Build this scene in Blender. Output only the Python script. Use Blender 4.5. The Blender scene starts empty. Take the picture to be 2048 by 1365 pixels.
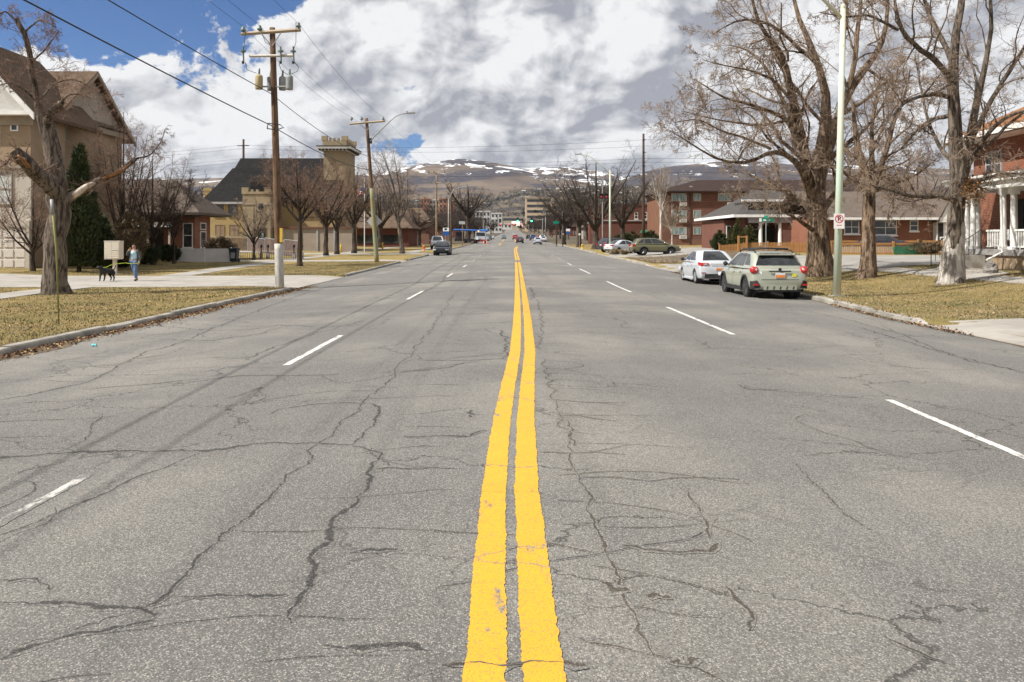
import bpy, math, random
import numpy as np
from mathutils import Vector, Matrix

scene = bpy.context.scene
col = scene.collection
rad = math.radians
random.seed(7)
RNG = np.random.default_rng(11)

# ------------------------------------------------------------------ camera, sky, sun, exposure
CAM_H = 1.6
FOCAL = 1593.0          # focal length in pixels of the 2048 px wide photograph
cam_data = bpy.data.cameras.new('camera')
cam = bpy.data.objects.new('camera', cam_data)
col.objects.link(cam)
cam.location = (0, 0, CAM_H)
cam.rotation_euler = (rad(90), 0, 0)
cam_data.sensor_width = 36.0
cam_data.lens = FOCAL / 2048 * 36.0
cam_data.shift_y = (480 - 682.5) / 2048
cam_data.clip_start = 0.05
cam_data.clip_end = 40000
scene.camera = cam

SUN_AZ = math.atan2(-0.93, -0.36)      # compass angle measured from +Y towards +X (sun to the left, a little behind)
SUN_EL = rad(47)
sun_data = bpy.data.lights.new('sun', 'SUN')
sun_data.energy = 5.0
sun_data.angle = rad(0.53)
sun_data.color = (1.0, 0.955, 0.88)
sun = bpy.data.objects.new('sun', sun_data)
col.objects.link(sun)
sun_dir = Vector((math.sin(SUN_AZ) * math.cos(SUN_EL), math.cos(SUN_AZ) * math.cos(SUN_EL), math.sin(SUN_EL)))
sun.rotation_euler = sun_dir.to_track_quat('Z', 'Y').to_euler()
sun.location = (-30, -20, 40)

vs = scene.view_settings
vs.view_transform = 'Standard'
vs.look = 'None'
vs.gamma = 1.0
vs.exposure = 0.50
vs.use_curve_mapping = False
scene.render.engine = 'CYCLES'
scene.cycles.use_denoising = True
scene.cycles.max_bounces = 6
scene.cycles.transparent_max_bounces = 12
scene.cycles.volume_bounces = 0


# ------------------------------------------------------------------ node helper
class NG:
    def __init__(self, tree):
        self.t = tree
        tree.nodes.clear()

    def n(self, typ, props=None, **ins):
        nd = self.t.nodes.new(typ)
        for k, v in (props or {}).items():
            setattr(nd, k, v)
        for k, v in ins.items():
            key = k.replace('_', ' ')
            self.put(nd.inputs[key], v)
        return nd

    def put(self, sock, v):
        if hasattr(v, 'is_output') or isinstance(v, bpy.types.NodeSocket):
            self.t.links.new(v, sock)
        elif isinstance(v, bpy.types.Node):
            self.t.links.new(v.outputs[0], sock)
        else:
            if sock.type == 'RGBA' and len(v) == 3:
                v = (*v, 1)
            sock.default_value = v

    def m(self, op, a, b=0.0, c=None, clamp=False):
        nd = self.t.nodes.new('ShaderNodeMath')
        nd.operation = op
        nd.use_clamp = clamp
        self.put(nd.inputs[0], a)
        self.put(nd.inputs[1], b)
        if c is not None:
            self.put(nd.inputs[2], c)
        return nd.outputs[0]

    def vm(self, op, a, b=None, scale=None):
        nd = self.t.nodes.new('ShaderNodeVectorMath')
        nd.operation = op
        self.put(nd.inputs[0], a)
        if b is not None:
            self.put(nd.inputs[1], b)
        if scale is not None:
            self.put(nd.inputs[3], scale)
        return nd.outputs['Value'] if op in ('DOT_PRODUCT', 'LENGTH', 'DISTANCE') else nd.outputs[0]

    def mix(self, f, a, b, blend='MIX'):
        nd = self.t.nodes.new('ShaderNodeMix')
        nd.data_type = 'RGBA'
        nd.blend_type = blend
        self.put(nd.inputs[0], f)
        self.put(nd.inputs[6], a)
        self.put(nd.inputs[7], b)
        return nd.outputs[2]

    def mr(self, v, a, b, c=0.0, d=1.0, smooth=True):
        nd = self.t.nodes.new('ShaderNodeMapRange')
        nd.interpolation_type = 'SMOOTHSTEP' if smooth else 'LINEAR'
        self.put(nd.inputs[0], v)
        for i, q in enumerate((a, b, c, d)):
            self.put(nd.inputs[i + 1], q)
        return nd.outputs[0]

    def noise(self, vec, scale, detail=4.0, rough=0.55, dist=0.0):
        nd = self.n('ShaderNodeTexNoise', None, Scale=scale, Detail=detail, Roughness=rough, Distortion=dist)
        self.put(nd.inputs['Vector'], vec)
        return nd.outputs['Fac']

    def mapping(self, vec, scale=(1, 1, 1), loc=(0, 0, 0), rot=(0, 0, 0)):
        nd = self.t.nodes.new('ShaderNodeMapping')
        self.put(nd.inputs['Vector'], vec)
        nd.inputs['Scale'].default_value = scale
        nd.inputs['Location'].default_value = loc
        nd.inputs['Rotation'].default_value = rot
        return nd.outputs[0]


# ------------------------------------------------------------------ world: daylight sky with broken cumulus
world = bpy.data.worlds.new('World')
scene.world = world
world.use_nodes = True
g = NG(world.node_tree)
sky = g.n('ShaderNodeTexSky', {'sky_type': 'NISHITA', 'sun_disc': False, 'sun_elevation': SUN_EL,
                               'sun_rotation': SUN_AZ, 'altitude': 1300.0, 'air_density': 1.0, 'dust_density': 0.6, 'ozone_density': 1.6})
GAPS = [(-0.53, 0.275, .15, .075, .26), (-0.36, 0.30, .10, .03, .13), (-0.285, 0.302, .04, .03, .10), (-0.125, 0.20, .035, .028, .16), (0.62, 0.175, .07, .035, .10), (-0.12, 0.267, .06, .04, -.10), (0.151, 0.232, .07, .05, -.10), (0.233, 0.138, .06, .05, -.08), (-0.04, 0.305, .14, .025, -.10)]
CLOUD_OFF = (3.7, 1.3, 5.2)
dirv = g.n('ShaderNodeTexCoord').outputs['Generated']
sep = g.n('ShaderNodeSeparateXYZ', None, Vector=dirv)
sz = sep.outputs[2]
# a deck of cumulus: puffs wider than tall, flatter and smaller towards the horizon
pz_ = g.m('MULTIPLY', g.m('POWER', g.m('MAXIMUM', sz, 0.0), 0.72), 1.15)
cp = g.n('ShaderNodeCombineXYZ', None, X=sep.outputs[0], Y=sep.outputs[1], Z=pz_).outputs[0]
cp = g.vm('ADD', cp, CLOUD_OFF)
warp = g.n('ShaderNodeTexNoise', None, Scale=9.0, Detail=2.0, Roughness=0.5)
g.put(warp.inputs['Vector'], cp)
cpw = g.vm('ADD', cp, g.vm('SCALE', g.vm('SUBTRACT', warp.outputs['Color'], (0.5, 0.5, 0.5)), None, 0.055))
SC = 7.6
base = g.noise(cpw, SC, 8.0, 0.60)
coarse = g.noise(cpw, SC, 3.0, 0.5)
c_up = g.noise(g.vm('ADD', cpw, (-0.022, 0.0, 0.042)), SC, 3.0, 0.5)
f_up = g.noise(g.vm('ADD', cpw, (-0.007, 0.0, 0.011)), SC, 8.0, 0.60)
# openings in the deck through which blue shows
tx = g.m('DIVIDE', sep.outputs[0], g.m('MAXIMUM', sep.outputs[1], 0.05))
tz = g.m('DIVIDE', sz, g.m('MAXIMUM', sep.outputs[1], 0.05))
gap = None
for (gx, gz_, rx, rz, amt) in GAPS:
    rr = g.m('ADD', g.m('POWER', g.m('DIVIDE', g.m('SUBTRACT', tx, gx), rx), 2.0), g.m('POWER', g.m('DIVIDE', g.m('SUBTRACT', tz, gz_), rz), 2.0))
    e = g.m('MULTIPLY', g.m('DIVIDE', 1.0, g.m('ADD', 1.0, g.m('MULTIPLY', rr, rr))), amt)
    gap = e if gap is None else g.m('ADD', gap, e)
gap = g.m('MULTIPLY', gap, g.mr(sep.outputs[1], 0.1, 0.3))
d0 = g.m('SUBTRACT', base, gap)
cover = g.mr(d0, 0.32, 0.36)
# light: crowns turned to the sun are white, the bellies below more cloud are grey
lit_c = g.mr(g.m('SUBTRACT', coarse, c_up), -0.13, 0.12, smooth=False)
lit_f = g.m('MULTIPLY', g.m('SUBTRACT', base, f_up), 5.0)
rim = g.mr(d0, 0.45, 0.36, 0.0, 0.5)
lit = g.m('ADD', g.m('ADD', g.m('MULTIPLY', lit_c, 0.95), g.m('ADD', lit_f, 0.06)), rim, clamp=True)
cloud_col = g.mix(lit, (0.40, 0.415, 0.47), (0.97, 0.975, 0.99))
blue = g.mix(1.0, sky.outputs[0], (0.050, 0.074, 0.108), 'MULTIPLY')
skycol = g.mix(cover, blue, cloud_col)
# pale air low over the valley
low = g.mr(sz, 0.0, 0.12, 0.4, 0.0)
skycol = g.mix(low, skycol, (0.66, 0.70, 0.78))
bg = g.n('ShaderNodeBackground', None, Color=skycol, Strength=0.66)
wo = g.n('ShaderNodeOutputWorld')
g.t.links.new(bg.outputs[0], wo.inputs['Surface'])
world.cycles.sampling_method = 'MANUAL'
world.cycles.sample_map_resolution = 256


# ------------------------------------------------------------------ materials
MATS = {}


def material(name):
    m = bpy.data.materials.new(name)
    m.use_nodes = True
    gg = NG(m.node_tree)
    out = gg.n('ShaderNodeOutputMaterial')
    bs = gg.n('ShaderNodeBsdfPrincipled')
    gg.t.links.new(bs.outputs[0], out.inputs[0])
    MATS[name] = m
    return m, gg, bs


def simple(name, c1, c2=None, scale=3.0, rough=0.8, bump=0.0, bscale=None, metal=0.0, spec=0.3, detail=5.0, stretch=(1, 1, 1), coat=0.0, lo=.35, hi=.65):
    m, gg, bs = material(name)
    tc = gg.n('ShaderNodeTexCoord').outputs['Object']
    v = gg.mapping(tc, stretch)
    if c2 is None:
        c2 = tuple(x * 0.8 for x in c1)
    f = gg.mr(gg.noise(v, scale, detail, 0.6), lo, hi)
    gg.put(bs.inputs['Base Color'], gg.mix(f, c1, c2))
    bs.inputs['Roughness'].default_value = rough
    bs.inputs['Metallic'].default_value = metal
    bs.inputs['Specular IOR Level'].default_value = spec
    bs.inputs['Coat Weight'].default_value = coat
    bs.inputs['Coat Roughness'].default_value = 0.06
    if bump:
        b = gg.n('ShaderNodeBump', None, Strength=1.0, Distance=bump)
        gg.put(b.inputs['Height'], gg.noise(v, bscale or scale * 4, 6.0, 0.65))
        gg.put(bs.inputs['Normal'], b.outputs[0])
    return m


def asphalt_nodes(gg):
    tc = gg.n('ShaderNodeTexCoord').outputs['Object']
    big = gg.noise(tc, 0.22, 5.0, 0.6)
    mid = gg.noise(gg.mapping(tc, (1.1, 0.9, 1)), 1.4, 5.0, 0.6)
    streak = gg.noise(gg.mapping(tc, (0.75, 0.018, 1)), 1.0, 3.0, 0.55)
    base = gg.mix(gg.mr(big, 0.40, 0.62), (0.112, 0.108, 0.101), (0.228, 0.214, 0.190))
    base = gg.mix(gg.m('MULTIPLY', gg.mr(streak, 0.47, 0.66), 0.8), base, (0.118, 0.114, 0.109))
    base = gg.mix(gg.m('MULTIPLY', gg.mr(mid, 0.5, 0.72), 0.35), base, (0.13, 0.125, 0.117))
    vo = gg.n('ShaderNodeTexVoronoi', {'feature': 'F1'}, Scale=112.0, Randomness=1.0)
    gg.put(vo.inputs['Vector'], tc)
    sepc = gg.n('ShaderNodeSeparateColor', None, Color=vo.outputs['Color'])
    st = sepc.outputs[0]
    warm = sepc.outputs[1]
    core = gg.mr(vo.outputs['Distance'], 0.25, 0.62, 1.0, 0.0)
    stone_c = gg.mix(warm, (0.50, 0.49, 0.475), (0.50, 0.435, 0.36))
    c = gg.mix(gg.m('MULTIPLY', gg.mr(st, 0.5, 0.92), gg.m('MULTIPLY', core, 0.8)), base, stone_c)
    c = gg.mix(gg.m('MULTIPLY', gg.mr(st, 0.45, 0.1), 0.6), c, (0.05, 0.049, 0.047))
    vo2 = gg.n('ShaderNodeTexVoronoi', {'feature': 'F1'}, Scale=300.0)
    gg.put(vo2.inputs['Vector'], tc)
    s2 = gg.n('ShaderNodeSeparateColor', None, Color=vo2.outputs['Color']).outputs[0]
    c = gg.mix(0.3, c, gg.mix(s2, (0.06, 0.058, 0.054), (0.31, 0.30, 0.28)))
    # hairline cracks, in patches
    wv = gg.n('ShaderNodeTexNoise', None, Scale=1.3, Detail=6.0, Roughness=0.65)
    gg.put(wv.inputs['Vector'], tc)
    wvec = gg.vm('ADD', tc, gg.vm('SCALE', wv.outputs['Color'], None, 0.9))
    cr = gg.n('ShaderNodeTexVoronoi', {'feature': 'DISTANCE_TO_EDGE'}, Scale=0.42)
    gg.put(cr.inputs['Vector'], gg.mapping(wvec, (1.0, 1.6, 1.0)))
    line = gg.mr(cr.outputs['Distance'], 0.0015, 0.0075, 1.0, 0.0)
    patch = gg.mr(gg.noise(tc, 0.33, 3.0, 0.5), 0.42, 0.55)
    cr2 = gg.n('ShaderNodeTexVoronoi', {'feature': 'DISTANCE_TO_EDGE'}, Scale=1.5)
    gg.put(cr2.inputs['Vector'], wvec)
    line2 = gg.m('MULTIPLY', gg.mr(cr2.outputs['Distance'], 0.002, 0.014, 1.0, 0.0), gg.mr(gg.noise(tc, 0.4, 3.0, 0.5), 0.48, 0.62))
    crack = gg.m('MAXIMUM', gg.m('MULTIPLY', line, patch), gg.m('MULTIPLY', line2, 0.6))
    height = gg.m('SUBTRACT', gg.m('ADD', gg.m('MULTIPLY', gg.m('SUBTRACT', 1.0, vo.outputs['Distance']), 0.5), gg.m('MULTIPLY', s2, 0.2)), gg.m('MULTIPLY', crack, 0.9))
    return tc, c, crack, height


m, gg, bs = material('asphalt')
tc, c, crack, height = asphalt_nodes(gg)
gg.put(bs.inputs['Base Color'], gg.mix(gg.m('MULTIPLY', crack, 0.75), c, (0.045, 0.042, 0.038)))
bs.inputs['Roughness'].default_value = 0.88
bs.inputs['Specular IOR Level'].default_value = 0.25
b = gg.n('ShaderNodeBump', None, Strength=0.8, Distance=0.006)
gg.put(b.inputs['Height'], height)
gg.put(bs.inputs['Normal'], b.outputs[0])

# tar that has been worked into the cracks; it breaks up into the stone of the road
for nm, dark, thr in (('crack_tar', (0.27, 0.27, 0.28), 0.40), ('crack_dirt', (0.36, 0.31, 0.26), 0.46)):
    m, gg, bs = material(nm)
    tc, c, crack, height = asphalt_nodes(gg)
    uvv = gg.n('ShaderNodeSeparateXYZ', None, Vector=gg.n('ShaderNodeUVMap').outputs[0]).outputs[1]
    mid_ = gg.m('SUBTRACT', 1.0, gg.m('ABSOLUTE', gg.m('SUBTRACT', gg.m('MULTIPLY', uvv, 2.0), 1.0)))
    nz = gg.noise(tc, 26.0, 5.0, 0.7)
    nz2 = gg.noise(tc, 3.1, 3.0, 0.6)
    val = gg.m('ADD', gg.m('ADD', gg.m('MULTIPLY', mid_, 0.62), gg.m('MULTIPLY', nz, 0.75)), gg.m('MULTIPLY', nz2, 0.45))
    brk = gg.mr(val, 0.86, 1.08)
    gg.put(bs.inputs['Base Color'], gg.mix(gg.m('MULTIPLY', brk, 0.85), c, gg.mix(1.0, c, dark, 'MULTIPLY')))
    bs.inputs['Roughness'].default_value = 0.85
    bs.inputs['Specular IOR Level'].default_value = 0.2
    b = gg.n('ShaderNodeBump', None, Strength=0.8, Distance=0.005)
    gg.put(b.inputs['Height'], height)
    gg.put(bs.inputs['Normal'], b.outputs[0])

# road paint, worn down to the asphalt along its edges and cracks
for nm, c1, c2, wear in (('yellow_paint', (0.66, 0.368, 0.026), (0.54, 0.292, 0.028), 0.35), ('white_paint', (0.70, 0.69, 0.66), (0.54, 0.53, 0.51), 0.40), ('white_paint_worn', (0.56, 0.55, 0.53), (0.40, 0.39, 0.37), 0.50)):
    m, gg, bs = material(nm)
    tc, c, crack, height = asphalt_nodes(gg)
    paint = gg.mix(gg.noise(tc, 3.0, 5.0, 0.6), c1, c2)
    vo = gg.n('ShaderNodeTexVoronoi', {'feature': 'F1'}, Scale=118.0)
    gg.put(vo.inputs['Vector'], tc)
    sp = gg.n('ShaderNodeSeparateColor', None, Color=vo.outputs['Color']).outputs[0]
    w = gg.noise(gg.mapping(tc, (2.2, 1.0, 1.0)), 2.4, 8.0, 0.72)
    worn = gg.m('MAXIMUM', gg.mr(w, wear + 0.05, wear - 0.02), gg.m('MULTIPLY', crack, 0.8))
    paint = gg.mix(gg.m('MULTIPLY', gg.mr(sp, 0.34, 0.0), 0.5), paint, (0.25, 0.18, 0.08))
    gg.put(bs.inputs['Base Color'], gg.mix(worn, paint, c))
    bs.inputs['Roughness'].default_value = 0.7
    bs.inputs['Specular IOR Level'].default_value = 0.3
    b = gg.n('ShaderNodeBump', None, Strength=0.6, Distance=0.004)
    gg.put(b.inputs['Height'], height)
    gg.put(bs.inputs['Normal'], b.outputs[0])

# dry winter lawn
m, gg, bs = material('lawn')
tc = gg.n('ShaderNodeTexCoord').outputs['Object']
a = gg.mr(gg.noise(tc, 0.35, 5.0, 0.6), 0.35, 0.65)
c = gg.mix(a, (0.30, 0.215, 0.090), (0.185, 0.15, 0.058))
c = gg.mix(gg.mr(gg.noise(tc, 1.7, 6.0, 0.65), 0.45, 0.75), c, (0.112, 0.118, 0.036))
c = gg.mix(gg.mr(gg.noise(tc, 0.9, 5.0, 0.6), 0.54, 0.7), c, (0.085, 0.058, 0.034))
c = gg.mix(gg.mr(gg.noise(tc, 38.0, 4.0, 0.7), 0.35, 0.75), c, (0.34, 0.25, 0.11))
c = gg.mix(gg.m('MULTIPLY', gg.mr(gg.noise(tc, 60.0, 3.0, 0.7), 0.55, 0.8), 0.7), c, (0.055, 0.046, 0.02))
yy = gg.n('ShaderNodeSeparateXYZ', None, Vector=tc).outputs[1]
yard = gg.mix(gg.mr(gg.noise(tc, 0.06, 5.0, 0.6), 0.4, 0.6), (0.13, 0.105, 0.075), (0.075, 0.066, 0.052))
c = gg.mix(gg.mr(yy, 120.0, 190.0), c, yard)
gg.put(bs.inputs['Base Color'], c)
bs.inputs['Roughness'].default_value = 0.95
bs.inputs['Specular IOR Level'].default_value = 0.1
b = gg.n('ShaderNodeBump', None, Strength=1.0, Distance=0.05)
gg.put(b.inputs['Height'], gg.noise(tc, 30.0, 5.0, 0.7))
gg.put(bs.inputs['Normal'], b.outputs[0])

simple('grass_blade', (0.255, 0.20, 0.115), (0.095, 0.108, 0.042), 0.55, 0.9, lo=.42, hi=.6)
simple('grass_straw', (0.38, 0.31, 0.195), (0.17, 0.128, 0.078), 0.8, 0.9, lo=.42, hi=.62)
simple('leaf_litter', (0.15, 0.075, 0.036), (0.075, 0.042, 0.024), 6.0, 0.9)
simple('leaf_pale', (0.40, 0.29, 0.15), (0.26, 0.17, 0.08), 6.0, 0.9)
simple('concrete', (0.36, 0.335, 0.30), (0.27, 0.25, 0.225), 0.9, 0.9, 0.004, 40)
simple('concrete_old', (0.34, 0.315, 0.275), (0.20, 0.185, 0.16), 1.6, 0.92, 0.008, 18)
simple('concrete_patch', (0.30, 0.285, 0.26), (0.24, 0.225, 0.205), 0.7, 0.92, 0.004, 40)
simple('joint_dark', (0.10, 0.09, 0.08), None, 6, 0.95)
simple('dirt', (0.14, 0.105, 0.07), (0.09, 0.068, 0.045), 1.5, 0.95, 0.03, 12)
simple('rock', (0.26, 0.24, 0.22), (0.14, 0.13, 0.12), 3.0, 0.9, 0.03, 9)


def pt(name):
    return MATS[name]


# ------------------------------------------------------------------ mesh helper
def origin_of(o):
    v = Vector((0, 0, 0))
    while o is not None:
        v = v + o.location
        o = o.parent
    return v


class MB:
    def __init__(self):
        self.v = []
        self.f = []

    def add(self, verts, faces):
        o = len(self.v)
        self.v.extend([tuple(p) for p in verts])
        self.f.extend([tuple(i + o for i in f) for f in faces])
        return self

    def box(self, x0, x1, y0, y1, z0, z1):
        vs_ = [(x, y, z) for z in (z0, z1) for y in (y0, y1) for x in (x0, x1)]
        return self.add(vs_, [(0, 2, 3, 1), (4, 5, 7, 6), (0, 1, 5, 4), (2, 6, 7, 3), (0, 4, 6, 2), (1, 3, 7, 5)])

    def cbox(self, c, s, rz=0.0, tilt=None):
        cx, cy, cz = c
        M = Matrix.Rotation(rz, 3, 'Z')
        if tilt is not None:
            M = M @ tilt
        vs_ = []
        for z in (-.5, .5):
            for y in (-.5, .5):
                for x in (-.5, .5):
                    p = M @ Vector((x * s[0], y * s[1], z * s[2]))
                    vs_.append((p.x + cx, p.y + cy, p.z + cz))
        return self.add(vs_, [(0, 2, 3, 1), (4, 5, 7, 6), (0, 1, 5, 4), (2, 6, 7, 3), (0, 4, 6, 2), (1, 3, 7, 5)])

    def tube(self, pts, r, n=8, cap=True):
        pts = [Vector(p) for p in pts]
        k = len(pts)
        rs = list(r) if hasattr(r, '__len__') else [r] * k
        vs_, fs = [], []
        up = None
        for i in range(k):
            t = (pts[min(i + 1, k - 1)] - pts[max(i - 1, 0)]).normalized()
            if up is None:
                up = Vector((0, 0, 1)) if abs(t.z) < 0.9 else Vector((1, 0, 0))
            a = t.cross(up).normalized()
            bb = a.cross(t).normalized()
            up = bb
            for j in range(n):
                an = 2 * math.pi * j / n
                vs_.append(pts[i] + (a * math.cos(an) + bb * math.sin(an)) * rs[i])
        for i in range(k - 1):
            for j in range(n):
                fs.append((i * n + j, i * n + (j + 1) % n, (i + 1) * n + (j + 1) % n, (i + 1) * n + j))
        if cap:
            fs.append(tuple(range(n - 1, -1, -1)))
            fs.append(tuple((k - 1) * n + j for j in range(n)))
        return self.add(vs_, fs)

    def cyl(self, x, y, z0, z1, r, n=12, r1=None):
        return self.tube([(x, y, z0), (x, y, z1)], [r, r if r1 is None else r1], n)

    def prism(self, poly, a, d):
        """extrude polygon (list of 3d points) by vector d"""
        n = len(poly)
        vs_ = [tuple(p) for p in poly] + [(p[0] + d[0], p[1] + d[1], p[2] + d[2]) for p in poly]
        fs = [tuple(range(n - 1, -1, -1)), tuple(range(n, 2 * n))]
        fs += [(i, (i + 1) % n, n + (i + 1) % n, n + i) for i in range(n)]
        return self.add(vs_, fs)

    def lathe(self, prof, c=(0, 0, 0), n=16, axis='Z'):
        vs_, fs = [], []
        for (r, h) in prof:
            for j in range(n):
                a = 2 * math.pi * j / n
                p = (r * math.cos(a), r * math.sin(a), h)
                if axis == 'X':
                    p = (h, r * math.cos(a), r * math.sin(a))
                elif axis == 'Y':
                    p = (r * math.cos(a), h, r * math.sin(a))
                vs_.append((p[0] + c[0], p[1] + c[1], p[2] + c[2]))
        k = len(prof)
        for i in range(k - 1):
            for j in range(n):
                fs.append((i * n + j, i * n + (j + 1) % n, (i + 1) * n + (j + 1) % n, (i + 1) * n + j))
        fs.append(tuple(range(n - 1, -1, -1)))
        fs.append(tuple((k - 1) * n + j for j in range(n)))
        return self.add(vs_, fs)

    def grid(self, P):
        """P[i][j] points -> quad sheet"""
        ni, nj = len(P), len(P[0])
        vs_ = [p for row in P for p in row]
        fs = [(i * nj + j, i * nj + j + 1, (i + 1) * nj + j + 1, (i + 1) * nj + j) for i in range(ni - 1) for j in range(nj - 1)]
        return self.add(vs_, fs)

    def build(self, name, mat, parent=None, local=False, smooth=False, kind=None, label=None):
        off = Vector((0, 0, 0)) if (local or parent is None) else origin_of(parent)
        me = bpy.data.meshes.new(name)
        if off.length > 0:
            vv = [(p[0] - off.x, p[1] - off.y, p[2] - off.z) for p in self.v]
        else:
            vv = self.v
        me.from_pydata(vv, [], self.f)
        me.update()
        if smooth:
            me.polygons.foreach_set('use_smooth', [True] * len(me.polygons))
        return link_mesh(name, me, mat, parent, kind, label)


def link_mesh(name, me, mat, parent=None, kind=None, label=None):
    if mat is not None:
        me.materials.append(MATS[mat] if isinstance(mat, str) else mat)
    o = bpy.data.objects.new(name, me)
    col.objects.link(o)
    if parent is not None:
        o.parent = parent
    if kind:
        o['kind'] = kind
    if label:
        o['label'] = label
    return o


def raw_mesh(name, V, Fq, mat, parent=None, kind=None, smooth=False, off=None):
    """numpy verts (N,3) and quad/tri index arrays -> object"""
    if off is None and parent is not None:
        off = origin_of(parent)
    V = np.asarray(V, dtype=np.float32)
    if off is not None:
        V = V - np.array(off, dtype=np.float32)
    me = bpy.data.meshes.new(name)
    Fq = np.asarray(Fq, dtype=np.int32)
    nf, k = Fq.shape
    me.vertices.add(len(V))
    me.vertices.foreach_set('co', V.ravel())
    me.loops.add(nf * k)
    me.loops.foreach_set('vertex_index', Fq.ravel())
    me.polygons.add(nf)
    me.polygons.foreach_set('loop_start', np.arange(0, nf * k, k, dtype=np.int32))
    me.polygons.foreach_set('loop_total', np.full(nf, k, dtype=np.int32))
    if smooth:
        me.polygons.foreach_set('use_smooth', np.ones(nf, dtype=bool))
    me.update(calc_edges=True)
    return link_mesh(name, me, mat, parent, kind)


def tag(o, label, cat, group=None):
    o['label'] = label
    o['category'] = cat
    if group:
        o['group'] = group
    return o


def thing(name, loc, label, cat, group=None, rz=0.0):
    o = bpy.data.objects.new(name, None)
    o.empty_display_size = 0.2
    col.objects.link(o)
    o.location = loc
    o.rotation_euler = (0, 0, rz)
    return tag(o, label, cat, group)


def struct(o):
    o['kind'] = 'structure'
    return o


def copy_tree(o, parent=None):
    c = o.copy()
    col.objects.link(c)
    c.parent = parent
    for ch in list(o.children):
        copy_tree(ch, c)
    return c


# ------------------------------------------------------------------ lie of the land
_PY = np.array([-80, 10, 30, 55, 90, 185, 350, 800, 1500, 3000, 4500, 6500], float)
_PZ = np.array([0, 0, -.07, 0, .25, .95, 2.6, 9, 24, 68, 125, 210], float)


def prof(y):
    return float(np.interp(y, _PY, _PZ))


def kerb_left(y):
    return float(np.interp(y, [-80, 15, 56, 6000], [-8.15, -8.15, -8.75, -8.75]))


def kerb_right(y):
    return float(np.interp(y, [-80, 19, 25, 6000], [9.05, 9.05, 9.65, 9.75]))


def road_z(x, y):
    ax = abs(x)
    return prof(y) - (0.030 * ax if ax > 1.0 else 0.015 * ax * ax + 0.015)  # crowned


def sstep(a, b, x):
    t = min(1.0, max(0.0, (x - a) / (b - a)))
    return t * t * (3 - 2 * t)


DRIVES_L = [(31.2, 40.2), (63.3, 66.8), (85.0, 92.0)]
DRIVES_R = [(8.2, 17.4), (38.8, 57.2), (73.5, 91.5)]


def land(x, y):
    """height of lawns and pavements beside the road; driveways fall to the gutter"""
    base = prof(y) - 0.145
    d = (kerb_left(y) - x) if x < 0 else (x - kerb_right(y))
    if d < 1.9:
        for (a, b2) in (DRIVES_L if x < 0 else DRIVES_R):
            if a - .7 < y < b2 + .7:
                e = sstep(a - .7, a, y) * (1 - sstep(b2, b2 + .7, y))
                base -= 0.10 * e * (1 - max(d, 0) / 1.9)
    if x > 0:
        base += 0.60 * sstep(12.5, 21.0, x) * (1 - 0.6 * sstep(95, 140, y))
    else:
        base -= 0.05 * sstep(-9, -14, x)
        base += 0.25 * sstep(-22, -30, x)
    return base


def on_land(px, py):
    """where a line of sight through a photo position meets the land (used to read off positions)"""
    Y = 30.0
    for _ in range(60):
        X = (px - 1024) * Y / FOCAL
        z = land(X, Y) if (X < kerb_left(Y) or X > kerb_right(Y)) else road_z(X, Y)
        Yn = (CAM_H - z) * FOCAL / max(py - 480, 1.0)
        Y = 0.5 * Y + 0.5 * Yn
    X = (px - 1024) * Y / FOCAL
    return X, Y


def XA(px, Y):
    return (px - 1024) * Y / FOCAL


def ZA(py, Y):
    return CAM_H - (py - 480) * Y / FOCAL


# ground sheet: dropped under the roadway so that it never meets the road
ys = list(np.arange(-60, 4, 4.0)) + list(np.arange(4, 70, 1.0)) + list(np.arange(70, 130, 3.0))
y = 130.0
while y < 6600:
    ys.append(y)
    y *= 1.09
lo = [0, .4, .9, 1.6, 2.4, 3.4, 4.6, 6, 7.6, 9.2, 11, 13, 15.5, 18.5, 22, 27, 35, 50, 80, 140, 260, 600, 1500, 4500]
rows = []
gr = random.Random(3)
for y in ys:
    kl, kr = kerb_left(y) - 0.17, kerb_right(y) + 0.17
    row = []
    for i, d in enumerate(reversed(lo)):
        x = kl - d
        nz = 0.0 if d < .3 or d > 60 else gr.uniform(-.015, .015)
        row.append((x, y, land(x, y) + nz - (0.02 if d == 0 else 0)))
    row.append((kl + .05, y, road_z(kl, y) - 0.5))
    row.append((0, y, prof(y) - 0.8))
    row.append((kr - .05, y, road_z(kr, y) - 0.5))
    for i, d in enumerate(lo):
        x = kr + d
        nz = 0.0 if d < .3 or d > 60 else gr.uniform(-.015, .015)
        row.append((x, y, land(x, y) + nz - (0.02 if d == 0 else 0)))
    rows.append(row)
ground = struct(MB().grid(rows).build('ground', 'lawn', smooth=True))

# road
ys = list(np.arange(-40, 70, 1.0)) + list(np.arange(70, 200, 5.0)) + list(np.geomspace(200, 1500, 40))
rows = []
for y in ys:
    kl, kr = kerb_left(y), kerb_right(y)
    xs = [kl - 0.05] + list(np.linspace(kl + 0.45, -1.2, 7)) + [-0.9, -0.5, 0, 0.5, 0.9] + list(np.linspace(1.2, kr - 0.45, 7)) + [kr + 0.05]
    rows.append([(x, y, road_z(x, y)) for x in xs])
road = struct(MB().grid(rows).build('road', 'asphalt', smooth=True))


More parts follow.
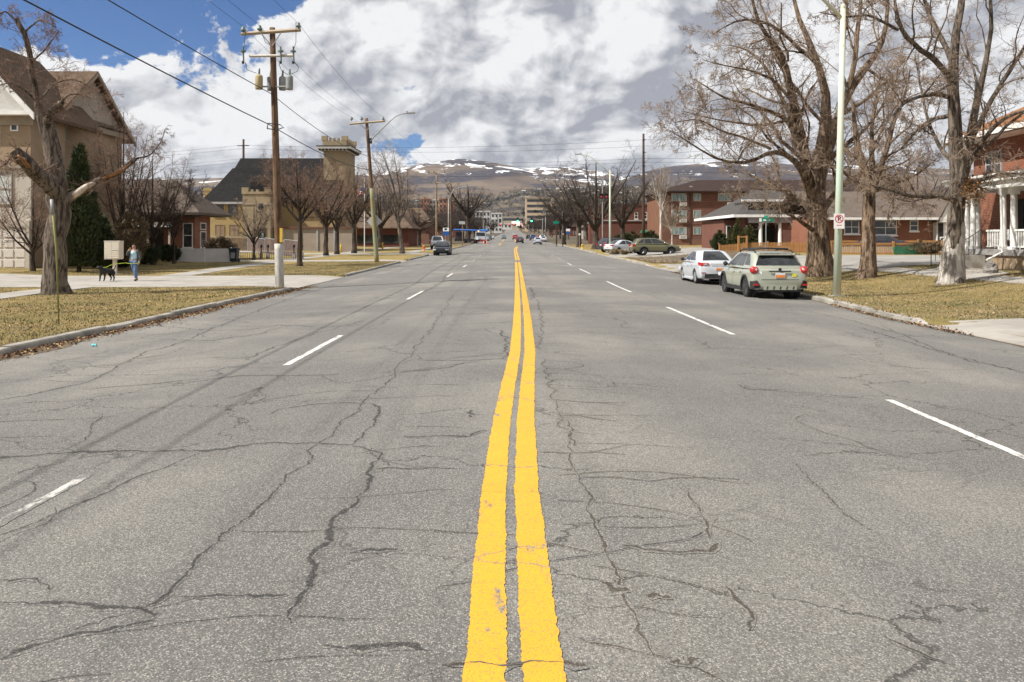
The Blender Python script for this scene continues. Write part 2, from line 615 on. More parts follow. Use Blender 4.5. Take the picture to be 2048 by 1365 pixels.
def jag_ribbon(path, widths, step, jit, lift, seed):
    """ribbon lying on the road along a polyline of (x, y); ragged edges"""
    r = random.Random(seed)
    P = [Vector((p[0], p[1], 0)) for p in path]
    L, acc = [], 0
    left, right = [], []
    n = len(P)
    samples = []
    for i in range(n - 1):
        seg = (P[i + 1] - P[i]).length
        k = max(1, int(seg / step))
        for j in range(k):
            t = j / k
            samples.append((P[i].lerp(P[i + 1], t), widths[i] * (1 - t) + widths[i + 1] * t, (P[i + 1] - P[i]).normalized()))
    samples.append((P[-1], widths[-1], (P[-1] - P[-2]).normalized()))
    wob = 0
    for p, w, t in samples:
        nrm = Vector((-t.y, t.x, 0))
        wob = wob * 0.8 + r.uniform(-jit, jit)
        a = p + nrm * (w / 2 + r.uniform(-jit, jit) + wob * .6)
        c_ = p - nrm * (w / 2 + r.uniform(-jit, jit) - wob * .6)
        left.append((a.x, a.y, road_z(a.x, a.y) + lift))
        right.append((c_.x, c_.y, road_z(c_.x, c_.y) + lift))
    return MB().grid([[a, c_] for a, c_ in zip(left, right)])


def cross_uv(o):
    """uv whose second coordinate runs across a ribbon"""
    me = o.data
    uv = me.uv_layers.new(name='UVMap')
    vi = np.zeros(len(me.loops), dtype=np.int32)
    me.loops.foreach_get('vertex_index', vi)
    d = np.zeros((len(vi), 2), dtype=np.float32)
    d[:, 0] = vi // 2
    d[:, 1] = vi % 2
    uv.data.foreach_set('uv', d.ravel())
    return o


# double yellow line
cx_y = [2.0, 3.0, 4.9, 6.9, 9.0, 11.6, 16, 21, 30, 45, 57]
cx_x = [.012, .008, -.012, .010, .07, .155, .21, .25, .30, .36, .40]
def centre_x(y):
    return float(np.interp(y, cx_y, cx_x))


for side in (-1, 1):
    yy = [1.0] + list(np.arange(2.0, 57.5, 0.5))
    path = [(centre_x(q) + side * 0.107, q) for q in yy]
    jag_ribbon(path, [0.157] * len(path), 0.02, 0.0042, 0.0034, 20 + side).build('centre_line', 'yellow_paint', road)
    yy = list(np.arange(61, 130, 1.5))
    path = [(0.42 + (0.0 if q < 95 else ((q - 95) / 35) ** 2 * 0.5) + side * 0.11, q) for q in yy]
    jag_ribbon(path, [0.15] * len(path), 0.5, 0.004, 0.006, 30 + side).build('centre_line', 'yellow_paint', road)
# left-turn bay beyond
for a, b2 in (((-2.4, 150), (0.9, 146)), ((-2.4, 146), (-2.4, 172)), ((0.9, 200), (0.9, 260)), ((-2.6, 200), (-2.6, 260))):
    jag_ribbon([a, b2], [0.25, 0.25], 1.0, 0.004, 0.007, int(a[1])).build('centre_line', 'yellow_paint', road)
# lane dashes
dl = [(2.2, 5.73), (10.75, 14.2), (23.2, 27.3), (37.4, 41.0)] + [(37.4 + 12.2 * i, 41.0 + 12.2 * i) for i in range(1, 22)]
dr = [(2.4, 8.56), (14.6, 20.8), (27.1, 34.2), (41.3, 47.8), (54, 58)] + [(54 + 12.2 * i, 58 + 12.2 * i) for i in range(1, 22)]
for x, lst in ((-3.05, dl), (4.05, dr)):
    for i, (a, b2) in enumerate(lst):
        jag_ribbon([(x, a), (x, (a + b2) / 2), (x, b2)], [0.085 if a < 9 else 0.10] * 3, 0.04 if a < 40 else 0.6, 0.006, 0.0034, int(a * 10) + 3).build('lane_dash', 'white_paint_worn' if (x < 0 and a < 5) or a > 60 else 'white_paint', road)

# cracks worked over with tar (read off the photograph, laid out on the road plane)
def on_road(px, py):
    Y = 10.0
    for _ in range(40):
        X = (px - 1024) * Y / FOCAL
        Y = 0.5 * Y + 0.5 * (CAM_H - road_z(X, Y)) * FOCAL / (py - 480)
    return ((px - 1024) * Y / FOCAL, Y)


CR = [  # material, mean width, photo trace
    ('crack_tar', .045, [(570, 1250), (590, 1200), (625, 1155), (632, 1130), (620, 1115), (655, 1085), (668, 1050), (662, 1040), (705, 1010), (735, 965), (745, 930), (770, 905), (712, 890), (745, 850), (760, 815), (748, 808)]),
    ('crack_tar', .035, [(748, 808), (690, 806), (630, 808), (560, 818), (540, 830)]),
    ('crack_tar', .075, [(712, 890), (640, 887), (540, 886), (480, 893), (420, 902), (340, 902), (260, 904), (150, 904), (60, 910), (-60, 915)]),
    ('crack_tar', .03, [(420, 902), (330, 935), (245, 968), (190, 995), (150, 1010), (60, 1050), (-40, 1080)]),
    ('crack_tar', .05, [(0, 1205), (120, 1206), (220, 1210), (290, 1220), (305, 1240), (220, 1262), (150, 1270), (60, 1300), (0, 1320)]),
    ('crack_tar', .025, [(290, 1220), (330, 1190), (400, 1110), (460, 1065), (540, 985), (600, 930), (680, 850), (780, 760), (860, 660), (900, 600), (908, 590)]),
    ('crack_tar', .035, [(345, 1195), (430, 1192), (530, 1190), (580, 1188)]),
    ('crack_tar', .05, [(700, 1105), (735, 1100), (760, 1103), (805, 1102)]),
    ('crack_tar', .06, [(650, 1290), (720, 1298), (790, 1292), (860, 1300)]),
    ('crack_tar', .05, [(800, 874), (880, 872), (940, 872), (955, 864), (970, 860)]),
    ('crack_tar', .16, [(938, 835), (950, 820)]),
    ('crack_tar', .02, [(120, 905), (165, 880), (195, 845), (205, 828)]),
    ('crack_tar', .05, [(160, 780), (260, 772), (340, 765), (480, 752), (560, 752), (680, 748)]),
    ('crack_tar', .05, [(0, 800), (50, 792), (100, 780), (180, 765), (235, 735), (290, 705), (350, 690), (420, 660), (520, 620), (600, 590), (700, 560), (800, 532)]),
    ('crack_tar', .04, [(430, 720), (500, 715), (560, 690), (640, 665), (730, 640)]),
    ('crack_tar', .04, [(150, 735), (230, 732), (260, 720), (330, 710)]),
    ('crack_tar', .05, [(290, 650), (350, 655), (420, 662), (500, 660), (560, 650), (640, 655), (720, 650)]),
    ('crack_tar', .05, [(340, 680), (420, 682), (520, 668), (560, 655)]),
    ('crack_tar', .04, [(830, 720), (900, 722), (1000, 718), (1018, 716)]),
    ('crack_tar', .06, [(1003, 660), (1015, 690), (1012, 720)]),
    ('crack_tar', .05, [(760, 745), (800, 745), (900, 735), (930, 725)]),
    ('crack_tar', .03, [(450, 800), (520, 775), (530, 795), (500, 810)]),
    ('crack_tar', .03, [(0, 1160), (60, 1160), (95, 1172), (90, 1185)]),
    ('crack_tar', .03, [(570, 640), (640, 630), (760, 600), (880, 575)]),
    ('crack_tar', .02, [(740, 938), (820, 936), (915, 938)]),
    ('crack_dirt', .022, [(1085, 720), (1105, 780), (1120, 830), (1138, 890), (1150, 930), (1165, 970), (1178, 1020), (1200, 1065), (1215, 1105), (1235, 1160), (1255, 1210), (1275, 1260), (1300, 1310)]),
    ('crack_dirt', .05, [(1138, 890), (1140, 860), (1135, 840)]),
    ('crack_dirt', .07, [(1195, 1165), (1225, 1180), (1265, 1186)]),
    ('crack_dirt', .06, [(1290, 1192), (1320, 1196), (1345, 1200)]),
    ('crack_dirt', .04, [(1245, 1090), (1290, 1098), (1360, 1104), (1420, 1104), (1440, 1088)]),
    ('crack_dirt', .07, [(1340, 1320), (1370, 1328), (1400, 1320)]),
    ('crack_dirt', .028, [(1365, 980), (1390, 1010), (1415, 1045), (1425, 1080)]),
    ('crack_dirt', .02, [(1165, 955), (1240, 955), (1295, 962), (1400, 956), (1510, 962)]),
    ('crack_dirt', .025, [(1450, 1170), (1480, 1200), (1500, 1240), (1498, 1262)]),
    ('crack_dirt', .02, [(1080, 905), (1140, 905), (1250, 910)]),
    ('crack_dirt', .022, [(1100, 800), (1180, 805), (1270, 808)]),
    ('crack_dirt', .025, [(1110, 830), (1160, 832), (1235, 842)]),
    ('crack_dirt', .018, [(1590, 925), (1620, 960), (1660, 1000), (1740, 1060)]),
    ('crack_dirt', .018, [(1770, 1270), (1820, 1300), (1900, 1330)]),
    ('crack_tar', .05, [(1720, 655), (1800, 680), (1900, 710), (2048, 745)]),
    ('crack_tar', .04, [(1760, 650), (1850, 690), (1960, 730)]),
    ('crack_tar', .05, [(1480, 770), (1495, 778), (1560, 780)]),
    ('crack_tar', .04, [(1600, 620), (1700, 640), (1800, 668)]),
    ('crack_dirt', .03, [(1075, 600), (1085, 650), (1080, 700)]),
    ('crack_dirt', .04, [(880, 1328), (940, 1326), (1000, 1334), (1060, 1324), (1130, 1326), (1180, 1335)]),
    ('crack_tar', .06, [(1060, 575), (1068, 590), (1062, 600)]),
]
for i, (mt, w, tr) in enumerate(CR):
    path = [on_road(*p) for p in tr]
    # wander a little between the traced points
    r = random.Random(500 + i)
    fine_p, ws = [], []
    for k in range(len(path) - 1):
        a, b2 = Vector(path[k]), Vector(path[k + 1])
        nseg = max(2, int((b2 - a).length / 0.18))
        for j in range(nseg):
            p = a.lerp(b2, j / nseg)
            amp = min(0.05, (b2 - a).length * 0.06)
            fine_p.append((p.x + r.uniform(-amp, amp), p.y + r.uniform(-amp, amp)))
            ws.append(w * r.uniform(0.8, 2.1))
    fine_p.append(path[-1])
    ws.append(w * .3)
    ws[0] = w * .3
    cross_uv(jag_ribbon(fine_p, ws, 0.04, 0.006 + w * 0.2, 0.0013 + 0.00003 * i, 700 + i).build('crack_seal' if mt == 'crack_tar' else 'crack', mt, road))

# a network of thin open cracks running out from the centre line and across the lanes
rc_ = random.Random(404)


def crack_walk(x, y, ang, length, w, k):
    pts = [(x, y)]
    ws = [w * .4]
    n = max(4, int(length / .12))
    for _ in range(n):
        ang += rc_.gauss(0, .22)
        x += math.cos(ang) * length / n
        y += math.sin(ang) * length / n * .8
        if not (kerb_left(y) + .4 < x < kerb_right(y) - .4) or y < 2.4:
            break
        pts.append((x, y))
        ws.append(w * rc_.uniform(.5, 1.6))
    if len(pts) < 4:
        return
    ws[-1] = w * .3
    cross_uv(jag_ribbon(pts, ws, 0.05, w * .12, 0.0009 + 0.000002 * k, 9000 + k).build('crack', 'crack_dirt' if x > .3 else 'crack_tar', road))


k_ = 0
yq = 2.9
while yq < 34:
    crack_walk(rc_.uniform(.28, .5), yq, rc_.uniform(-.15, .15), rc_.uniform(.3, 1.5), rc_.uniform(.012, .024) * (1 + yq * .03), k_)
    if rc_.random() < .6:
        crack_walk(-rc_.uniform(.3, .6), yq + .2, math.pi + rc_.uniform(-.15, .15), rc_.uniform(.3, 1.4), rc_.uniform(.012, .022) * (1 + yq * .03), k_ + 1)
    k_ += 2
    yq += rc_.uniform(.18, .6) * (1 + yq * .05)
for i in range(95):
    yq = 3 + 32 * rc_.random() ** 1.5
    crack_walk(rc_.uniform(-7.5, -.8) if i % 3 else rc_.uniform(1.2, 8), yq, rc_.choice([0, 0, math.pi / 2, math.pi]) + rc_.gauss(0, .5), rc_.uniform(.8, 3.6), rc_.uniform(.012, .026) * (1 + yq * .035), k_)
    k_ += 1

# the transverse crack that also runs over the yellow paint
jag_ribbon([on_road(*p) for p in [(925, 1328), (960, 1326), (1000, 1333), (1040, 1330), (1060, 1324), (1128, 1327)]], [.003, .007, .008, .012, .007, .004], 0.015, 0.003, 0.0042, 77).build('crack', 'joint_dark', road)
jag_ribbon([on_road(*p) for p in [(960, 985), (1000, 986), (1020, 984), (1085, 986)]], [.002, .003, .002, .003], 0.03, 0.002, 0.0042, 78).build('crack', 'joint_dark', road)

# ------------------------------------------------------------------ kerbs (each poured length a stone of its own)
def kerb_run(name, fx, spans, inward, seed):
    """fx(y) gives the face of the kerb; inward = -1 when the lawn lies at smaller x"""
    root = bpy.data.objects.new(name, None)
    col.objects.link(root)
    root['kind'] = 'structure'
    r = random.Random(seed)
    for (y0, y1, L) in spans:
        y = y0
        while y < y1 - 0.3:
            ye = min(y + L * r.uniform(0.85, 1.15), y1)
            mb = MB()
            ring = []
            dz = r.uniform(-.018, .014)
            dx = r.uniform(-.02, .02)
            ks = np.linspace(y + 0.012, ye - 0.012, 5)
            for q in ks:
                x0 = fx(q) + dx
                zb = road_z(x0, q) - 0.15
                zt = land(x0 + inward * 0.2, q) + 0.012 + dz
                ch = r.choice([0, 0, 0, 0, 0.0, 0.03]) if q < 40 else 0
                a = inward
                ring.append([(x0, q, zb), (x0 + a * .004, q, zt - .06 - ch), (x0 + a * .012, q, zt - .028 - ch), (x0 + a * .035, q, zt - .005 - ch * .8), (x0 + a * .165, q, zt + .003), (x0 + a * .17, q, zb)])
            if a > 0:
                ring = [list(reversed(rr)) for rr in ring]
            n = 6
            vs_ = [p for rr in ring for p in rr]
            fs = []
            for i in range(len(ring) - 1):
                for j in range(n):
                    fs.append((i * n + j, (i + 1) * n + j, (i + 1) * n + (j + 1) % n, i * n + (j + 1) % n))
            fs.append(tuple(range(n)))
            fs.append(tuple((len(ring) - 1) * n + j for j in range(n - 1, -1, -1)))
            mb.add(vs_, fs)
            mb.build('kerb_stone', 'concrete_old', root)
            y = ye
    return root


kerb_run('kerb', kerb_left, [(-20, 31.0, 3.0), (41.2, 62.5, 3.2), (68, 84, 4), (93, 170, 7)], -1, 5)
kerb_run('kerb', kerb_right, [(-20, 8.0, 3), (18.0, 38.0, 3.0), (57.5, 73, 4), (92, 170, 7)], 1, 6)
# kerb returns at driveways
def kerb_return(cx, cy, sx, sy, R, z0):
    """quarter turn of kerb from the road edge into a driveway"""
    mb = MB()
    pts = []
    n = 9
    for i in range(n):
        a = math.pi / 2 * i / (n - 1)
        pts.append((cx + sx * R * math.cos(a), cy + sy * R * math.sin(a)))
    for i in range(n - 1):
        pass
    ringsets = []
    for i, (x, y) in enumerate(pts):
        a = math.pi / 2 * i / (n - 1)
        nx, ny = sx * math.cos(a), sy * math.sin(a)
        zt = land(x, y) + 0.016 - 0.06 * (i / (n - 1)) ** 2
        ringsets.append([(x, y, zt - .3), (x, y, zt - .03), (x - nx * .03, y - ny * .03, zt), (x - nx * .16, y - ny * .16, zt), (x - nx * .165, y - ny * .165, zt - .3)])
    k = 5
    vs_ = [p for rr in ringsets for p in rr]
    fs = [(i * k + j, i * k + j + 1, (i + 1) * k + j + 1, (i + 1) * k + j) for i in range(n - 1) for j in range(k - 1)]
    fs.append((0, 1, 2, 3, 4))
    fs.append(tuple((n - 1) * k + j for j in range(k)))
    mb.add(vs_, fs)
    root = bpy.data.objects.new('kerb', None)
    col.objects.link(root)
    root['kind'] = 'structure'
    mb.build('kerb_stone', 'concrete', root)


kerb_return(kerb_right(18) + 0.55, 18.0, -1, -1, 0.55, 0)
kerb_return(kerb_right(38) + 0.7, 38.0, -1, 1, 0.7, 0)
kerb_return(kerb_right(57) + 2.2, 57.5, -1, -1, 2.2, 0)


# low kerb along the far edge of the near right driveway
root = bpy.data.objects.new('kerb', None)
col.objects.link(root)
root['kind'] = 'structure'
xk = kerb_right(18) + .57
while xk < 29:
    xe = xk + random.uniform(2.2, 2.8)
    ring = []
    for q in np.linspace(xk, xe - .015, 4):
        zt = land(q, 17.55) + .035
        ring.append([(q, 17.45, zt - .25), (q, 17.45, zt - .03), (q, 17.48, zt), (q, 17.61, zt), (q, 17.615, zt - .25)])
    vs_ = [p for r_ in ring for p in r_]
    fs = [(i * 5 + j, (i + 1) * 5 + j, (i + 1) * 5 + j + 1, i * 5 + j + 1) for i in range(3) for j in range(4)] + [(0, 1, 2, 3, 4), (19, 18, 17, 16, 15)]
    MB().add(vs_, fs).build('kerb_stone', 'concrete', root)
    xk = xe

# ------------------------------------------------------------------ pavements and driveways, poured in slabs
def slab_patch(name, quads, mat, lift=0.02, joint=0.012):
    """quads: list of 4 (x,y) corners; each becomes a slab with its own edge"""
    root = bpy.data.objects.new(name, None)
    col.objects.link(root)
    root['kind'] = 'structure'
    for q in quads:
        c = Vector((sum(p[0] for p in q) / 4, sum(p[1] for p in q) / 4, 0))
        pts = []
        for p in q:
            d = Vector((p[0], p[1], 0)) - c
            d = d * (1 - joint / max(d.length, .1))
            pts.append(c + d)
        nn = 5
        lf = lift + random.uniform(-.004, .005)
        top = []
        for i in range(nn):
            rowp = []
            for j in range(nn):
                s, t = i / (nn - 1), j / (nn - 1)
                p = (pts[0] * (1 - s) + pts[1] * s) * (1 - t) + (pts[3] * (1 - s) + pts[2] * s) * t
                z = land(p.x, p.y)
                if kerb_left(p.y) < p.x < kerb_right(p.y):
                    z = road_z(p.x, p.y)
                rowp.append((p.x, p.y, z + lf))
            top.append(rowp)
        mb = MB().grid(top)
        n = nn
        rim = [top[i][0] for i in range(n)] + [top[n - 1][j] for j in range(1, n)] + [top[i][n - 1] for i in range(n - 2, -1, -1)] + [top[0][j] for j in range(n - 2, 0, -1)]
        low = [(p[0], p[1], p[2] - .12) for p in rim]
        k = len(rim)
        mb.add(rim + low, [(i, (i + 1) % k, k + (i + 1) % k, k + i) for i in range(k)])
        mb.build('slab', mat, root)
    return root


def strip_quads(path, width, step):
    """slabs along a polyline of (x, y)"""
    out = []
    P = [Vector((p[0], p[1], 0)) for p in path]
    pts = []
    for i in range(len(P) - 1):
        k = max(1, round((P[i + 1] - P[i]).length / step))
        for j in range(k):
            pts.append(P[i].lerp(P[i + 1], j / k))
    pts.append(P[-1])
    edges = []
    for i, p in enumerate(pts):
        t = (pts[min(i + 1, len(pts) - 1)] - pts[max(i - 1, 0)]).normalized()
        nrm = Vector((-t.y, t.x, 0)) * width / 2
        edges.append(((p + nrm), (p - nrm)))
    for i in range(len(pts) - 1):
        a, b2 = edges[i]
        c_, d = edges[i + 1]
        out.append([(a.x, a.y), (b2.x, b2.y), (d.x, d.y), (c_.x, c_.y)])
    return out


def block_quads(x0, x1, y0, y1, nx, ny):
    out = []
    for i in range(nx):
        for j in range(ny):
            xa, xb = x0 + (x1 - x0) * i / nx, x0 + (x1 - x0) * (i + 1) / nx
            ya, yb = y0 + (y1 - y0) * j / ny, y0 + (y1 - y0) * (j + 1) / ny
            out.append([(xa, ya), (xb, ya), (xb, yb), (xa, yb)])
    return out


slab_patch('pavement', strip_quads([(-15.0, 14), (-16.5, 24.5), (-17.0, 28.5), (-17.0, 31.2)], 1.4, 1.6), 'concrete')
slab_patch('driveway', block_quads(-46, kerb_left(35) + 0.02, 31.2, 40.2, 9, 2), 'concrete')
slab_patch('pavement', strip_quads([(-17.1, 40.4), (-18.2, 52), (-18.7, 63)], 1.5, 1.6), 'concrete')
slab_patch('driveway', block_quads(-30, kerb_left(65) + .02, 63.3, 66.8, 5, 1), 'concrete')
slab_patch('pavement', strip_quads([(-18.8, 67), (-19.0, 84.5)], 1.5, 1.8), 'concrete')
slab_patch('driveway', block_quads(-46, kerb_left(88) + .02, 85, 92, 6, 2), 'concrete')
slab_patch('pavement', strip_quads([(-19.2, 92.3), (-19.4, 170)], 1.5, 5), 'concrete')
slab_patch('pavement', strip_quads([(-12.0, 92.5), (-12.4, 160)], 1.6, 6), 'concrete')
# right-hand side
slab_patch('driveway', block_quads(kerb_right(14) - .02, 30, 8.2, 17.42, 6, 3), 'concrete')
slab_patch('pavement', strip_quads([(17.7, 17.6), (17.7, 38.2)], 1.25, 1.5), 'concrete')
slab_patch('footpath', strip_quads([(18.4, 30.6), (19.2, 33.0), (19.0, 35.4)], 1.3, 1.4), 'concrete')
slab_patch('driveway', block_quads(kerb_right(45) - .02, 42, 38.8, 57.2, 6, 4), 'concrete_patch')
slab_patch('parking_lot', block_quads(kerb_right(80) - .02, 60, 73.5, 91.5, 8, 3), 'concrete_patch')
slab_patch('pavement', strip_quads([(17.2, 92.2), (17.2, 170)], 1.5, 6), 'concrete')
# ------------------------------------------------------------------ mountains
from mathutils import noise as mnoise

m, gg, bs = material('mountain_grass')
tc = gg.n('ShaderNodeTexCoord').outputs['Object']
k = gg.mapping(tc, (0.001, 0.001, 0.001))
c = gg.mix(gg.mr(gg.noise(k, 1.6, 6.0, 0.6), 0.35, 0.65), (0.165, 0.128, 0.10), (0.105, 0.083, 0.072))
brush_shade = gg.mr(gg.noise(gg.mapping(tc, (0.0008, 0.0008, 0.003), (5, 2, 1)), 1.1, 6.0, 0.6, 0.6), 0.46, 0.56)
c = gg.mix(gg.m('MULTIPLY', brush_shade, 0.9), c, (0.04, 0.04, 0.055))  # dark bluish patches: brush, plus cloud shadow painted into the slope colour
c = gg.mix(gg.mr(gg.noise(k, 22.0, 4.0, 0.6), 0.5, 0.75), c, (0.12, 0.095, 0.075))
zz = gg.n('ShaderNodeSeparateXYZ', None, Vector=tc).outputs[2]
streak = gg.noise(gg.mapping(tc, (0.0011, 0.0003, 0.004), (0, 0, 0), (0, 0, 0.5)), 4.0, 7.0, 0.68, 1.0)
snowline = gg.mr(zz, 420.0, 640.0, 0.0, 0.13, False)
snow = gg.mr(gg.m('ADD', streak, snowline), 0.652, 0.682)
c = gg.mix(snow, c, (0.80, 0.82, 0.86))
gg.put(bs.inputs['Base Color'], c)
bs.inputs['Roughness'].default_value = 0.95
bs.inputs['Specular IOR Level'].default_value = 0.05

m, gg, bs = material('foothill_scrub')
tc = gg.n('ShaderNodeTexCoord').outputs['Object']
k = gg.mapping(tc, (0.002, 0.002, 0.004))
c = gg.mix(gg.mr(gg.noise(k, 3.0, 6.0, 0.65), 0.42, 0.6), (0.15, 0.12, 0.085), (0.06, 0.052, 0.052))
c = gg.mix(gg.mr(gg.noise(k, 14.0, 4.0, 0.6), 0.52, 0.7), c, (0.055, 0.055, 0.055))
gg.put(bs.inputs['Base Color'], c)
bs.inputs['Roughness'].default_value = 0.95
bs.inputs['Specular IOR Level'].default_value = 0.05

RIDGES = {}


def ridge(name, ctrl, dist, depth, foot_z, mat, rough, seed, px0=-700, px1=2760, back=0.35, shape=1.0):
    cp_, cv = [p[0] for p in ctrl], [p[1] for p in ctrl]
    us = np.arange(px0, px1, 11.0)
    ts = list(np.linspace(0, 1, 22)) + [1.12, 1.3]
    V = np.zeros((len(us), len(ts), 3))
    for i, u in enumerate(us):
        zr = ZA(np.interp(u, cp_, cv), dist)
        zr += 9 * mnoise.fractal((u * 0.02, seed, 0), 0.9, 2.0, 4) * dist / 6000
        for j, t in enumerate(ts):
            D = dist - depth * (1 - t)
            x = (u - 1024) / FOCAL * dist * (0.75 + 0.25 * min(t, 1)) if False else (u - 1024) / FOCAL * D
            if t <= 1:
                s = t ** shape
                amp = rough * math.sin(math.pi * min(t, 1)) ** 0.8
                nz = mnoise.ridged_multi_fractal((x * 0.0011 + seed * 3.1, D * 0.0008, 0.3), 0.9, 2.1, 5, 1.0, 2.0) - 1.0
                z = foot_z + (zr - foot_z) * s + amp * nz
                # never poke above the line of sight to the crest
                zmax = CAM_H + (zr - CAM_H) * D / dist - 2
                z = min(z, zmax)
            else:
                z = zr - (t - 1) * back * depth
            V[i, j] = (x, D, z)
    ni, nj = len(us), len(ts)
    idx = np.arange(ni * nj).reshape(ni, nj)
    Fq = np.stack([idx[:-1, :-1], idx[1:, :-1], idx[1:, 1:], idx[:-1, 1:]], -1).reshape(-1, 4)
    o = raw_mesh(name, V.reshape(-1, 3), Fq, mat, smooth=True)
    o['kind'] = 'structure'
    RIDGES[name] = V
    return o


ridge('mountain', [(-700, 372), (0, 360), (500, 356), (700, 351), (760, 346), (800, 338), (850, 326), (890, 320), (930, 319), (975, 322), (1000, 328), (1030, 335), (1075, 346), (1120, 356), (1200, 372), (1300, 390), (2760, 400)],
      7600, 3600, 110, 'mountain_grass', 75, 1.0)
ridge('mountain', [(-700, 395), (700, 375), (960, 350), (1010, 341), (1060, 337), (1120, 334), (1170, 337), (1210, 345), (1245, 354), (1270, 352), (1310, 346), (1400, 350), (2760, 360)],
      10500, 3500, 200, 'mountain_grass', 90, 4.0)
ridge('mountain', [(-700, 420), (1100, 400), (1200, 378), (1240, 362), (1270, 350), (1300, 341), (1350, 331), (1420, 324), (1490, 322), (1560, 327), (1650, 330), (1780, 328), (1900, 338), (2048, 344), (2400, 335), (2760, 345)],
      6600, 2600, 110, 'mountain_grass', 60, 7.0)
ridge('foothill', [(-700, 398), (0, 396), (500, 402), (700, 404), (760, 398), (850, 404), (930, 403), (985, 394), (1015, 384), (1050, 378), (1120, 375), (1200, 377), (1300, 373), (1400, 378), (1500, 382), (1700, 384), (2048, 388), (2760, 380)],
      4700, 1500, 50, 'foothill_scrub', 26, 11.0, shape=0.75)


# ------------------------------------------------------------------ more materials for buildings
def brick_mat(name, c1, c2, mortar, scale=1.0):
    m, gg, bs = material(name)
    tc = gg.n('ShaderNodeTexCoord')
    ob = tc.outputs['Object']
    nrm = gg.n('ShaderNodeNewGeometry').outputs['Normal']
    # choose the running direction from the wall's own facing
    ns = gg.n('ShaderNodeSeparateXYZ', None, Vector=nrm)
    s = gg.n('ShaderNodeSeparateXYZ', None, Vector=ob)
    side = gg.m('GREATER_THAN', gg.m('ABSOLUTE', ns.outputs[0]), 0.7)
    u = gg.m('ADD', gg.m('MULTIPLY', s.outputs[1], side), gg.m('MULTIPLY', s.outputs[0], gg.m('SUBTRACT', 1.0, side)))
    v = gg.n('ShaderNodeCombineXYZ', None, X=u, Y=s.outputs[2], Z=0.0).outputs[0]
    br = gg.n('ShaderNodeTexBrick', None, Scale=scale, Color1=c1, Color2=c2, Mortar=mortar)
    br.inputs['Mortar Size'].default_value = 0.008
    br.inputs['Brick Width'].default_value = 0.21
    br.inputs['Row Height'].default_value = 0.075
    gg.put(br.inputs['Vector'], v)
    stain = gg.mr(gg.noise(ob, 0.7, 5.0, 0.6), 0.35, 0.7)
    gg.put(bs.inputs['Base Color'], gg.mix(gg.m('MULTIPLY', stain, 0.35), br.outputs['Color'], tuple(x * .55 for x in c1)))
    bs.inputs['Roughness'].default_value = 0.9
    bs.inputs['Specular IOR Level'].default_value = 0.15
    b = gg.n('ShaderNodeBump', None, Strength=0.6, Distance=0.008)
    gg.put(b.inputs['Height'], br.outputs['Fac'])
    b.invert = True
    gg.put(bs.inputs['Normal'], b.outputs[0])


brick_mat('brick_orange', (0.27, 0.098, 0.052), (0.205, 0.072, 0.042), (0.27, 0.21, 0.17))
brick_mat('brick_red', (0.175, 0.062, 0.042), (0.125, 0.046, 0.034), (0.19, 0.15, 0.125))
brick_mat('brick_dark', (0.165, 0.052, 0.036), (0.12, 0.038, 0.028), (0.16, 0.11, 0.09))
brick_mat('brick_brown', (0.22, 0.10, 0.058), (0.16, 0.072, 0.045), (0.2, 0.15, 0.12))
brick_mat('brick_yellow', (0.42, 0.30, 0.135), (0.36, 0.255, 0.11), (0.36, 0.29, 0.18))
brick_mat('brick_tan', (0.34, 0.265, 0.165), (0.28, 0.22, 0.135), (0.31, 0.26, 0.18))
brick_mat('brick_pale', (0.36, 0.30, 0.235), (0.31, 0.255, 0.20), (0.33, 0.29, 0.25))


def shingle_mat(name, c1, c2):
    m, gg, bs = material(name)
    ob = gg.n('ShaderNodeTexCoord').outputs['Object']
    s = gg.n('ShaderNodeSeparateXYZ', None, Vector=ob)
    row = gg.m('FRACT', gg.m('MULTIPLY', s.outputs[2], 9.0))
    line = gg.mr(row, 0.0, 0.16, 1.0, 0.0)
    cell = gg.n('ShaderNodeTexVoronoi', {'feature': 'F1'}, Scale=4.5)
    gg.put(cell.inputs['Vector'], gg.mapping(ob, (1, 1, 2.0)))
    cv = gg.n('ShaderNodeSeparateColor', None, Color=cell.outputs['Color']).outputs[0]
    c = gg.mix(cv, c1, c2)
    c = gg.mix(gg.mr(gg.noise(ob, 0.5, 4.0, 0.6), 0.4, 0.7, 0.0, 0.4), c, tuple(x * .6 for x in c1))
    c = gg.mix(gg.m('MULTIPLY', line, 0.5), c, tuple(x * .4 for x in c1))
    gg.put(bs.inputs['Base Color'], c)
    bs.inputs['Roughness'].default_value = 0.95
    bs.inputs['Specular IOR Level'].default_value = 0.12
    b = gg.n('ShaderNodeBump', None, Strength=0.7, Distance=0.02)
    gg.put(b.inputs['Height'], row)
    gg.put(bs.inputs['Normal'], b.outputs[0])


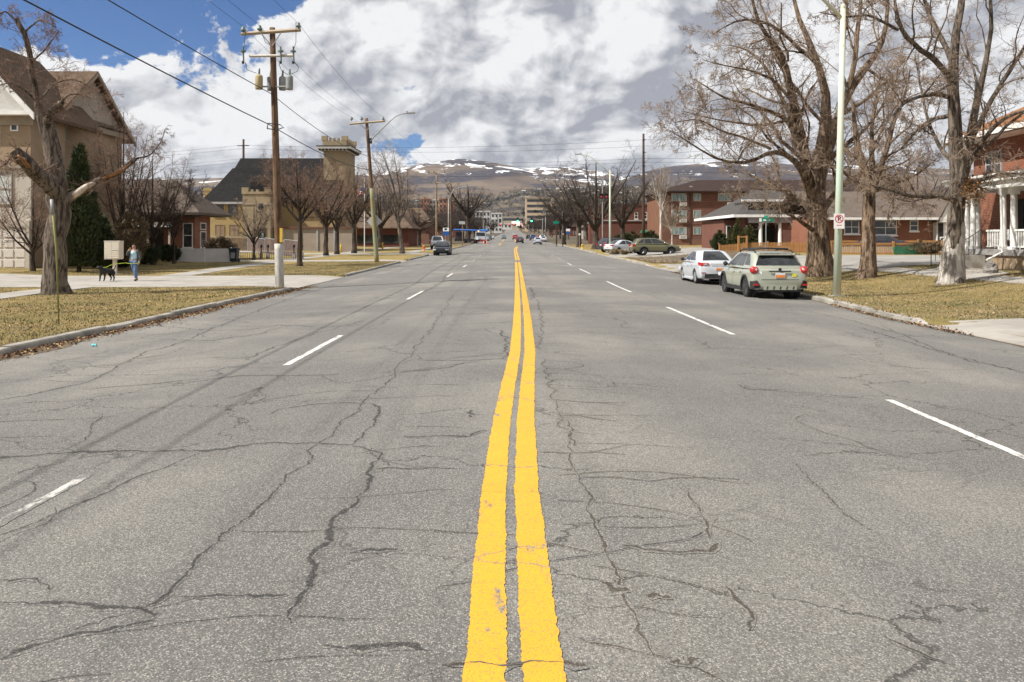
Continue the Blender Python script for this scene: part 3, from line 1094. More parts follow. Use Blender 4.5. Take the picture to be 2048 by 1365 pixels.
shingle_mat('shingle_brown', (0.15, 0.105, 0.075), (0.105, 0.072, 0.052))
shingle_mat('shingle_black', (0.026, 0.025, 0.025), (0.015, 0.015, 0.015))
shingle_mat('shingle_grey', (0.095, 0.089, 0.085), (0.064, 0.06, 0.057))
shingle_mat('shingle_darkbrown', (0.055, 0.036, 0.032), (0.036, 0.024, 0.022))
shingle_mat('shingle_taupe', (0.15, 0.12, 0.10), (0.105, 0.083, 0.07))
shingle_mat('shingle_rust', (0.27, 0.13, 0.065), (0.2, 0.095, 0.05))
shingle_mat('siding_shingle', (0.42, 0.375, 0.33), (0.36, 0.32, 0.28))
shingle_mat('siding_white', (0.70, 0.69, 0.66), (0.62, 0.61, 0.58))
simple('stucco_tan', (0.33, 0.245, 0.165), (0.285, 0.21, 0.14), 0.8, 0.95, 0.01, 30)
simple('stucco_cream', (0.52, 0.47, 0.40), (0.46, 0.41, 0.35), 0.8, 0.95, 0.01, 30)
simple('white_trim', (0.78, 0.77, 0.74), (0.68, 0.67, 0.64), 1.5, 0.6)
simple('white_vinyl', (0.74, 0.72, 0.70), (0.66, 0.645, 0.63), 1.2, 0.5)
simple('cream_trim', (0.60, 0.54, 0.45), (0.52, 0.47, 0.39), 1.5, 0.6)
simple('grey_trim', (0.36, 0.35, 0.36), (0.29, 0.28, 0.29), 1.5, 0.7)
simple('taupe_trim', (0.30, 0.24, 0.18), (0.24, 0.19, 0.14), 1.5, 0.7)
simple('dark_trim', (0.045, 0.038, 0.034), None, 2, 0.7)
simple('cornice_white', (0.62, 0.60, 0.56), (0.5, 0.48, 0.45), 1.5, 0.7)
simple('door_white', (0.66, 0.61, 0.55), (0.6, 0.555, 0.5), 1.0, 0.6)
simple('blind_white', (0.52, 0.53, 0.50), (0.44, 0.45, 0.43), 3.0, 0.6)
simple('board_brown', (0.27, 0.19, 0.135), (0.21, 0.15, 0.105), 2.0, 0.8)
simple('dark_recess', (0.03, 0.026, 0.024), None, 2, 0.9)
simple('porch_floor', (0.30, 0.29, 0.28), (0.24, 0.23, 0.22), 2, 0.85, 0.004, 30)
simple('wood_fence', (0.42, 0.215, 0.075), (0.33, 0.165, 0.06), 3.0, 0.75, 0.004, 20, stretch=(4, 4, .5))
simple('wood_pale', (0.50, 0.37, 0.25), (0.42, 0.30, 0.20), 3.0, 0.8, 0.004, 20, stretch=(4, 4, .5))
simple('green_tarp', (0.045, 0.16, 0.09), (0.03, 0.12, 0.065), 2.0, 0.5, 0.03, 5)
m, gg, bs = material('glass_dark')
ob = gg.n('ShaderNodeTexCoord').outputs['Object']
gg.put(bs.inputs['Base Color'], gg.mix(gg.mr(gg.noise(ob, 0.9, 3.0, 0.5), 0.4, 0.65), (0.018, 0.021, 0.024), (0.06, 0.065, 0.065)))
bs.inputs['Roughness'].default_value = 0.07
bs.inputs['Specular IOR Level'].default_value = 0.6
m, gg, bs = material('glass_curtain')
ob = gg.n('ShaderNodeTexCoord').outputs['Object']
gg.put(bs.inputs['Base Color'], gg.mix(gg.mr(gg.noise(gg.mapping(ob, (6, 6, .6)), 1.2, 3.0, 0.5), 0.4, 0.6), (0.10, 0.15, 0.15), (0.26, 0.32, 0.32)))
bs.inputs['Roughness'].default_value = 0.12
bs.inputs['Specular IOR Level'].default_value = 0.6


# ------------------------------------------------------------------ building helpers
def wpt(axis, sign, plane, a, d, z):
    """point on a wall: axis 'Y' wall facing sign*Y at y=plane, a runs along x; axis 'X' likewise"""
    return (a, plane + sign * d, z) if axis == 'Y' else (plane + sign * d, a, z)


def wbox(mb, axis, sign, plane, a0, a1, z0, z1, d0, d1):
    p, q = wpt(axis, sign, plane, a0, d0, z0), wpt(axis, sign, plane, a1, d1, z1)
    mb.box(min(p[0], q[0]), max(p[0], q[0]), min(p[1], q[1]), max(p[1], q[1]), min(p[2], q[2]), max(p[2], q[2]))
    return mb


def window(parent, axis, sign, plane, a0, a1, z0, z1, nv=1, nh=1, fm='white_trim', pm='glass_dark', sill=True, fw=0.07, sm=None):
    mb = MB()
    wbox(mb, axis, sign, plane, a0, a0 + fw, z0, z1, -.05, .06)
    wbox(mb, axis, sign, plane, a1 - fw, a1, z0, z1, -.05, .06)
    wbox(mb, axis, sign, plane, a0 + fw, a1 - fw, z1 - fw, z1, -.05, .058)
    wbox(mb, axis, sign, plane, a0 + fw, a1 - fw, z0, z0 + fw, -.05, .058)
    for i in range(1, nv):
        a = a0 + (a1 - a0) * i / nv
        wbox(mb, axis, sign, plane, a - fw * .4, a + fw * .4, z0 + fw, z1 - fw, -.05, .05)
    for i in range(1, nh):
        z = z0 + (z1 - z0) * i / nh
        wbox(mb, axis, sign, plane, a0 + fw, a1 - fw, z - fw * .4, z + fw * .4, -.05, .045)
    w = mb.build('window', fm, parent)
    wbox(MB(), axis, sign, plane, a0 + fw, a1 - fw, z0 + fw, z1 - fw, -.05, .02).build('pane', pm, w)
    if sill:
        wbox(MB(), axis, sign, plane, a0 - .08, a1 + .08, z0 - .12, z0 - .002, -.05, .13).build('sill', sm or fm, w)
    return w


def slab_quad(a, b, c, d, t):
    """roof plane of thickness t from four corners (counter-clockwise seen from above)"""
    up = [Vector(p) for p in (a, b, c, d)]
    n = (up[1] - up[0]).cross(up[3] - up[0]).normalized()
    if n.z < 0:
        n = -n
    low = [p - Vector((0, 0, t)) for p in up]
    mb = MB()
    mb.add(up + low, [(0, 1, 2, 3), (7, 6, 5, 4), (0, 4, 5, 1), (1, 5, 6, 2), (2, 6, 7, 3), (3, 7, 4, 0)])
    return mb


def hip_roof(x0, x1, y0, y1, z, rx0, rx1, ry, rz, t=0.14):
    """eave rectangle, ridge from rx0 to rx1 at y=ry"""
    e = [(x0, y0, z), (x1, y0, z), (x1, y1, z), (x0, y1, z), (rx0, ry, rz), (rx1, ry, rz)]
    low = [(p[0], p[1], p[2] - t) for p in e[:4]]
    mb = MB()
    mb.add(e + low, [(0, 1, 5, 4), (1, 2, 5), (2, 3, 4, 5), (3, 0, 4), (0, 6, 7, 1), (1, 7, 8, 2), (2, 8, 9, 3), (3, 9, 6, 0), (6, 9, 8, 7)])
    return mb


def gable_roof_x(x0, x1, y0, y1, z, ry, rz, t=0.16):
    """ridge parallel to x"""
    mb = MB()
    sec = [(y0, z), (ry, rz), (y1, z), (y1, z - t), (ry, rz - t), (y0, z - t)]
    mb.prism([(x0, a, b) for a, b in sec], None, (x1 - x0, 0, 0))
    return mb


def gable_roof_y(x0, x1, y0, y1, z, rx, rz, t=0.16):
    mb = MB()
    sec = [(x0, z), (rx, rz), (x1, z), (x1, z - t), (rx, rz - t), (x0, z - t)]
    mb.prism([(a, y0, b) for a, b in sec], None, (0, y1 - y0, 0))
    return mb


# ------------------------------------------------------------------ stucco apartment house at the far left
b = thing('apartment_house', (-34, 52, land(-34, 52)), 'tall tan stucco house with brown gabled roof behind the sawn-off tree', 'house')
MB().box(-46, -28.7, 49.6, 58.6, 0, 9.45).build('wall', 'stucco_tan', b)
MB().box(-46, -27.8, 46.0, 49.55, 0, 8.75).build('wall', 'stucco_tan', b)
MB().prism([(-28.62, 49.7, 9.45), (-28.62, 58.5, 9.45), (-28.62, 54.1, 12.75)], None, (-.3, 0, 0)).build('gable', 'siding_shingle', b)
rf = gable_roof_x(-46, -28.1, 48.8, 59.4, 8.95, 54.1, 13.05, 0.2).build('roof', 'shingle_brown', b)
mb = MB()
for sg in (-1, 1):
    ya = 54.1 + sg * 5.42
    mb.prism([(-28.05, ya, 8.78), (-28.05, 54.1, 12.98), (-28.05, 54.1, 12.72), (-28.05, ya, 8.52)], None, (-.12, 0, 0))
mb.build('bargeboard', 'taupe_trim', rf)
MB().box(-46, -28.35, 49.0, 59.2, 8.98, 9.36).build('soffit', 'taupe_trim', b)
mb = MB().box(-28.62, -28.2, 49.3, 59.0, 9.42, 9.66)
mb.build('pent_eave', 'shingle_taupe', b)
# front bay gable towards the street end
MB().prism([(-35.2, 45.95, 8.98), (-27.75, 45.95, 8.98), (-31.45, 45.95, 13.0)], None, (0, .35, 0)).build('gable', 'siding_white', b)
rf2 = gable_roof_y(-35.7, -27.2, 45.3, 53.0, 8.85, -31.45, 13.45, 0.2).build('roof', 'shingle_brown', b)
mb = MB()
for sg in (-1, 1):
    xa = -31.45 + sg * 4.3
    mb.prism([(xa, 45.28, 8.8), (-31.45, 45.28, 13.42), (-31.45, 45.28, 13.05), (xa, 45.28, 8.42)], None, (0, -.1, 0))
mb.build('bargeboard', 'white_trim', rf2)
MB().box(-36, -27.45, 45.4, 46.3, 8.74, 8.97).build('fascia', 'white_trim', b)
MB().box(-36, -27.62, 45.9, 46.02, 8.2, 8.74).build('fascia_shade', 'taupe_trim', b)  # taupe strip painting in the shadow below the fascia
MB().box(-46, -27.7, 45.86, 46.0, 2.7, 5.7).build('wall_panel', 'stucco_cream', b)
MB().box(-46, -27.66, 45.7, 46.0, 5.7, 5.95).build('string_course', 'taupe_trim', b)
window(b, 'Y', -1, 46.0, -28.95, -28.5, 7.87, 8.35, fm='white_trim', sill=False)
window(b, 'Y', -1, 46.0, -30.2, -29.55, 7.2, 8.5, 1, 2, fm='white_trim', sill=False)
window(b, 'Y', -1, 45.86, -30.6, -28.75, 3.6, 5.45, 1, 2, fm='taupe_trim', pm='blind_white', sill=False)
window(b, 'X', 1, -28.7, 50.7, 51.25, 7.95, 9.0, 1, 2, fm='grey_trim', pm='blind_white', sill=False)
window(b, 'X', 1, -28.7, 50.3, 51.6, 4.6, 6.0, 1, 2, fm='grey_trim', sill=False)
gd = MB().box(-32.6, -27.95, 45.78, 45.9, -0.1, 2.32).build('garage_door', 'door_white', b)
for i in range(7):
    for j in range(4):
        x0 = -32.5 + i * .66
        z0 = -0.02 + j * .57
        MB().box(x0, x0 + .54, 45.74, 45.785, z0 + .06, z0 + .47).build('panel', 'door_white', gd)
mb = MB().box(-33, -32.6, 45.7, 45.98, -.1, 2.7).box(-27.95, -27.7, 45.7, 45.98, -.1, 2.7).box(-32.6, -27.95, 45.7, 45.98, 2.32, 2.7)
mb.build('garage_surround', 'stucco_cream', b)
gable_roof_x(-28.9, -26.8, 50.2, 53.6, 4.75, 51.9, 6.0, .14).build('porch_roof', 'shingle_brown', b)
MB().prism([(-26.85, 50.35, 4.62), (-26.85, 53.45, 4.62), (-26.85, 51.9, 5.82)], None, (-.1, 0, 0)).build('porch_gable', 'stucco_tan', b)
MB().box(-28.7, -26.9, 50.5, 53.3, 0, 4.62).build('porch_wall', 'stucco_tan', b)

# ------------------------------------------------------------------ brick cottage with hip roof on the left
b = thing('brick_cottage', (-30, 69, land(-30, 69)), 'small orange brick cottage with brown hip roof and white sash window behind white fence', 'house')
Yc = 64.0
MB().box(-34.5, -25.5, 64.0, 67.3, -.3, 3.75).build('wall', 'brick_orange', b)
MB().box(-34.5, -29.5, 67.3, 74, -.3, 3.75).build('wall', 'brick_orange', b)
MB().box(-31.4, -27.0, 62.6, 63.99, -.3, 0.1).build('porch_floor', 'porch_floor', b)
hip_roof(-35.4, -24.75, 63.0, 70.4, 3.78, -31.0, -28.2, 66.7, 6.6, .2).build('roof', 'shingle_taupe', b)
hip_roof(-35.5, -28.6, 66.0, 75, 3.7, -33, -31, 70.5, 6.3, .2).build('roof', 'shingle_taupe', b)
mb = MB()
for i in range(15):
    x = -34.9 + i * .7
    mb.box(x, x + .1, 63.15, 64, 3.42, 3.6)
mb.build('eave_bracket', 'dark_trim', b, kind='stuff')
window(b, 'Y', -1, Yc, XA(366, Yc), XA(386, Yc), .95, 2.95, 1, 2)
window(b, 'X', 1, -25.5, 65.1, 66.3, .95, 2.3, 1, 1)
window(b, 'X', 1, -25.5, 65.1, 66.3, 2.42, 3.0, 1, 1, sill=False)
slab_quad((-30.6, 62.6, 2.75), (-26.7, 62.6, 2.75), (-26.9, 63.98, 3.3), (-30.6, 63.98, 3.3), .09).build('porch_roof', 'shingle_taupe', b)
mb = MB().box(-26.78, -26.66, 62.45, 62.58, 2.55, 2.78).box(-30.6, -26.78, 62.48, 62.58, 2.6, 2.72)
mb.build('porch_fascia', 'white_trim', b)
for x in (-30.3, -28.7, -27.0):
    MB().box(x - .06, x + .06, 62.7, 62.82, .1, 2.64).build('porch_post', 'cream_trim', b)
MB().box(-30.1, -28.0, 63.9, 63.97, .1, 2.5).build('door', 'dark_recess', b)

# ------------------------------------------------------------------ church
b = thing('church', (-29, 106, 0.2), 'yellow brick church with steep black roof and battlemented tower', 'church')
MB().box(-38.4, -22.4, 101, 115, 0, 6.35).build('wall', 'brick_yellow', b)
# flared roof: rings of the same profile, hipped at the left end
prof_r = [(0.0, 6.35, 0.0), (1.3, 7.05, 1.0), (2.6, 8.1, 1.75), (3.8, 9.4, 2.15), (5.2, 10.9, 2.5), (6.8, 12.55, 2.85)]
ringsR = []
for d, z, ins in prof_r:
    ringsR.append([(-22.1, 100.2 + d, z), (-39.3 + ins, 100.2 + d, z), (-39.3 + ins, 115.8 - d, z), (-22.1, 115.8 - d, z)])
mb = MB()
vs_ = [p for r_ in ringsR for p in r_]
fs = []
for i in range(len(ringsR) - 1):
    for j in range(3):
        fs.append((i * 4 + j + 1, i * 4 + j, (i + 1) * 4 + j, (i + 1) * 4 + j + 1))
    fs.append((i * 4 + 0, i * 4 + 3, (i + 1) * 4 + 3, (i + 1) * 4 + 0))
n_ = (len(ringsR) - 1) * 4
fs.append((n_, n_ + 1, n_ + 2, n_ + 3))
fs.append((0, 3, 2, 1))
mb.add(vs_, fs)
rf = mb.build('roof', 'shingle_black', b)
# cross hip over the left wing
mb = MB()
mb.add([(-39.0, 99.3, 6.3), (-32.9, 99.3, 6.3), (-31.2, 104.5, 9.4), (-33.6, 106.2, 11.2), (-36.3, 103.5, 10.9), (-37.6, 101.6, 8.6), (-33.4, 102.0, 9.0)],
       [(0, 1, 6, 5), (5, 6, 4), (6, 3, 4), (1, 2, 6), (6, 2, 3)])
mb.build('cross_hip', 'shingle_black', rf)
MB().box(-39.35, -32.8, 99.15, 99.35, 6.05, 6.32).build('gutter', 'grey_trim', rf)
MB().box(-38.2, -32.9, 99.6, 101.2, 0, 6.1).build('wall', 'brick_yellow', b)
for (a0, a1) in ((428, 447), (457, 475)):
    window(b, 'Y', -1, 99.6, XA(a0, 99.6), XA(a1, 99.6), 4.6, 6.0, 1, 1, fm='dark_trim', sm='brick_tan')
for (a0, a1) in ((430, 449), (458, 477)):
    window(b, 'Y', -1, 99.6, XA(a0, 99.6), XA(a1, 99.6), 2.1, 3.5, 2, 1, fm='brick_tan', pm='board_brown', sill=False)
# entrance turret
tu = MB().box(-33.0, -29.6, 97.6, 101.5, 0, 7.2).build('turret', 'brick_tan', b)
mb = MB()
mb.box(-33.1, -29.5, 97.5, 97.9, 7.2, 7.5).box(-33.1, -32.7, 97.9, 101.5, 7.2, 7.5).box(-29.9, -29.5, 97.9, 101.5, 7.2, 7.5)
for x in (-33.1, -31.95, -31.3, -30.65):
    pass
for (xa, xb, zt) in ((-33.1, -32.3, 8.0), (-32.0, -31.7, 7.75), (-31.35, -31.05, 7.75), (-30.3, -29.5, 8.0)):
    mb.box(xa, xb, 97.502, 97.9, 7.5, zt)
for ya in (98.6, 99.8, 101.0):
    mb.box(-29.9, -29.502, ya, ya + .5, 7.5, 7.9)
mb.build('battlement', 'brick_tan', tu)
MB().box(-33.08, -29.52, 97.52, 97.6, 5.9, 6.05).build('string_course', 'brick_pale', tu)
MB().lathe([(0.52, -.06), (0.52, .0), (0.36, 0.0)], (XA(522, 97.6), 97.58, ZA(415, 97.6)), 18, 'Y').build('window_ring', 'brick_pale', tu)
MB().lathe([(0.36, -.09), (0.36, .0)], (XA(522, 97.6), 97.58, ZA(415, 97.6)), 18, 'Y').build('round_window', 'glass_dark', tu)
MB().lathe([(0.2, -.07), (0.2, .0)], (XA(523, 97.6), 97.58, ZA(447, 97.6)), 14, 'Y').build('round_window', 'glass_dark', tu)
dr_ = MB().box(XA(516, 97.6), XA(531, 97.6), 97.5, 97.6, 0.6, 3.1).build('door', 'dark_recess', tu)
MB().box(XA(524, 97.6), XA(528, 97.6), 97.47, 97.5, 1.7, 2.4).build('door_glass', 'glass_curtain', dr_)
# bell tower
tw = MB().box(-24.6, -21.7, 104.0, 110.0, 0, 13.2).build('tower', 'brick_tan', b)
mb = MB().box(-25.0, -21.3, 103.6, 110.4, 13.2, 13.45).box(-25.35, -20.95, 103.25, 110.75, 13.45, 13.75)
mb.build('cornice', 'cornice_white', tw)
MB().box(-25.42, -20.88, 103.18, 110.82, 13.752, 13.84).build('cornice_cap', 'dark_trim', tw)
mb = MB()
for i in range(9):
    x = -25.1 + i * .46
    mb.box(x, x + .2, 103.4, 103.6, 13.22, 13.44)
for i in range(14):
    y = 103.6 + i * .48
    mb.box(-21.3, -21.1, y, y + .2, 13.22, 13.44)
mb.build('dentil', 'dark_trim', tw, kind='stuff')
mb = MB().box(-24.7, -21.6, 103.9, 104.3, 13.84, 14.55).box(-24.7, -24.3, 104.3, 109.7, 13.84, 14.55).box(-22.0, -21.6, 104.3, 109.7, 13.84, 14.55).box(-24.7, -21.6, 109.7, 110.1, 13.84, 14.55)
for (xa, xb, zt) in ((-24.85, -24.1, 15.15), (-23.9, -23.65, 14.9), (-23.35, -23.1, 14.9), (-22.8, -22.55, 14.9), (-22.25, -21.45, 15.15)):
    mb.box(xa, xb, 103.88, 104.32, 14.55, zt)
for (ya, yb, zt) in ((105.2, 105.6, 14.9), (106.4, 106.8, 14.9), (107.6, 108.0, 14.9), (109.4, 110.12, 15.1)):
    mb.box(-22.02, -21.48, ya, yb, 14.55, zt)
mb.build('battlement', 'brick_tan', tw)
# low annex and chimney
MB().box(-28.9, -19.8, 98.6, 101.2, 0, 3.0).build('annex', 'brick_pale', b)
for i in range(4):
    MB().box(-28.4 + i * 2.1, -28.2 + i * 2.1, 98.5, 98.6, 0, 3.0).build('annex_pilaster', 'grey_trim', b)
MB().box(-29.6, -19.6, 98.4, 101.4, 3.0, 3.2).build('annex_cap', 'brick_red', b)
ch = MB().box(-43.4, -42.3, 112, 113.4, 0, 8.9).box(-43.5, -42.2, 111.9, 113.5, 8.5, 8.65).build('chimney', 'brick_yellow', b)
MB().box(-46, -38.4, 108, 118, 0, 7.0).build('wall', 'brick_yellow', b)
MB().box(-46.2, -38.2, 107.8, 118.2, 7.0, 7.25).build('parapet_cap', 'cornice_white', b)

# dark low house between the church and the leaning tree
b = thing('low_house', (-24, 138, .6), 'low dark red brick house half hidden behind the leaning tree', 'house')
MB().box(-29, -17.4, 134, 146, 0, 3.6).build('wall', 'brick_dark', b)
hip_roof(-29.8, -16.6, 133.2, 147, 3.6, -27, -20, 140, 6.6).build('roof', 'shingle_brown', b)
MB().box(-26, -19, 133.9, 134.0, 1.0, 2.4).build('window', 'glass_dark', b)

b = thing('low_house', (-24, 172, .6), 'long brown roofed house beyond the flagpole trees', 'house')
MB().box(-34, -17.5, 168, 182, 0, 5.4).build('wall', 'brick_brown', b)
hip_roof(-35, -16.6, 167.2, 183, 5.4, -31, -20, 175, 8.6).build('roof', 'shingle_brown', b)
MB().box(-28, -20, 167.9, 168.0, 2.0, 3.6).build('window', 'glass_dark', b)

# ------------------------------------------------------------------ flat-roofed brick building on the right
b = thing('brick_building', (22, 150, .3), 'flat roofed dark red brick building with stepped parapet and white sash windows', 'building')
MB().box(16.4, 31, 150, 172, 0, 8.0).build('wall', 'brick_dark', b)
MB().box(16.3, 23.1, 149.9, 172, 8.0, 8.45).box(23.1, 31, 149.9, 172, 8.0, 8.3).build('parapet', 'brick_dark', b)
MB().box(16.25, 31.05, 149.82, 172.05, 5.1, 5.3).build('string_course', 'grey_trim', b)
MB().box(16.2, 23.15, 149.8, 172.1, 8.45, 8.55).build('parapet_cap', 'grey_trim', b)
for (a0, a1) in ((1269, 1276), (1287, 1294)):
    window(b, 'Y', -1, 150, XA(a0, 150), XA(a1, 150), 5.5, 6.8, 1, 2)
slab_quad((23.8, 148.9, 2.9), (26.2, 148.9, 2.9), (25.6, 150, 3.5), (24.4, 150, 3.5), .08).build('door_canopy', 'green_tarp', b)
MB().box(24.4, 25.6, 149.9, 150, .5, 2.8).build('door', 'dark_recess', b)
MB().box(24.8, 25.3, 149.86, 149.9, 1.3, 2.5).build('door_glass', 'glass_curtain', b)

# ------------------------------------------------------------------ three-storey brick apartment block on the right
b = thing('apartment_block', (40, 142, .4), 'three storey red brick apartment block with dark hip roof and air conditioners', 'building')
Yb = 135.0
x0 = XA(1325, Yb)
MB().box(x0, 66, Yb, 150, 0, 9.7).build('wall', 'brick_red', b)
hip_roof(x0 - .9, 67, Yb - .9, 151, 9.85, x0 + 7.6, 60, 142.5, 12.3, .25).build('roof', 'shingle_darkbrown', b)
for z in (7.95, 7.05, 5.15, 4.25):
    MB().box(x0 - .03, 66.05, Yb - .035, Yb - .002, z, z + .22).build('brick_band', 'brick_brown', b)
MB().box(x0 - .06, x0 - .002, Yb + .1, 150, .2, 9.6).build('end_wall', 'brick_brown', b)
MB().box(x0 + .9, 66.02, Yb - .07, Yb - .037, .1, 1.7).build('base_course', 'brick_brown', b)
for zr, zt in ((8.15, 9.45), (5.35, 6.6), (2.5, 3.75)):
    for (a0, a1, pm) in ((1343, 1373, 'glass_curtain'), (1387, 1402, 'glass_curtain'), (1436, 1462, 'glass_curtain'), (1478, 1492, 'glass_dark'), (1524, 1548, 'glass_curtain'), (1562, 1578, 'glass_dark'), (1600, 1625, 'glass_curtain')):
        window(b, 'Y', -1, Yb, XA(a0, Yb), XA(a1, Yb), zr, zt, 2, 1, fm='cream_trim', pm=pm, sill=False, fw=.05)
for z in (7.35, 4.55, 1.75):
    for px in (1359, 1454, 1540):
        ac = MB().box(XA(px, Yb), XA(px + 14, Yb), Yb - .3, Yb, z, z + .6).build('air_conditioner', 'white_trim', b)
        mb = MB()
        for i in range(5):
            mb.box(XA(px, Yb) + .08, XA(px + 14, Yb) - .08, Yb - .315, Yb - .302, z + .08 + i * .1, z + .13 + i * .1)
        mb.build('grille', 'grey_trim', ac)
for px in (1385, 1470, 1530):
    MB().box(XA(px, Yb), XA(px + 5, Yb), 136.8, 137.4, 10.6, 10.85).build('roof_vent', 'grey_trim', b)
mb = MB().cyl(XA(1380, Yb), Yb - .12, .5, 9.6, .06, 8).build('downspout', 'dark_trim', b)

# ------------------------------------------------------------------ grey-roofed bungalow with white porch (right)
b = thing('bungalow', (27, 80, land(27, 80)), 'red brick bungalow with grey hip roof, small dormer and white porch columns', 'house')
MB().box(22.6, 34.5, 77.4, 90, 0, 3.75).build('wall', 'brick_red', b)
MB().box(21.2, 22.59, 79.6, 89, 0, 3.6).build('wall', 'brick_red', b)
rf = hip_roof(20.9, 35.5, 75.0, 91, 3.85, 25.4, 31, 83, 6.7, .1).build('roof', 'shingle_grey', b)
MB().box(20.85, 35.5, 74.9, 75.0, 3.72, 3.98).box(20.8, 20.9, 75.0, 91, 3.72, 3.98).build('fascia', 'white_trim', rf)
MB().box(22.4, 27.2, 75.15, 75.6, 3.2, 3.72).build('porch_beam', 'grey_trim', b)
MB().box(22.2, 27.2, 75.0, 77.5, .3, .95).build('porch_floor', 'porch_floor', b)
for px in (1521, 1560):
    MB().tube([(XA(px, 75.4), 75.4, .95), (XA(px, 75.4), 75.4, 3.2)], [.19, .15], 12).build('column', 'white_trim', b)
MB().box(XA(1564, 75.4), 29.2, 75.3, 77.4, 0, 3.72).build('porch_wall', 'brick_red', b)
MB().box(23.2, 25.4, 77.3, 77.4, .95, 3.0).build('door', 'dark_recess', b)
window(b, 'Y', -1, 77.4, 22.7, 23.15, 1.2, 3.0, 1, 1, sill=False)
window(b, 'Y', -1, 79.6, 21.4, 22.3, 1.3, 3.0, 2, 1, sill=False)
window(b, 'Y', -1, 75.3, 27.6, 28.7, 1.7, 3.1, 1, 1, sill=True)
dm = MB().box(22.9, 25.4, 77.6, 82, 4.5, 5.35).build('dormer', 'dark_trim', b)
slab_quad((22.1, 76.6, 5.4), (26.2, 76.6, 5.4), (27.4, 83, 6.75), (24.9, 83, 6.75), .1).build('dormer_roof', 'shingle_grey', dm)
MB().box(22.05, 26.25, 76.5, 76.6, 5.28, 5.48).build('fascia', 'white_trim', dm)
window(dm, 'Y', -1, 77.6, 23.2, 23.8, 4.65, 5.3, 1, 1, fm='grey_trim', sill=False)
MB().cyl(XA(1569, 79), 79, 4.6, 5.9, .07, 8).build('vent_pipe', 'white_trim', b)
# ------------------------------------------------------------------ long brick bungalow behind the light pole (right)
b = thing('bungalow', (32, 73, land(32, 73)), 'long brick bungalow with brown roof and white windows behind the wooden fence', 'house')
Yw = 68.0
MB().box(26.4, XA(1866, Yw), Yw, 79, 0, 3.45).build('wall', 'brick_orange', b)
MB().box(26.3, XA(1866, Yw) + .02, Yw - .05, Yw, 0, 1.05).build('base_course', 'brick_red', b)
rf = gable_roof_x(25.6, 37.2, 67.1, 80, 3.4, 73.4, 6.05, .14).build('roof', 'shingle_taupe', b)
MB().box(25.6, 37.2, 66.98, 67.1, 3.28, 3.48).build('gutter', 'white_trim', rf)
window(b, 'Y', -1, Yw, XA(1688, Yw), XA(1718, Yw), 2.1, 3.28, 2, 2)
window(b, 'Y', -1, Yw, XA(1748, Yw), XA(1793, Yw), 2.0, 3.28, 2, 2)
window(b, 'Y', -1, Yw, XA(1819, Yw), XA(1836, Yw), 2.35, 3.25, 1, 2)
MB().box(XA(1866, Yw), XA(1893, Yw), Yw - .6, Yw + 4, 0, 3.1).build('porch', 'white_vinyl', b)
MB().box(XA(1866, Yw) + .1, XA(1878, Yw), Yw - .68, Yw - .6, 1.3, 3.0).build('porch_opening', 'dark_recess', b)
gable_roof_y(XA(1862, Yw), XA(1905, Yw), Yw - 1.1, Yw + 5, 3.2, XA(1888, Yw), 5.2, .14).build('porch_roof', 'shingle_taupe', b)
MB().prism([(XA(1866, Yw), Yw - 1.0, 3.08), (XA(1903, Yw), Yw - 1.0, 3.08), (XA(1888, Yw), Yw - 1.0, 5.02)], None, (0, .2, 0)).build('porch_gable', 'white_trim', b)
mb = MB().box(XA(1868, Yw), XA(1892, Yw), Yw - 1.0, Yw - .92, 1.75, 1.85)
for i in range(9):
    x = XA(1868, Yw) + i * .13
    mb.box(x, x + .05, Yw - .98, Yw - .94, .95, 1.75)
mb.build('balustrade', 'white_trim', b)

# ------------------------------------------------------------------ two-storey brick house with white porch at the far right
b = thing('brick_house', (26, 33, land(24, 33)), 'two storey orange brick house with white columned porch at the edge of the picture', 'house')
XW = 22.6
MB().box(XW, 34, 20, 39.0, .3, 6.3).build('wall', 'brick_orange', b)
hip_roof(XW - .95, 35, 19, 40.0, 6.55, 28, 29, 29.5, 10.4, .22).build('roof', 'shingle_rust', b)
MB().box(XW - .9, 34.9, 19.05, 39.95, 6.28, 6.40).build('soffit', 'white_trim', b)
MB().box(XW - 1.03, XW - .95, 18.9, 40.1, 6.36, 6.6).build('gutter', 'white_trim', b)
for (a0, a1) in ((36.7, 37.25), (37.4, 37.95)):
    window(b, 'X', -1, XW, a0, a1, 4.55, 5.75, 1, 2, fm='grey_trim', sill=False)
MB().box(XW - .16, XW, 36.6, 38.05, 4.38, 4.54).build('sill', 'white_trim', b)
window(b, 'X', -1, XW, 33.2, 34.4, 4.55, 5.75, 1, 2)
window(b, 'X', -1, XW, 30.2, 31.4, 4.55, 5.75, 1, 2)
# porch
XPf = 20.3
MB().box(XPf, XW, 24.2, 36.6, 0.95, 1.2).build('porch_floor', 'porch_floor', b)
MB().box(XPf + .1, XW, 24.3, 36.5, .2, .95).build('porch_base', 'stucco_tan', b)
MB().box(XPf - .25, XW, 23.9, 36.9, 4.05, 4.25).box(XPf - .1, XW, 24.0, 36.75, 3.75, 4.05).build('porch_entablature', 'white_trim', b)
MB().box(XPf - .35, XW, 23.8, 37.0, 4.25, 4.36).build('porch_cornice', 'white_trim', b)
slab_quad((XPf - .35, 23.8, 4.37), (XPf - .35, 37.0, 4.37), (XW, 36.6, 4.6), (XW, 24.2, 4.6), .02).build('porch_roof', 'shingle_rust', b)
def column(x, y):
    MB().box(x - .15, x + .15, y - .15, y + .15, 1.2, 1.32).tube([(x, y, 1.32), (x, y, 1.9), (x, y, 3.5)], [.115, .12, .10], 14).box(x - .14, x + .14, y - .14, y + .14, 3.5, 3.76).build('column', 'white_trim', b)


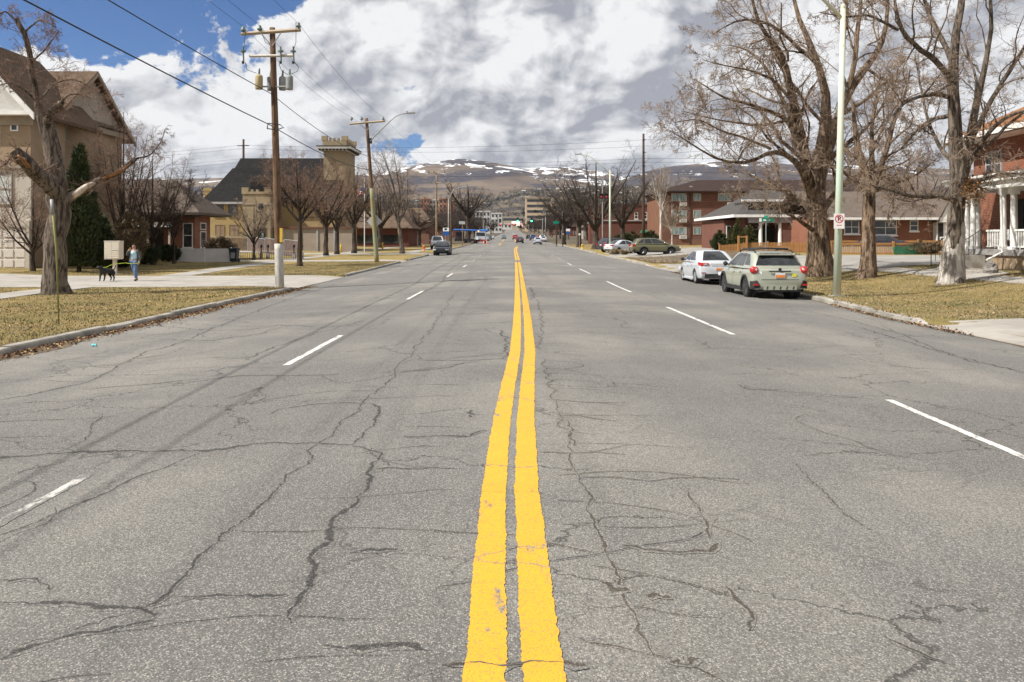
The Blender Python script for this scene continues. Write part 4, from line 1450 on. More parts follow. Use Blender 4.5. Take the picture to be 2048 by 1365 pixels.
for y in (36.0, 35.55, 33.35, 32.7, 29.2, 28.6, 25):
    column(XPf + .28, y)
column(XPf + .75, 36.0)
column(XPf + .75, 33.35)
def balustrade(y0, y1):
    mb = MB().box(XPf + .23, XPf + .33, y0, y1, 1.95, 2.03).box(XPf + .24, XPf + .32, y0, y1, 1.28, 1.34)
    n = int((y1 - y0) / .15)
    for i in range(n):
        y = y0 + (y1 - y0) * (i + .5) / n
        mb.box(XPf + .255, XPf + .305, y - .025, y + .025, 1.34, 1.95)
    mb.build('balustrade', 'white_trim', b)


balustrade(33.5, 34.5)
balustrade(29.35, 32.55)
balustrade(25.2, 28.45)
window(b, 'X', -1, XW, 33.4, 34.9, 1.7, 3.5, 1, 2, fm='grey_trim')
window(b, 'X', -1, XW, 29.6, 31.4, 1.7, 3.5, 2, 1, fm='grey_trim')
MB().box(XW - .06, XW, 35.1, 36.1, 1.22, 3.4).build('door', 'dark_recess', b)
# steps towards the street, with rail
for i in range(4):
    MB().box(XPf - .3 * (i + 1), XPf - .3 * i - .003, 34.6, 36.2, .2, .98 - .2 * i).build('step', 'concrete', b)
MB().box(XPf - 1.25, XPf - .003, 34.15, 34.55, .1, .93).build('step_cheek', 'concrete', b)
for y in (34.35, 36.3):
    mb = MB()
    mb.tube([(XPf - 1.2, y, .4), (XPf - 1.2, y, 1.3), (XPf - .05, y, 2.05), (XPf - .05, y, 1.2)], .02, 6)
    for i in range(5):
        x = XPf - 1.0 + i * .2
        mb.tube([(x, y, .5 + (i + 1) * .14), (x, y, 1.42 + i * .13)], .012, 5)
    mb.build('handrail', 'dark_trim', b)
mb = MB().tube([(XPf - .1, 33.0, 4.2), (XPf - .05, 33.0, 3.9), (XPf + .02, 33.0, 1.1), (XPf - .7, 32.9, .75)], .05, 8)
mb.build('downspout', 'white_trim', b)
# white bench on the porch
bt = thing('bench', (21.2, 34.2, 1.2), 'small white bench on the porch between the columns', 'bench')
MB().box(20.95, 21.4, 33.8, 34.7, 1.58, 1.64).build('seat', 'white_trim', bt)
mb = MB()
for i in range(6):
    mb.box(21.38, 21.42, 33.82 + i * .15, 33.9 + i * .15, 1.64, 2.05)
mb.build('backrest', 'white_trim', bt)
for (x, y) in ((21.0, 33.85), (21.0, 34.6), (21.35, 33.85), (21.35, 34.6)):
    MB().box(x - .03, x + .03, y - .03, y + .03, 1.2, 1.58).build('leg', 'white_trim', bt)

# ------------------------------------------------------------------ fences on the right
def picket_fence(name, p0, p1, h, label, mat, post_every=2.2, gap=.035, pw=.085, topf=None):
    L = (Vector(p1) - Vector(p0)).length
    d = (Vector(p1) - Vector(p0)) / L
    f = thing(name, (p0[0], p0[1], land(*p0)), label, 'fence')
    mb = MB()
    s = 0
    ang = math.atan2(d.y, d.x)
    while s < L:
        x, y = p0[0] + d.x * s, p0[1] + d.y * s
        z = land(x, y)
        hh = h if topf is None else topf(s / L) * h
        mb.cbox((x, y, z + hh / 2 + .03), (pw, .02, hh), ang)
        s += pw + gap
    mb.build('picket', mat, f, kind='stuff')
    for zr in (.25, .8):
        a, b2 = (p0[0], p0[1], land(*p0) + h * zr), (p1[0], p1[1], land(*p1) + h * zr)
        MB().cbox(((a[0] + b2[0]) / 2, (a[1] + b2[1]) / 2 + .035, (a[2] + b2[2]) / 2), (L, .045, .09), ang).build('rail', mat, f)
    s = 0
    while s <= L + .01:
        x, y = p0[0] + d.x * s, p0[1] + d.y * s
        z = land(x, y)
        MB().box(x - .055, x + .055, y - .03, y + .08, z, z + h + .12).build('post', mat, f)
        s += post_every
    return f


picket_fence('picket_fence', (17.2, 66.0), (25.2, 66.0), .82, 'low orange brown picket fence in front of the bungalow porch', 'wood_fence', 2.0)
f = thing('garden_gate', (18.9, 66.0, land(18.9, 66)), 'narrow wooden garden gate with square opening in the picket fence', 'gate')
z = land(18.9, 66)
for x in (18.75, 19.42):
    MB().box(x - .07, x + .07, 65.85, 65.97, z, z + 1.5).build('post', 'wood_fence', f)
MB().box(18.82, 19.35, 65.88, 65.94, z + .1, z + .85).build('panel', 'wood_fence', f)
MB().box(18.82, 19.35, 65.88, 65.94, z + 1.35, z + 1.45).build('top_rail', 'wood_fence', f)
f = thing('board_fence', (26, 61, land(26, 61)), 'long low board fence with pale panels and brown rails below the brick bungalow', 'fence')
z = land(28, 61)
n = 0
x = 24.4
while x < 33.4:
    MB().box(x, x + .14, 61.0, 61.025, z + .08, z + .72).build('board', 'wood_pale', f)
    x += .165
MB().box(24.3, 33.5, 60.95, 60.998, z + .72, z + .86).build('rail', 'wood_fence', f)
MB().box(24.3, 33.5, 60.95, 60.998, z + .02, z + .12).build('rail', 'wood_fence', f)
for x in (24.4, 26.8, 29.2, 31.6, 33.4):
    MB().box(x - .07, x + .07, 60.9, 61.05, z - .02, z + 1.0).build('post', 'wood_fence', f)
f = thing('rail_fence', (28, 66.3, land(28, 66)), 'upper brown rail fence along the drive of the brick bungalow', 'fence')
z = land(28, 66)
for zz_ in (.55, .85):
    MB().box(24.5, 36.5, 66.3, 66.35, z + zz_, z + zz_ + .16).build('rail', 'wood_fence', f)
for i in range(6):
    MB().box(24.6 + i * 2.3, 24.75 + i * 2.3, 66.35, 66.45, z, z + 1.1).build('post', 'wood_fence', f)
o = MB().grid([[(28.7 + i * .26, 59.8 + .05 * math.sin(i * 2.1 + j), land(29, 60) + .02 + j * .12 * (1 + .12 * math.sin(i * 1.7))) for i in range(9)] for j in range(6)])
o.add([(28.75, 59.9, land(29, 60)), (30.75, 59.9, land(29, 60)), (30.75, 60.3, land(29, 60) + .5), (28.75, 60.3, land(29, 60) + .55)], [(0, 1, 2, 3)])
tag(o.build('tarpaulin', 'green_tarp', smooth=True), 'dark green tarpaulin stretched against the low board fence', 'tarpaulin')
# ------------------------------------------------------------------ bare trees
def bark_mat(name, c1, c2, bump=0.02, sc=5.0):
    m, gg, bs = material(name)
    ob = gg.n('ShaderNodeTexCoord').outputs['Object']
    v = gg.mapping(ob, (1, 1, 0.16))
    f = gg.noise(v, sc, 6.0, 0.68, 0.6)
    c = gg.mix(gg.mr(f, 0.40, 0.58), c1, c2)
    c = gg.mix(gg.mr(gg.noise(ob, 1.1, 3.0, 0.5), 0.45, 0.7, 0.0, 0.5), c, tuple(x * .7 for x in c1))
    gg.put(bs.inputs['Base Color'], c)
    bs.inputs['Roughness'].default_value = 0.92
    bs.inputs['Specular IOR Level'].default_value = 0.12
    b = gg.n('ShaderNodeBump', None, Strength=1.0, Distance=bump)
    gg.put(b.inputs['Height'], gg.noise(v, sc * 2.2, 6.0, 0.7, 0.8))
    gg.put(bs.inputs['Normal'], b.outputs[0])


bark_mat('bark_tan', (0.075, 0.05, 0.035), (0.34, 0.25, 0.175), 0.11, 9.0)
bark_mat('bark_grey', (0.06, 0.047, 0.038), (0.25, 0.205, 0.165), 0.10, 10.0)
bark_mat('bark_pale', (0.27, 0.24, 0.21), (0.62, 0.575, 0.52), 0.09, 9.0)
bark_mat('bark_dark', (0.03, 0.024, 0.02), (0.095, 0.073, 0.058), 0.02)
bark_mat('bark_white', (0.42, 0.40, 0.37), (0.62, 0.60, 0.56), 0.01)
bark_mat('bark_bleached', (0.36, 0.29, 0.23), (0.62, 0.53, 0.45), 0.02)
simple('heartwood', (0.34, 0.17, 0.07), (0.20, 0.09, 0.04), 6.0, 0.8, 0.01, 20)
simple('twig_brown', (0.30, 0.225, 0.165), (0.19, 0.14, 0.105), 0.9, 0.9)
simple('twig_red', (0.235, 0.15, 0.108), (0.155, 0.10, 0.075), 0.9, 0.9)
simple('twig_dark', (0.068, 0.053, 0.045), (0.042, 0.033, 0.028), 0.9, 0.9)
simple('twig_ochre', (0.22, 0.145, 0.075), (0.15, 0.10, 0.055), 0.9, 0.9)
simple('needle_dark', (0.028, 0.042, 0.016), (0.050, 0.058, 0.020), 1.4, 0.85)
simple('needle_far', (0.016, 0.022, 0.018), (0.028, 0.032, 0.026), 0.02, 0.9)
simple('wood_far', (0.085, 0.068, 0.06), (0.055, 0.045, 0.042), 0.02, 0.9)
simple('needle_olive', (0.050, 0.058, 0.018), (0.085, 0.080, 0.026), 1.4, 0.85)
simple('leaf_dead', (0.33, 0.18, 0.07), (0.22, 0.11, 0.05), 4.0, 0.9)
simple('bush_brown', (0.17, 0.125, 0.075), (0.10, 0.075, 0.045), 3.0, 0.9)


def tubes(P, R, sides, jit=0.0, rng=None):
    """P (N,k,3), R (N,k) -> verts and quads of N tubes"""
    N, k, _ = P.shape
    T = np.empty_like(P)
    T[:, 1:-1] = P[:, 2:] - P[:, :-2]
    T[:, 0] = P[:, 1] - P[:, 0]
    T[:, -1] = P[:, -1] - P[:, -2]
    T /= np.linalg.norm(T, axis=2, keepdims=True) + 1e-9
    D = P[:, -1] - P[:, 0]
    ax = np.argmin(np.abs(D), axis=1)
    ref = np.eye(3)[ax][:, None, :]
    A = np.cross(T, np.broadcast_to(ref, T.shape))
    A /= np.linalg.norm(A, axis=2, keepdims=True) + 1e-9
    B = np.cross(T, A)
    an = np.arange(sides) * 2 * np.pi / sides
    rr = R[:, :, None] * np.ones(sides)[None, None, :]
    if jit and rng is not None:
        ph = rng.uniform(0, 6.28, (N, 1, 3))
        aa = an[None, None, :]
        tt = np.arange(k)[None, :, None]
        rr = rr * (1 + jit * (np.sin(3 * aa + ph[:, :, 0:1] + tt * .5) * .5 + np.sin(5 * aa + ph[:, :, 1:2] - tt * .8) * .35 + rng.uniform(-.4, .4, rr.shape)))
    V = P[:, :, None, :] + rr[..., None] * (A[:, :, None, :] * np.cos(an)[None, None, :, None] + B[:, :, None, :] * np.sin(an)[None, None, :, None])
    V = V.reshape(-1, 3)
    i = np.arange(N)[:, None, None]
    j = np.arange(k - 1)[None, :, None]
    s = np.arange(sides)[None, None, :]
    base = i * k * sides + j * sides
    Fq = np.stack([base + s, base + (s + 1) % sides, base + sides + (s + 1) % sides, base + sides + s], -1).reshape(-1, 4)
    return V, Fq


def resample(pts, rs, k):
    pts = np.asarray(pts, float)
    rs = np.asarray(rs, float)
    d = np.r_[0, np.cumsum(np.linalg.norm(np.diff(pts, axis=0), axis=1))]
    t = np.linspace(0, d[-1], k)
    # smooth the corners with a finer Catmull-like pass
    out = np.stack([np.interp(t, d, pts[:, a]) for a in range(3)], 1)
    sm = out.copy()
    sm[1:-1] = 0.25 * out[:-2] + 0.5 * out[1:-1] + 0.25 * out[2:]
    return sm, np.interp(t, d, rs)


def grow(P, R, n, ratio, ang, k, rr, up, wig, rng, t0=0.25, t1=1.0, minr=0.003, absl=None, taper=0.35):
    """children of every polyline in P"""
    N, kp, _ = P.shape
    seg = np.linalg.norm(np.diff(P, axis=1), axis=2)
    L = seg.sum(1)
    t = (np.arange(n)[None, :] + rng.uniform(0, 1, (N, n))) / n * (t1 - t0) + t0
    f = np.clip(t * (kp - 1), 0, kp - 1.0001)
    i0 = f.astype(int)
    fr = (f - i0)[..., None]
    rows = np.arange(N)[:, None]
    base = P[rows, i0] * (1 - fr) + P[rows, i0 + 1] * fr
    tan = P[rows, i0 + 1] - P[rows, i0]
    tan = tan / (np.linalg.norm(tan, axis=2, keepdims=True) + 1e-9)
    rad0 = (R[rows, i0] * (1 - fr[..., 0]) + R[rows, i0 + 1] * fr[..., 0]) * rr * rng.uniform(.7, 1.15, t.shape)
    perp = rng.normal(size=tan.shape)
    perp -= (perp * tan).sum(2, keepdims=True) * tan
    perp /= np.linalg.norm(perp, axis=2, keepdims=True) + 1e-9
    a = np.radians(rng.normal(ang[0], ang[1], t.shape))[..., None]
    d = np.cos(a) * tan + np.sin(a) * perp
    ln = (L[:, None] * ratio if absl is None else absl) * (1.15 - 0.55 * t) * rng.uniform(.55, 1.25, t.shape)
    M = N * n
    base, d, ln, rad0 = base.reshape(M, 3), d.reshape(M, 3), ln.reshape(M), rad0.reshape(M)
    C = np.zeros((M, k, 3))
    C[:, 0] = base
    upv = np.array([0, 0, 1.0])
    for j in range(1, k):
        d = d + upv * up + rng.normal(size=(M, 3)) * wig
        d /= np.linalg.norm(d, axis=1, keepdims=True) + 1e-9
        C[:, j] = C[:, j - 1] + d * (ln / (k - 1))[:, None]
    rad = np.maximum(rad0[:, None] * np.linspace(1, taper, k)[None, :], minr)
    return C, rad


def join_parts(parts):
    Vs, Fs, o = [], [], 0
    for V, F_ in parts:
        Vs.append(V)
        Fs.append(F_ + o)
        o += len(V)
    return np.concatenate(Vs), np.concatenate(Fs)


def make_tree(name, base, label, limbs, levels, bark, twig, seed, group=None, trunk_sides=12, jit=.10, minr=.004, slim=(1.0, 1.0)):
    """limbs: list of (points, radii) in world space; levels: list of dicts for grow()"""
    rng = np.random.default_rng(seed)
    o = thing(name, base, label, 'tree', group)
    K = 14
    LP, LR = [], []
    for pts, rs in limbs:
        p, r_ = resample(pts, rs, K)
        r_ = r_ * (slim[0] if not LP else slim[1])
        p[1:-1] += rng.normal(size=(K - 2, 3)) * r_[1:-1, None] * 0.12
        LP.append(p)
        LR.append(r_)
    LP, LR = np.array(LP), np.array(LR)
    tp = [tubes(LP, LR, trunk_sides, jit, rng)]
    cp2 = []
    src = LP[1:] if len(LP) > 1 else LP
    srcR = LR[1:] if len(LP) > 1 else LR
    for li, lv in enumerate(levels):
        lv = dict(lv)
        bark_part = lv.pop('bark', False)
        sides = lv.pop('sides', 3)
        C, r_ = grow(src, srcR, rng=rng, minr=minr, **lv)
        (tp if bark_part else cp2).append(tubes(C, r_, sides))
        src, srcR = C, r_
    V, F_ = join_parts(tp)
    raw_mesh('trunk', V, F_, bark, o, smooth=True)
    if cp2:
        V, F_ = join_parts(cp2)
        raw_mesh('crown', V, F_, twig, o)
    return o


def traced(tr, Y):
    """[(px, py, dy, radius_px)] at depth Y+dy -> limb points and radii in metres"""
    pts, rs = [], []
    for (px, py, dy, rp) in tr:
        D = Y + dy
        pts.append((XA(px, D), D, ZA(py, D)))
        rs.append(rp * D / FOCAL)
    return pts, rs


LV_BIG = [dict(n=9, ratio=.44, ang=(48, 14), k=8, rr=.45, up=.05, wig=.22, t0=.15, bark=True, sides=6),
          dict(n=8, ratio=.44, ang=(48, 16), k=6, rr=.45, up=.0, wig=.25, t0=.12, sides=4),
          dict(n=6, ratio=.54, ang=(45, 16), k=4, rr=.5, up=-.03, wig=.25, t0=.12),
          dict(n=4, ratio=.62, ang=(40, 16), k=3, rr=.65, up=-.08, wig=.22, t0=.12)]

# --- the sawn-off tree on the left
Y = 27.4
bx, by = -15.65, Y
limbs = [traced([(114, 592, 0, 44), (110, 578, 0, 35), (112, 530, 0, 31), (114, 460, 0, 30), (116, 410, 0, 30), (112, 360, 0, 26), (103, 300, 0, 23), (93, 255, 0, 21), (86, 232, 0, 20)], Y),
         traced([(84, 240, 0, 13), (76, 200, 0, 8), (66, 160, -.2, 7.5), (61, 120, -.3, 7), (52, 75, -.5, 7), (33, 38, -.6, 6)], Y),
         traced([(90, 252, 0, 11), (100, 232, -.2, 10), (112, 216, -.4, 9), (124, 205, -.5, 8)], Y),
         traced([(122, 400, 0, 20), (96, 368, -.5, 20), (72, 345, -.9, 19), (50, 322, -1.3, 18), (28, 302, -1.6, 15)], Y),
         traced([(128, 408, 0, 14), (150, 388, .1, 12), (176, 372, .3, 10), (205, 358, .5, 8), (240, 344, .6, 7), (272, 318, .6, 5)], Y),
         traced([(110, 218, -.4, 3.2), (135, 190, -.8, 2.6), (170, 186, -1.2, 2), (205, 215, -1.4, 1.2)], Y),
         traced([(84, 215, 0, 3), (50, 180, -.6, 2.4), (20, 165, -1, 1.8), (-15, 175, -1.2, 1)], Y),
         traced([(62, 125, -.3, 2.6), (90, 100, -.8, 2), (118, 62, -1.1, 1.2)], Y),
         traced([(48, 65, -.5, 2.6), (80, 38, -.9, 2), (112, 55, -1.2, 1)], Y),
         traced([(36, 45, -.6, 2.4), (10, 22, -.9, 2), (-18, 40, -1.2, 1)], Y),
         traced([(76, 205, 0, 2.6), (110, 165, .6, 2.2), (150, 158, 1, 1.6), (190, 180, 1.3, 1)], Y),
         traced([(30, 302, -1.6, 3), (10, 330, -2, 2.2), (-20, 345, -2.2, 1.2)], Y),
         traced([(272, 318, .6, 2.5), (300, 312, .6, 1.8), (322, 285, .6, 1.3), (330, 262, .6, 1)], Y)]
t1 = make_tree('pollarded_tree', (bx, by, land(bx, by)), 'thick sawn-off grey tree with torn limbs on the left lawn', limbs,
               [dict(n=13, ratio=.42, ang=(70, 25), k=6, rr=.16, up=.06, wig=.28, t0=.3, sides=4),
                dict(n=7, ratio=.5, ang=(50, 18), k=5, rr=.5, up=-.02, wig=.3, t0=.1),
                dict(n=5, ratio=.5, ang=(45, 16), k=3, rr=.6, up=-.05, wig=.25, t0=.1)], 'bark_grey', 'twig_red', 41, jit=.08, minr=.005, trunk_sides=16, slim=(.68, .74))
# torn wood
p, r_ = traced([(62, 338, -1.25, 3), (47, 322, -1.6, 4), (36, 311, -1.8, 2)], Y)
MB().tube(p, r_, 7).build('torn_wood', 'heartwood', t1, smooth=True)
p, r_ = traced([(205, 358, .38, 2), (222, 351, .42, 3.6), (245, 341, .46, 3), (262, 326, .5, 1.6)], Y)
MB().tube(p, r_, 7).build('torn_wood', 'heartwood', t1, smooth=True)
p, r_ = traced([(136, 403, .0, 5), (150, 389, .02, 7), (172, 374, .2, 6.2), (190, 365, .35, 4)], Y)
MB().tube(p, r_, 8).build('bare_wood', 'bark_bleached', t1, smooth=True)

# --- big old tree behind the parked cars
Y = 37.5
limbs = [traced([(1642, 562, 0, 52), (1640, 545, 0, 40), (1637, 500, 0, 33), (1633, 450, 0, 30), (1630, 400, 0, 28), (1634, 350, 0, 26), (1646, 300, 0, 22), (1656, 250, 0, 17), (1652, 190, 0, 13), (1642, 130, 0, 10), (1612, 72, 0, 8), (1590, 30, 0, 6), (1578, -40, 0, 4), (1570, -120, 0, 2)], Y),
         traced([(1630, 410, 0, 20), (1616, 330, -.6, 17), (1600, 268, -1, 15), (1586, 205, -1.5, 13), (1570, 125, -2, 11), (1545, 85, -2.3, 8), (1512, 45, -2.8, 6), (1500, -30, -3, 3)], Y),
         traced([(1640, 360, .3, 18), (1668, 255, .8, 16), (1700, 176, 1.2, 13), (1734, 135, 1.6, 11), (1760, 98, 2, 9), (1776, 60, 2.2, 7), (1774, -20, 2.5, 5), (1790, -110, 2.5, 2)], Y),
         traced([(1695, 182, 1.2, 9), (1712, 112, .8, 8), (1716, 50, .6, 7), (1724, -20, .4, 5), (1730, -110, .4, 2)], Y),
         traced([(1622, 395, -.3, 12), (1604, 330, -1.2, 11), (1578, 312, -2, 9), (1541, 298, -3, 7), (1505, 328, -4, 5.5), (1460, 326, -4.6, 4.5), (1425, 318, -5, 3.6), (1385, 288, -5.5, 2.5), (1340, 262, -6, 1.2)], Y),
         traced([(1595, 300, -1, 9), (1578, 240, -1.6, 8), (1540, 222, -2, 6.5), (1497, 208, -2.4, 5), (1446, 196, -2.8, 3.5), (1388, 158, -3, 1.5)], Y),
         traced([(1655, 205, 0, 8), (1643, 130, -.8, 7), (1604, 106, -1.2, 6.5), (1570, 66, -1.6, 5.5), (1526, 40, -2, 4.5), (1490, 37, -2.4, 3.5), (1457, 48, -2.8, 2.5), (1424, 70, -3, 1.2)], Y),
         traced([(1632, 430, .5, 10), (1590, 390, 1.5, 7), (1545, 372, 2.4, 5), (1500, 352, 3, 3), (1470, 320, 3.4, 1.5)], Y),
         traced([(1640, 430, .2, 12), (1672, 380, 1.2, 9), (1712, 352, 2, 6), (1760, 330, 2.8, 4), (1800, 290, 3.2, 1.6)], Y),
         traced([(1646, 330, .2, 10), (1690, 290, -1, 7), (1730, 262, -2, 5), (1765, 215, -2.6, 3), (1780, 160, -3, 1.4)], Y),
         traced([(1600, 270, -1, 8), (1560, 190, .5, 6), (1530, 130, 1.4, 4.5), (1490, 95, 2, 3), (1450, 90, 2.4, 1.3)], Y),
         traced([(1578, 240, -1.6, 5), (1530, 252, -2.6, 4), (1470, 246, -3.6, 3), (1415, 236, -4.4, 2), (1362, 222, -5, 1)], Y),
         traced([(1541, 298, -3, 5), (1490, 276, -3.6, 4), (1440, 262, -4.2, 3), (1395, 236, -4.8, 2), (1350, 246, -5.2, 1)], Y),
         traced([(1586, 205, -1.5, 6), (1548, 160, -1.8, 4.6), (1500, 140, -2, 3.4), (1450, 132, -2.2, 2.2), (1405, 120, -2.4, 1)], Y),
         traced([(1625, 460, -.6, 8), (1596, 440, -1.8, 5), (1560, 420, -2.8, 3.4), (1530, 400, -3.3, 1.5)], Y)]
make_tree('old_tree', (14.5, Y, land(14.5, Y)), 'largest bare tree with massive tan trunk behind the parked cars', limbs, LV_BIG, 'bark_tan', 'twig_brown', 42, jit=.11, minr=.0062, trunk_sides=16, slim=(.66, .60))

# --- tree with the pale trunk foot in front of the columned house
Y = 29.1
limbs = [traced([(1902, 585, 0, 46), (1903, 562, 0, 32), (1907, 500, 0, 25), (1911, 440, 0, 22), (1914, 400, 0, 23), (1916, 340, 0, 21), (1908, 260, 0, 18), (1906, 190, 0, 16), (1903, 130, 0, 14), (1914, 70, 0, 11), (1925, 0, 0, 9), (1930, -80, 0, 6), (1935, -160, 0, 3)], Y),
         traced([(1918, 410, 0, 16), (1936, 300, -.4, 13), (1946, 232, -.7, 11), (1962, 168, -1, 9), (1977, 105, -1.3, 7), (1985, 50, -1.5, 6), (1978, -30, -1.8, 4), (1980, -110, -2, 2)], Y),
         traced([(1926, 350, -.2, 8), (1960, 290, -1, 7), (2000, 238, -1.6, 5.5), (2048, 222, -2, 4), (2110, 190, -2.4, 2)], Y),
         traced([(1938, 290, -.3, 9), (1985, 195, .4, 7), (2020, 140, .8, 6), (2050, 95, 1.2, 4.5), (2090, 20, 1.5, 2)], Y),
         traced([(1905, 170, 0, 10), (1884, 131, -.5, 9), (1845, 102, -1, 8), (1808, 73, -1.6, 7), (1796, 45, -1.8, 5.5), (1788, 0, -2, 4), (1780, -70, -2, 2)], Y),
         traced([(1905, 125, 0, 9), (1890, 90, .6, 8), (1862, 42, 1, 7), (1848, 0, 1.2, 5), (1838, -70, 1.4, 2.5)], Y),
         traced([(1904, 195, 0, 8), (1868, 188, -.8, 6.5), (1838, 193, -1.3, 5.5), (1798, 210, -1.8, 4.5), (1779, 255, -2.1, 3.4), (1771, 300, -2.2, 2.2), (1760, 330, -2.2, 1.2)], Y),
         traced([(1908, 400, -.2, 9), (1880, 392, -.8, 7), (1825, 394, -1.6, 5.5), (1777, 380, -2.2, 4), (1740, 370, -2.6, 1.6)], Y),
         traced([(1922, 372, 0, 7), (1965, 360, -.8, 5.5), (2008, 346, -1.4, 4), (2060, 348, -1.8, 2)], Y),
         traced([(1906, 230, 0, 8), (1860, 240, 1, 5.5), (1830, 265, 1.6, 4), (1800, 300, 2, 2)], Y),
         traced([(1796, 60, -1.7, 5), (1740, 30, -2.2, 4), (1690, 35, -2.6, 2.8), (1640, 25, -3, 1.3)], Y),
         traced([(1912, 330, 0, 8), (1880, 300, .8, 6), (1855, 240, 1.4, 4.5), (1840, 170, 1.8, 3), (1830, 110, 2, 1.4)], Y)]
lv = [dict(d) for d in LV_BIG]
lv[0].update(n=8, ratio=.38)
t3 = make_tree('tall_tree', (16.05, Y, land(16.05, Y)), 'tall bare tree with whitish trunk foot in front of the columned house', limbs, lv, 'bark_grey', 'twig_brown', 43, jit=.10, minr=.0052, trunk_sides=16, slim=(.68, .64))
p, r_ = traced([(1902, 580, 0, 33), (1903, 562, 0, 25.6), (1907, 500, 0, 20), (1911, 455, 0, 17.6), (1912, 432, 0, 14.0)], Y)
MB().tube(p, r_, 16).build('pale_bark', 'bark_pale', t3, smooth=True)
# bunch of dead leaves caught in it
vv, ff = [], []
rg = random.Random(5)
for i in range(420):
    c_ = Vector((XA(1945, 28.7) + rg.gauss(0, .19), 28.7 + rg.gauss(0, .2), ZA(382, 28.7) + rg.gauss(0, .24)))
    a, b2 = Vector((rg.gauss(0, 1), rg.gauss(0, 1), rg.gauss(0, 1))).normalized() * .06, Vector((rg.gauss(0, 1), rg.gauss(0, 1), rg.gauss(0, 1))).normalized() * .05
    vv += [c_ - a, c_ + b2, c_ + a, c_ - b2]
    ff.append((4 * i, 4 * i + 1, 4 * i + 2, 4 * i + 3))
MB().add(vv, ff).build('dead_leaves', 'leaf_dead', t3, kind='stuff')

# --- leaning tree between them
Y = 34.5
limbs = [traced([(1731, 565, 0, 34), (1733, 552, 0, 26), (1736, 500, 0, 20), (1739, 440, 0, 18), (1741, 395, 0, 17), (1735, 360, 0, 15), (1722, 320, 0, 11), (1712, 280, 0, 8), (1708, 230, 0, 5), (1700, 180, 0, 2)], Y),
         traced([(1741, 390, 0, 11), (1760, 340, -.6, 9), (1776, 290, -1, 7), (1790, 240, -1.4, 5), (1812, 190, -1.7, 3), (1820, 140, -1.8, 1.5)], Y),
         traced([(1738, 375, 0, 10), (1745, 320, .8, 8), (1742, 260, 1.3, 6), (1752, 200, 1.7, 4), (1760, 150, 2, 1.6)], Y),
         traced([(1733, 380, 0, 8), (1702, 356, -1, 6), (1680, 340, -1.8, 4.5), (1660, 310, -2.4, 2)], Y),
         traced([(1742, 385, 0, 8), (1790, 366, .8, 6), (1830, 352, 1.4, 4), (1860, 330, 1.8, 2)], Y),
         traced([(1722, 322, 0, 7), (1690, 300, .8, 5), (1672, 270, 1.3, 3), (1662, 230, 1.6, 1.4)], Y)]
lv = [dict(d) for d in LV_BIG]
lv[0].update(n=9, ratio=.55)
make_tree('bare_tree', (15.35, Y, land(15.35, Y)), 'slim brown bare tree just behind the street light with the parking sign', limbs, lv, 'bark_tan', 'twig_brown', 44, jit=.10, minr=.0056, trunk_sides=14, slim=(.68, .64))


# --- generic bare trees
def generic_limbs(base, H, spread, tr, fork, n, seed, lean=(0, 0), up=.5):
    rg = random.Random(seed)
    b0 = Vector(base)
    top = b0 + Vector((lean[0] * .4, lean[1] * .4, H * .62))
    trunk = [b0 - Vector((0, 0, .15)), b0 + Vector((0, 0, .3)), b0 + Vector((lean[0] * .1, lean[1] * .1, fork * .6)), b0 + Vector((lean[0] * .2, lean[1] * .2, fork)), top, b0 + Vector((lean[0], lean[1], H * .95))]
    limbs = [(trunk, [tr * 1.5, tr * 1.08, tr * .92, tr * .8, tr * .4, tr * .1])]
    for i in range(n):
        a = 6.283 * (i + rg.uniform(-.3, .3)) / n
        z0 = fork * rg.uniform(.85, 1.35)
        f = min(1.0, z0 / (H * .62))
        s = b0.lerp(top, f)
        s.z = b0.z + z0
        ln = spread * rg.uniform(.75, 1.1)
        ht = (H - z0) * rg.uniform(.6, .98)
        dx, dy = math.cos(a), math.sin(a)
        pts = [s, s + Vector((dx * ln * .35, dy * ln * .35, ht * (.5 - up * .28))), s + Vector((dx * ln * .7 + lean[0] * .3, dy * ln * .7 + lean[1] * .3, ht * (.72 - up * .1))), s + Vector((dx * ln + lean[0] * .6, dy * ln + lean[1] * .6, ht))]
        limbs.append((pts, [tr * .55, tr * .38, tr * .22, tr * .07]))
    return limbs


LV_MED = [dict(n=10, ratio=.42, ang=(42, 14), k=6, rr=.5, up=.06, wig=.2, t0=.15, bark=True, sides=4),
          dict(n=8, ratio=.46, ang=(42, 15), k=5, rr=.5, up=.04, wig=.22, t0=.12),
          dict(n=7, ratio=.58, ang=(40, 15), k=3, rr=.65, up=.03, wig=.2, t0=.12)]
LV_NEAR = LV_MED + [dict(n=2, ratio=.6, ang=(38, 15), k=3, rr=.7, up=.02, wig=.2, t0=.15)]
LV_LOW = [dict(n=8, ratio=.45, ang=(42, 14), k=5, rr=.5, up=.06, wig=.2, t0=.15, bark=True, sides=3),
          dict(n=7, ratio=.5, ang=(42, 15), k=4, rr=.55, up=.03, wig=.22, t0=.12),
          dict(n=5, ratio=.62, ang=(40, 15), k=3, rr=.65, up=.02, wig=.2, t0=.12)]


def tree_at(px, Y, top_py, spread, tr, fork, n, label, seed, bark='bark_dark', twig='twig_brown', name='bare_tree', lv=None, lean=(0, 0), minr=.006, group=None, up=.5, X=None):
    X = XA(px, Y) if X is None else X
    z = land(X, Y)
    H = ZA(top_py, Y) - z
    return make_tree(name, (X, Y, z), label, generic_limbs((X, Y, z), H, spread, tr, fork, n, seed, lean, up), lv or LV_MED, bark, twig, seed, group, 8, .05, minr)


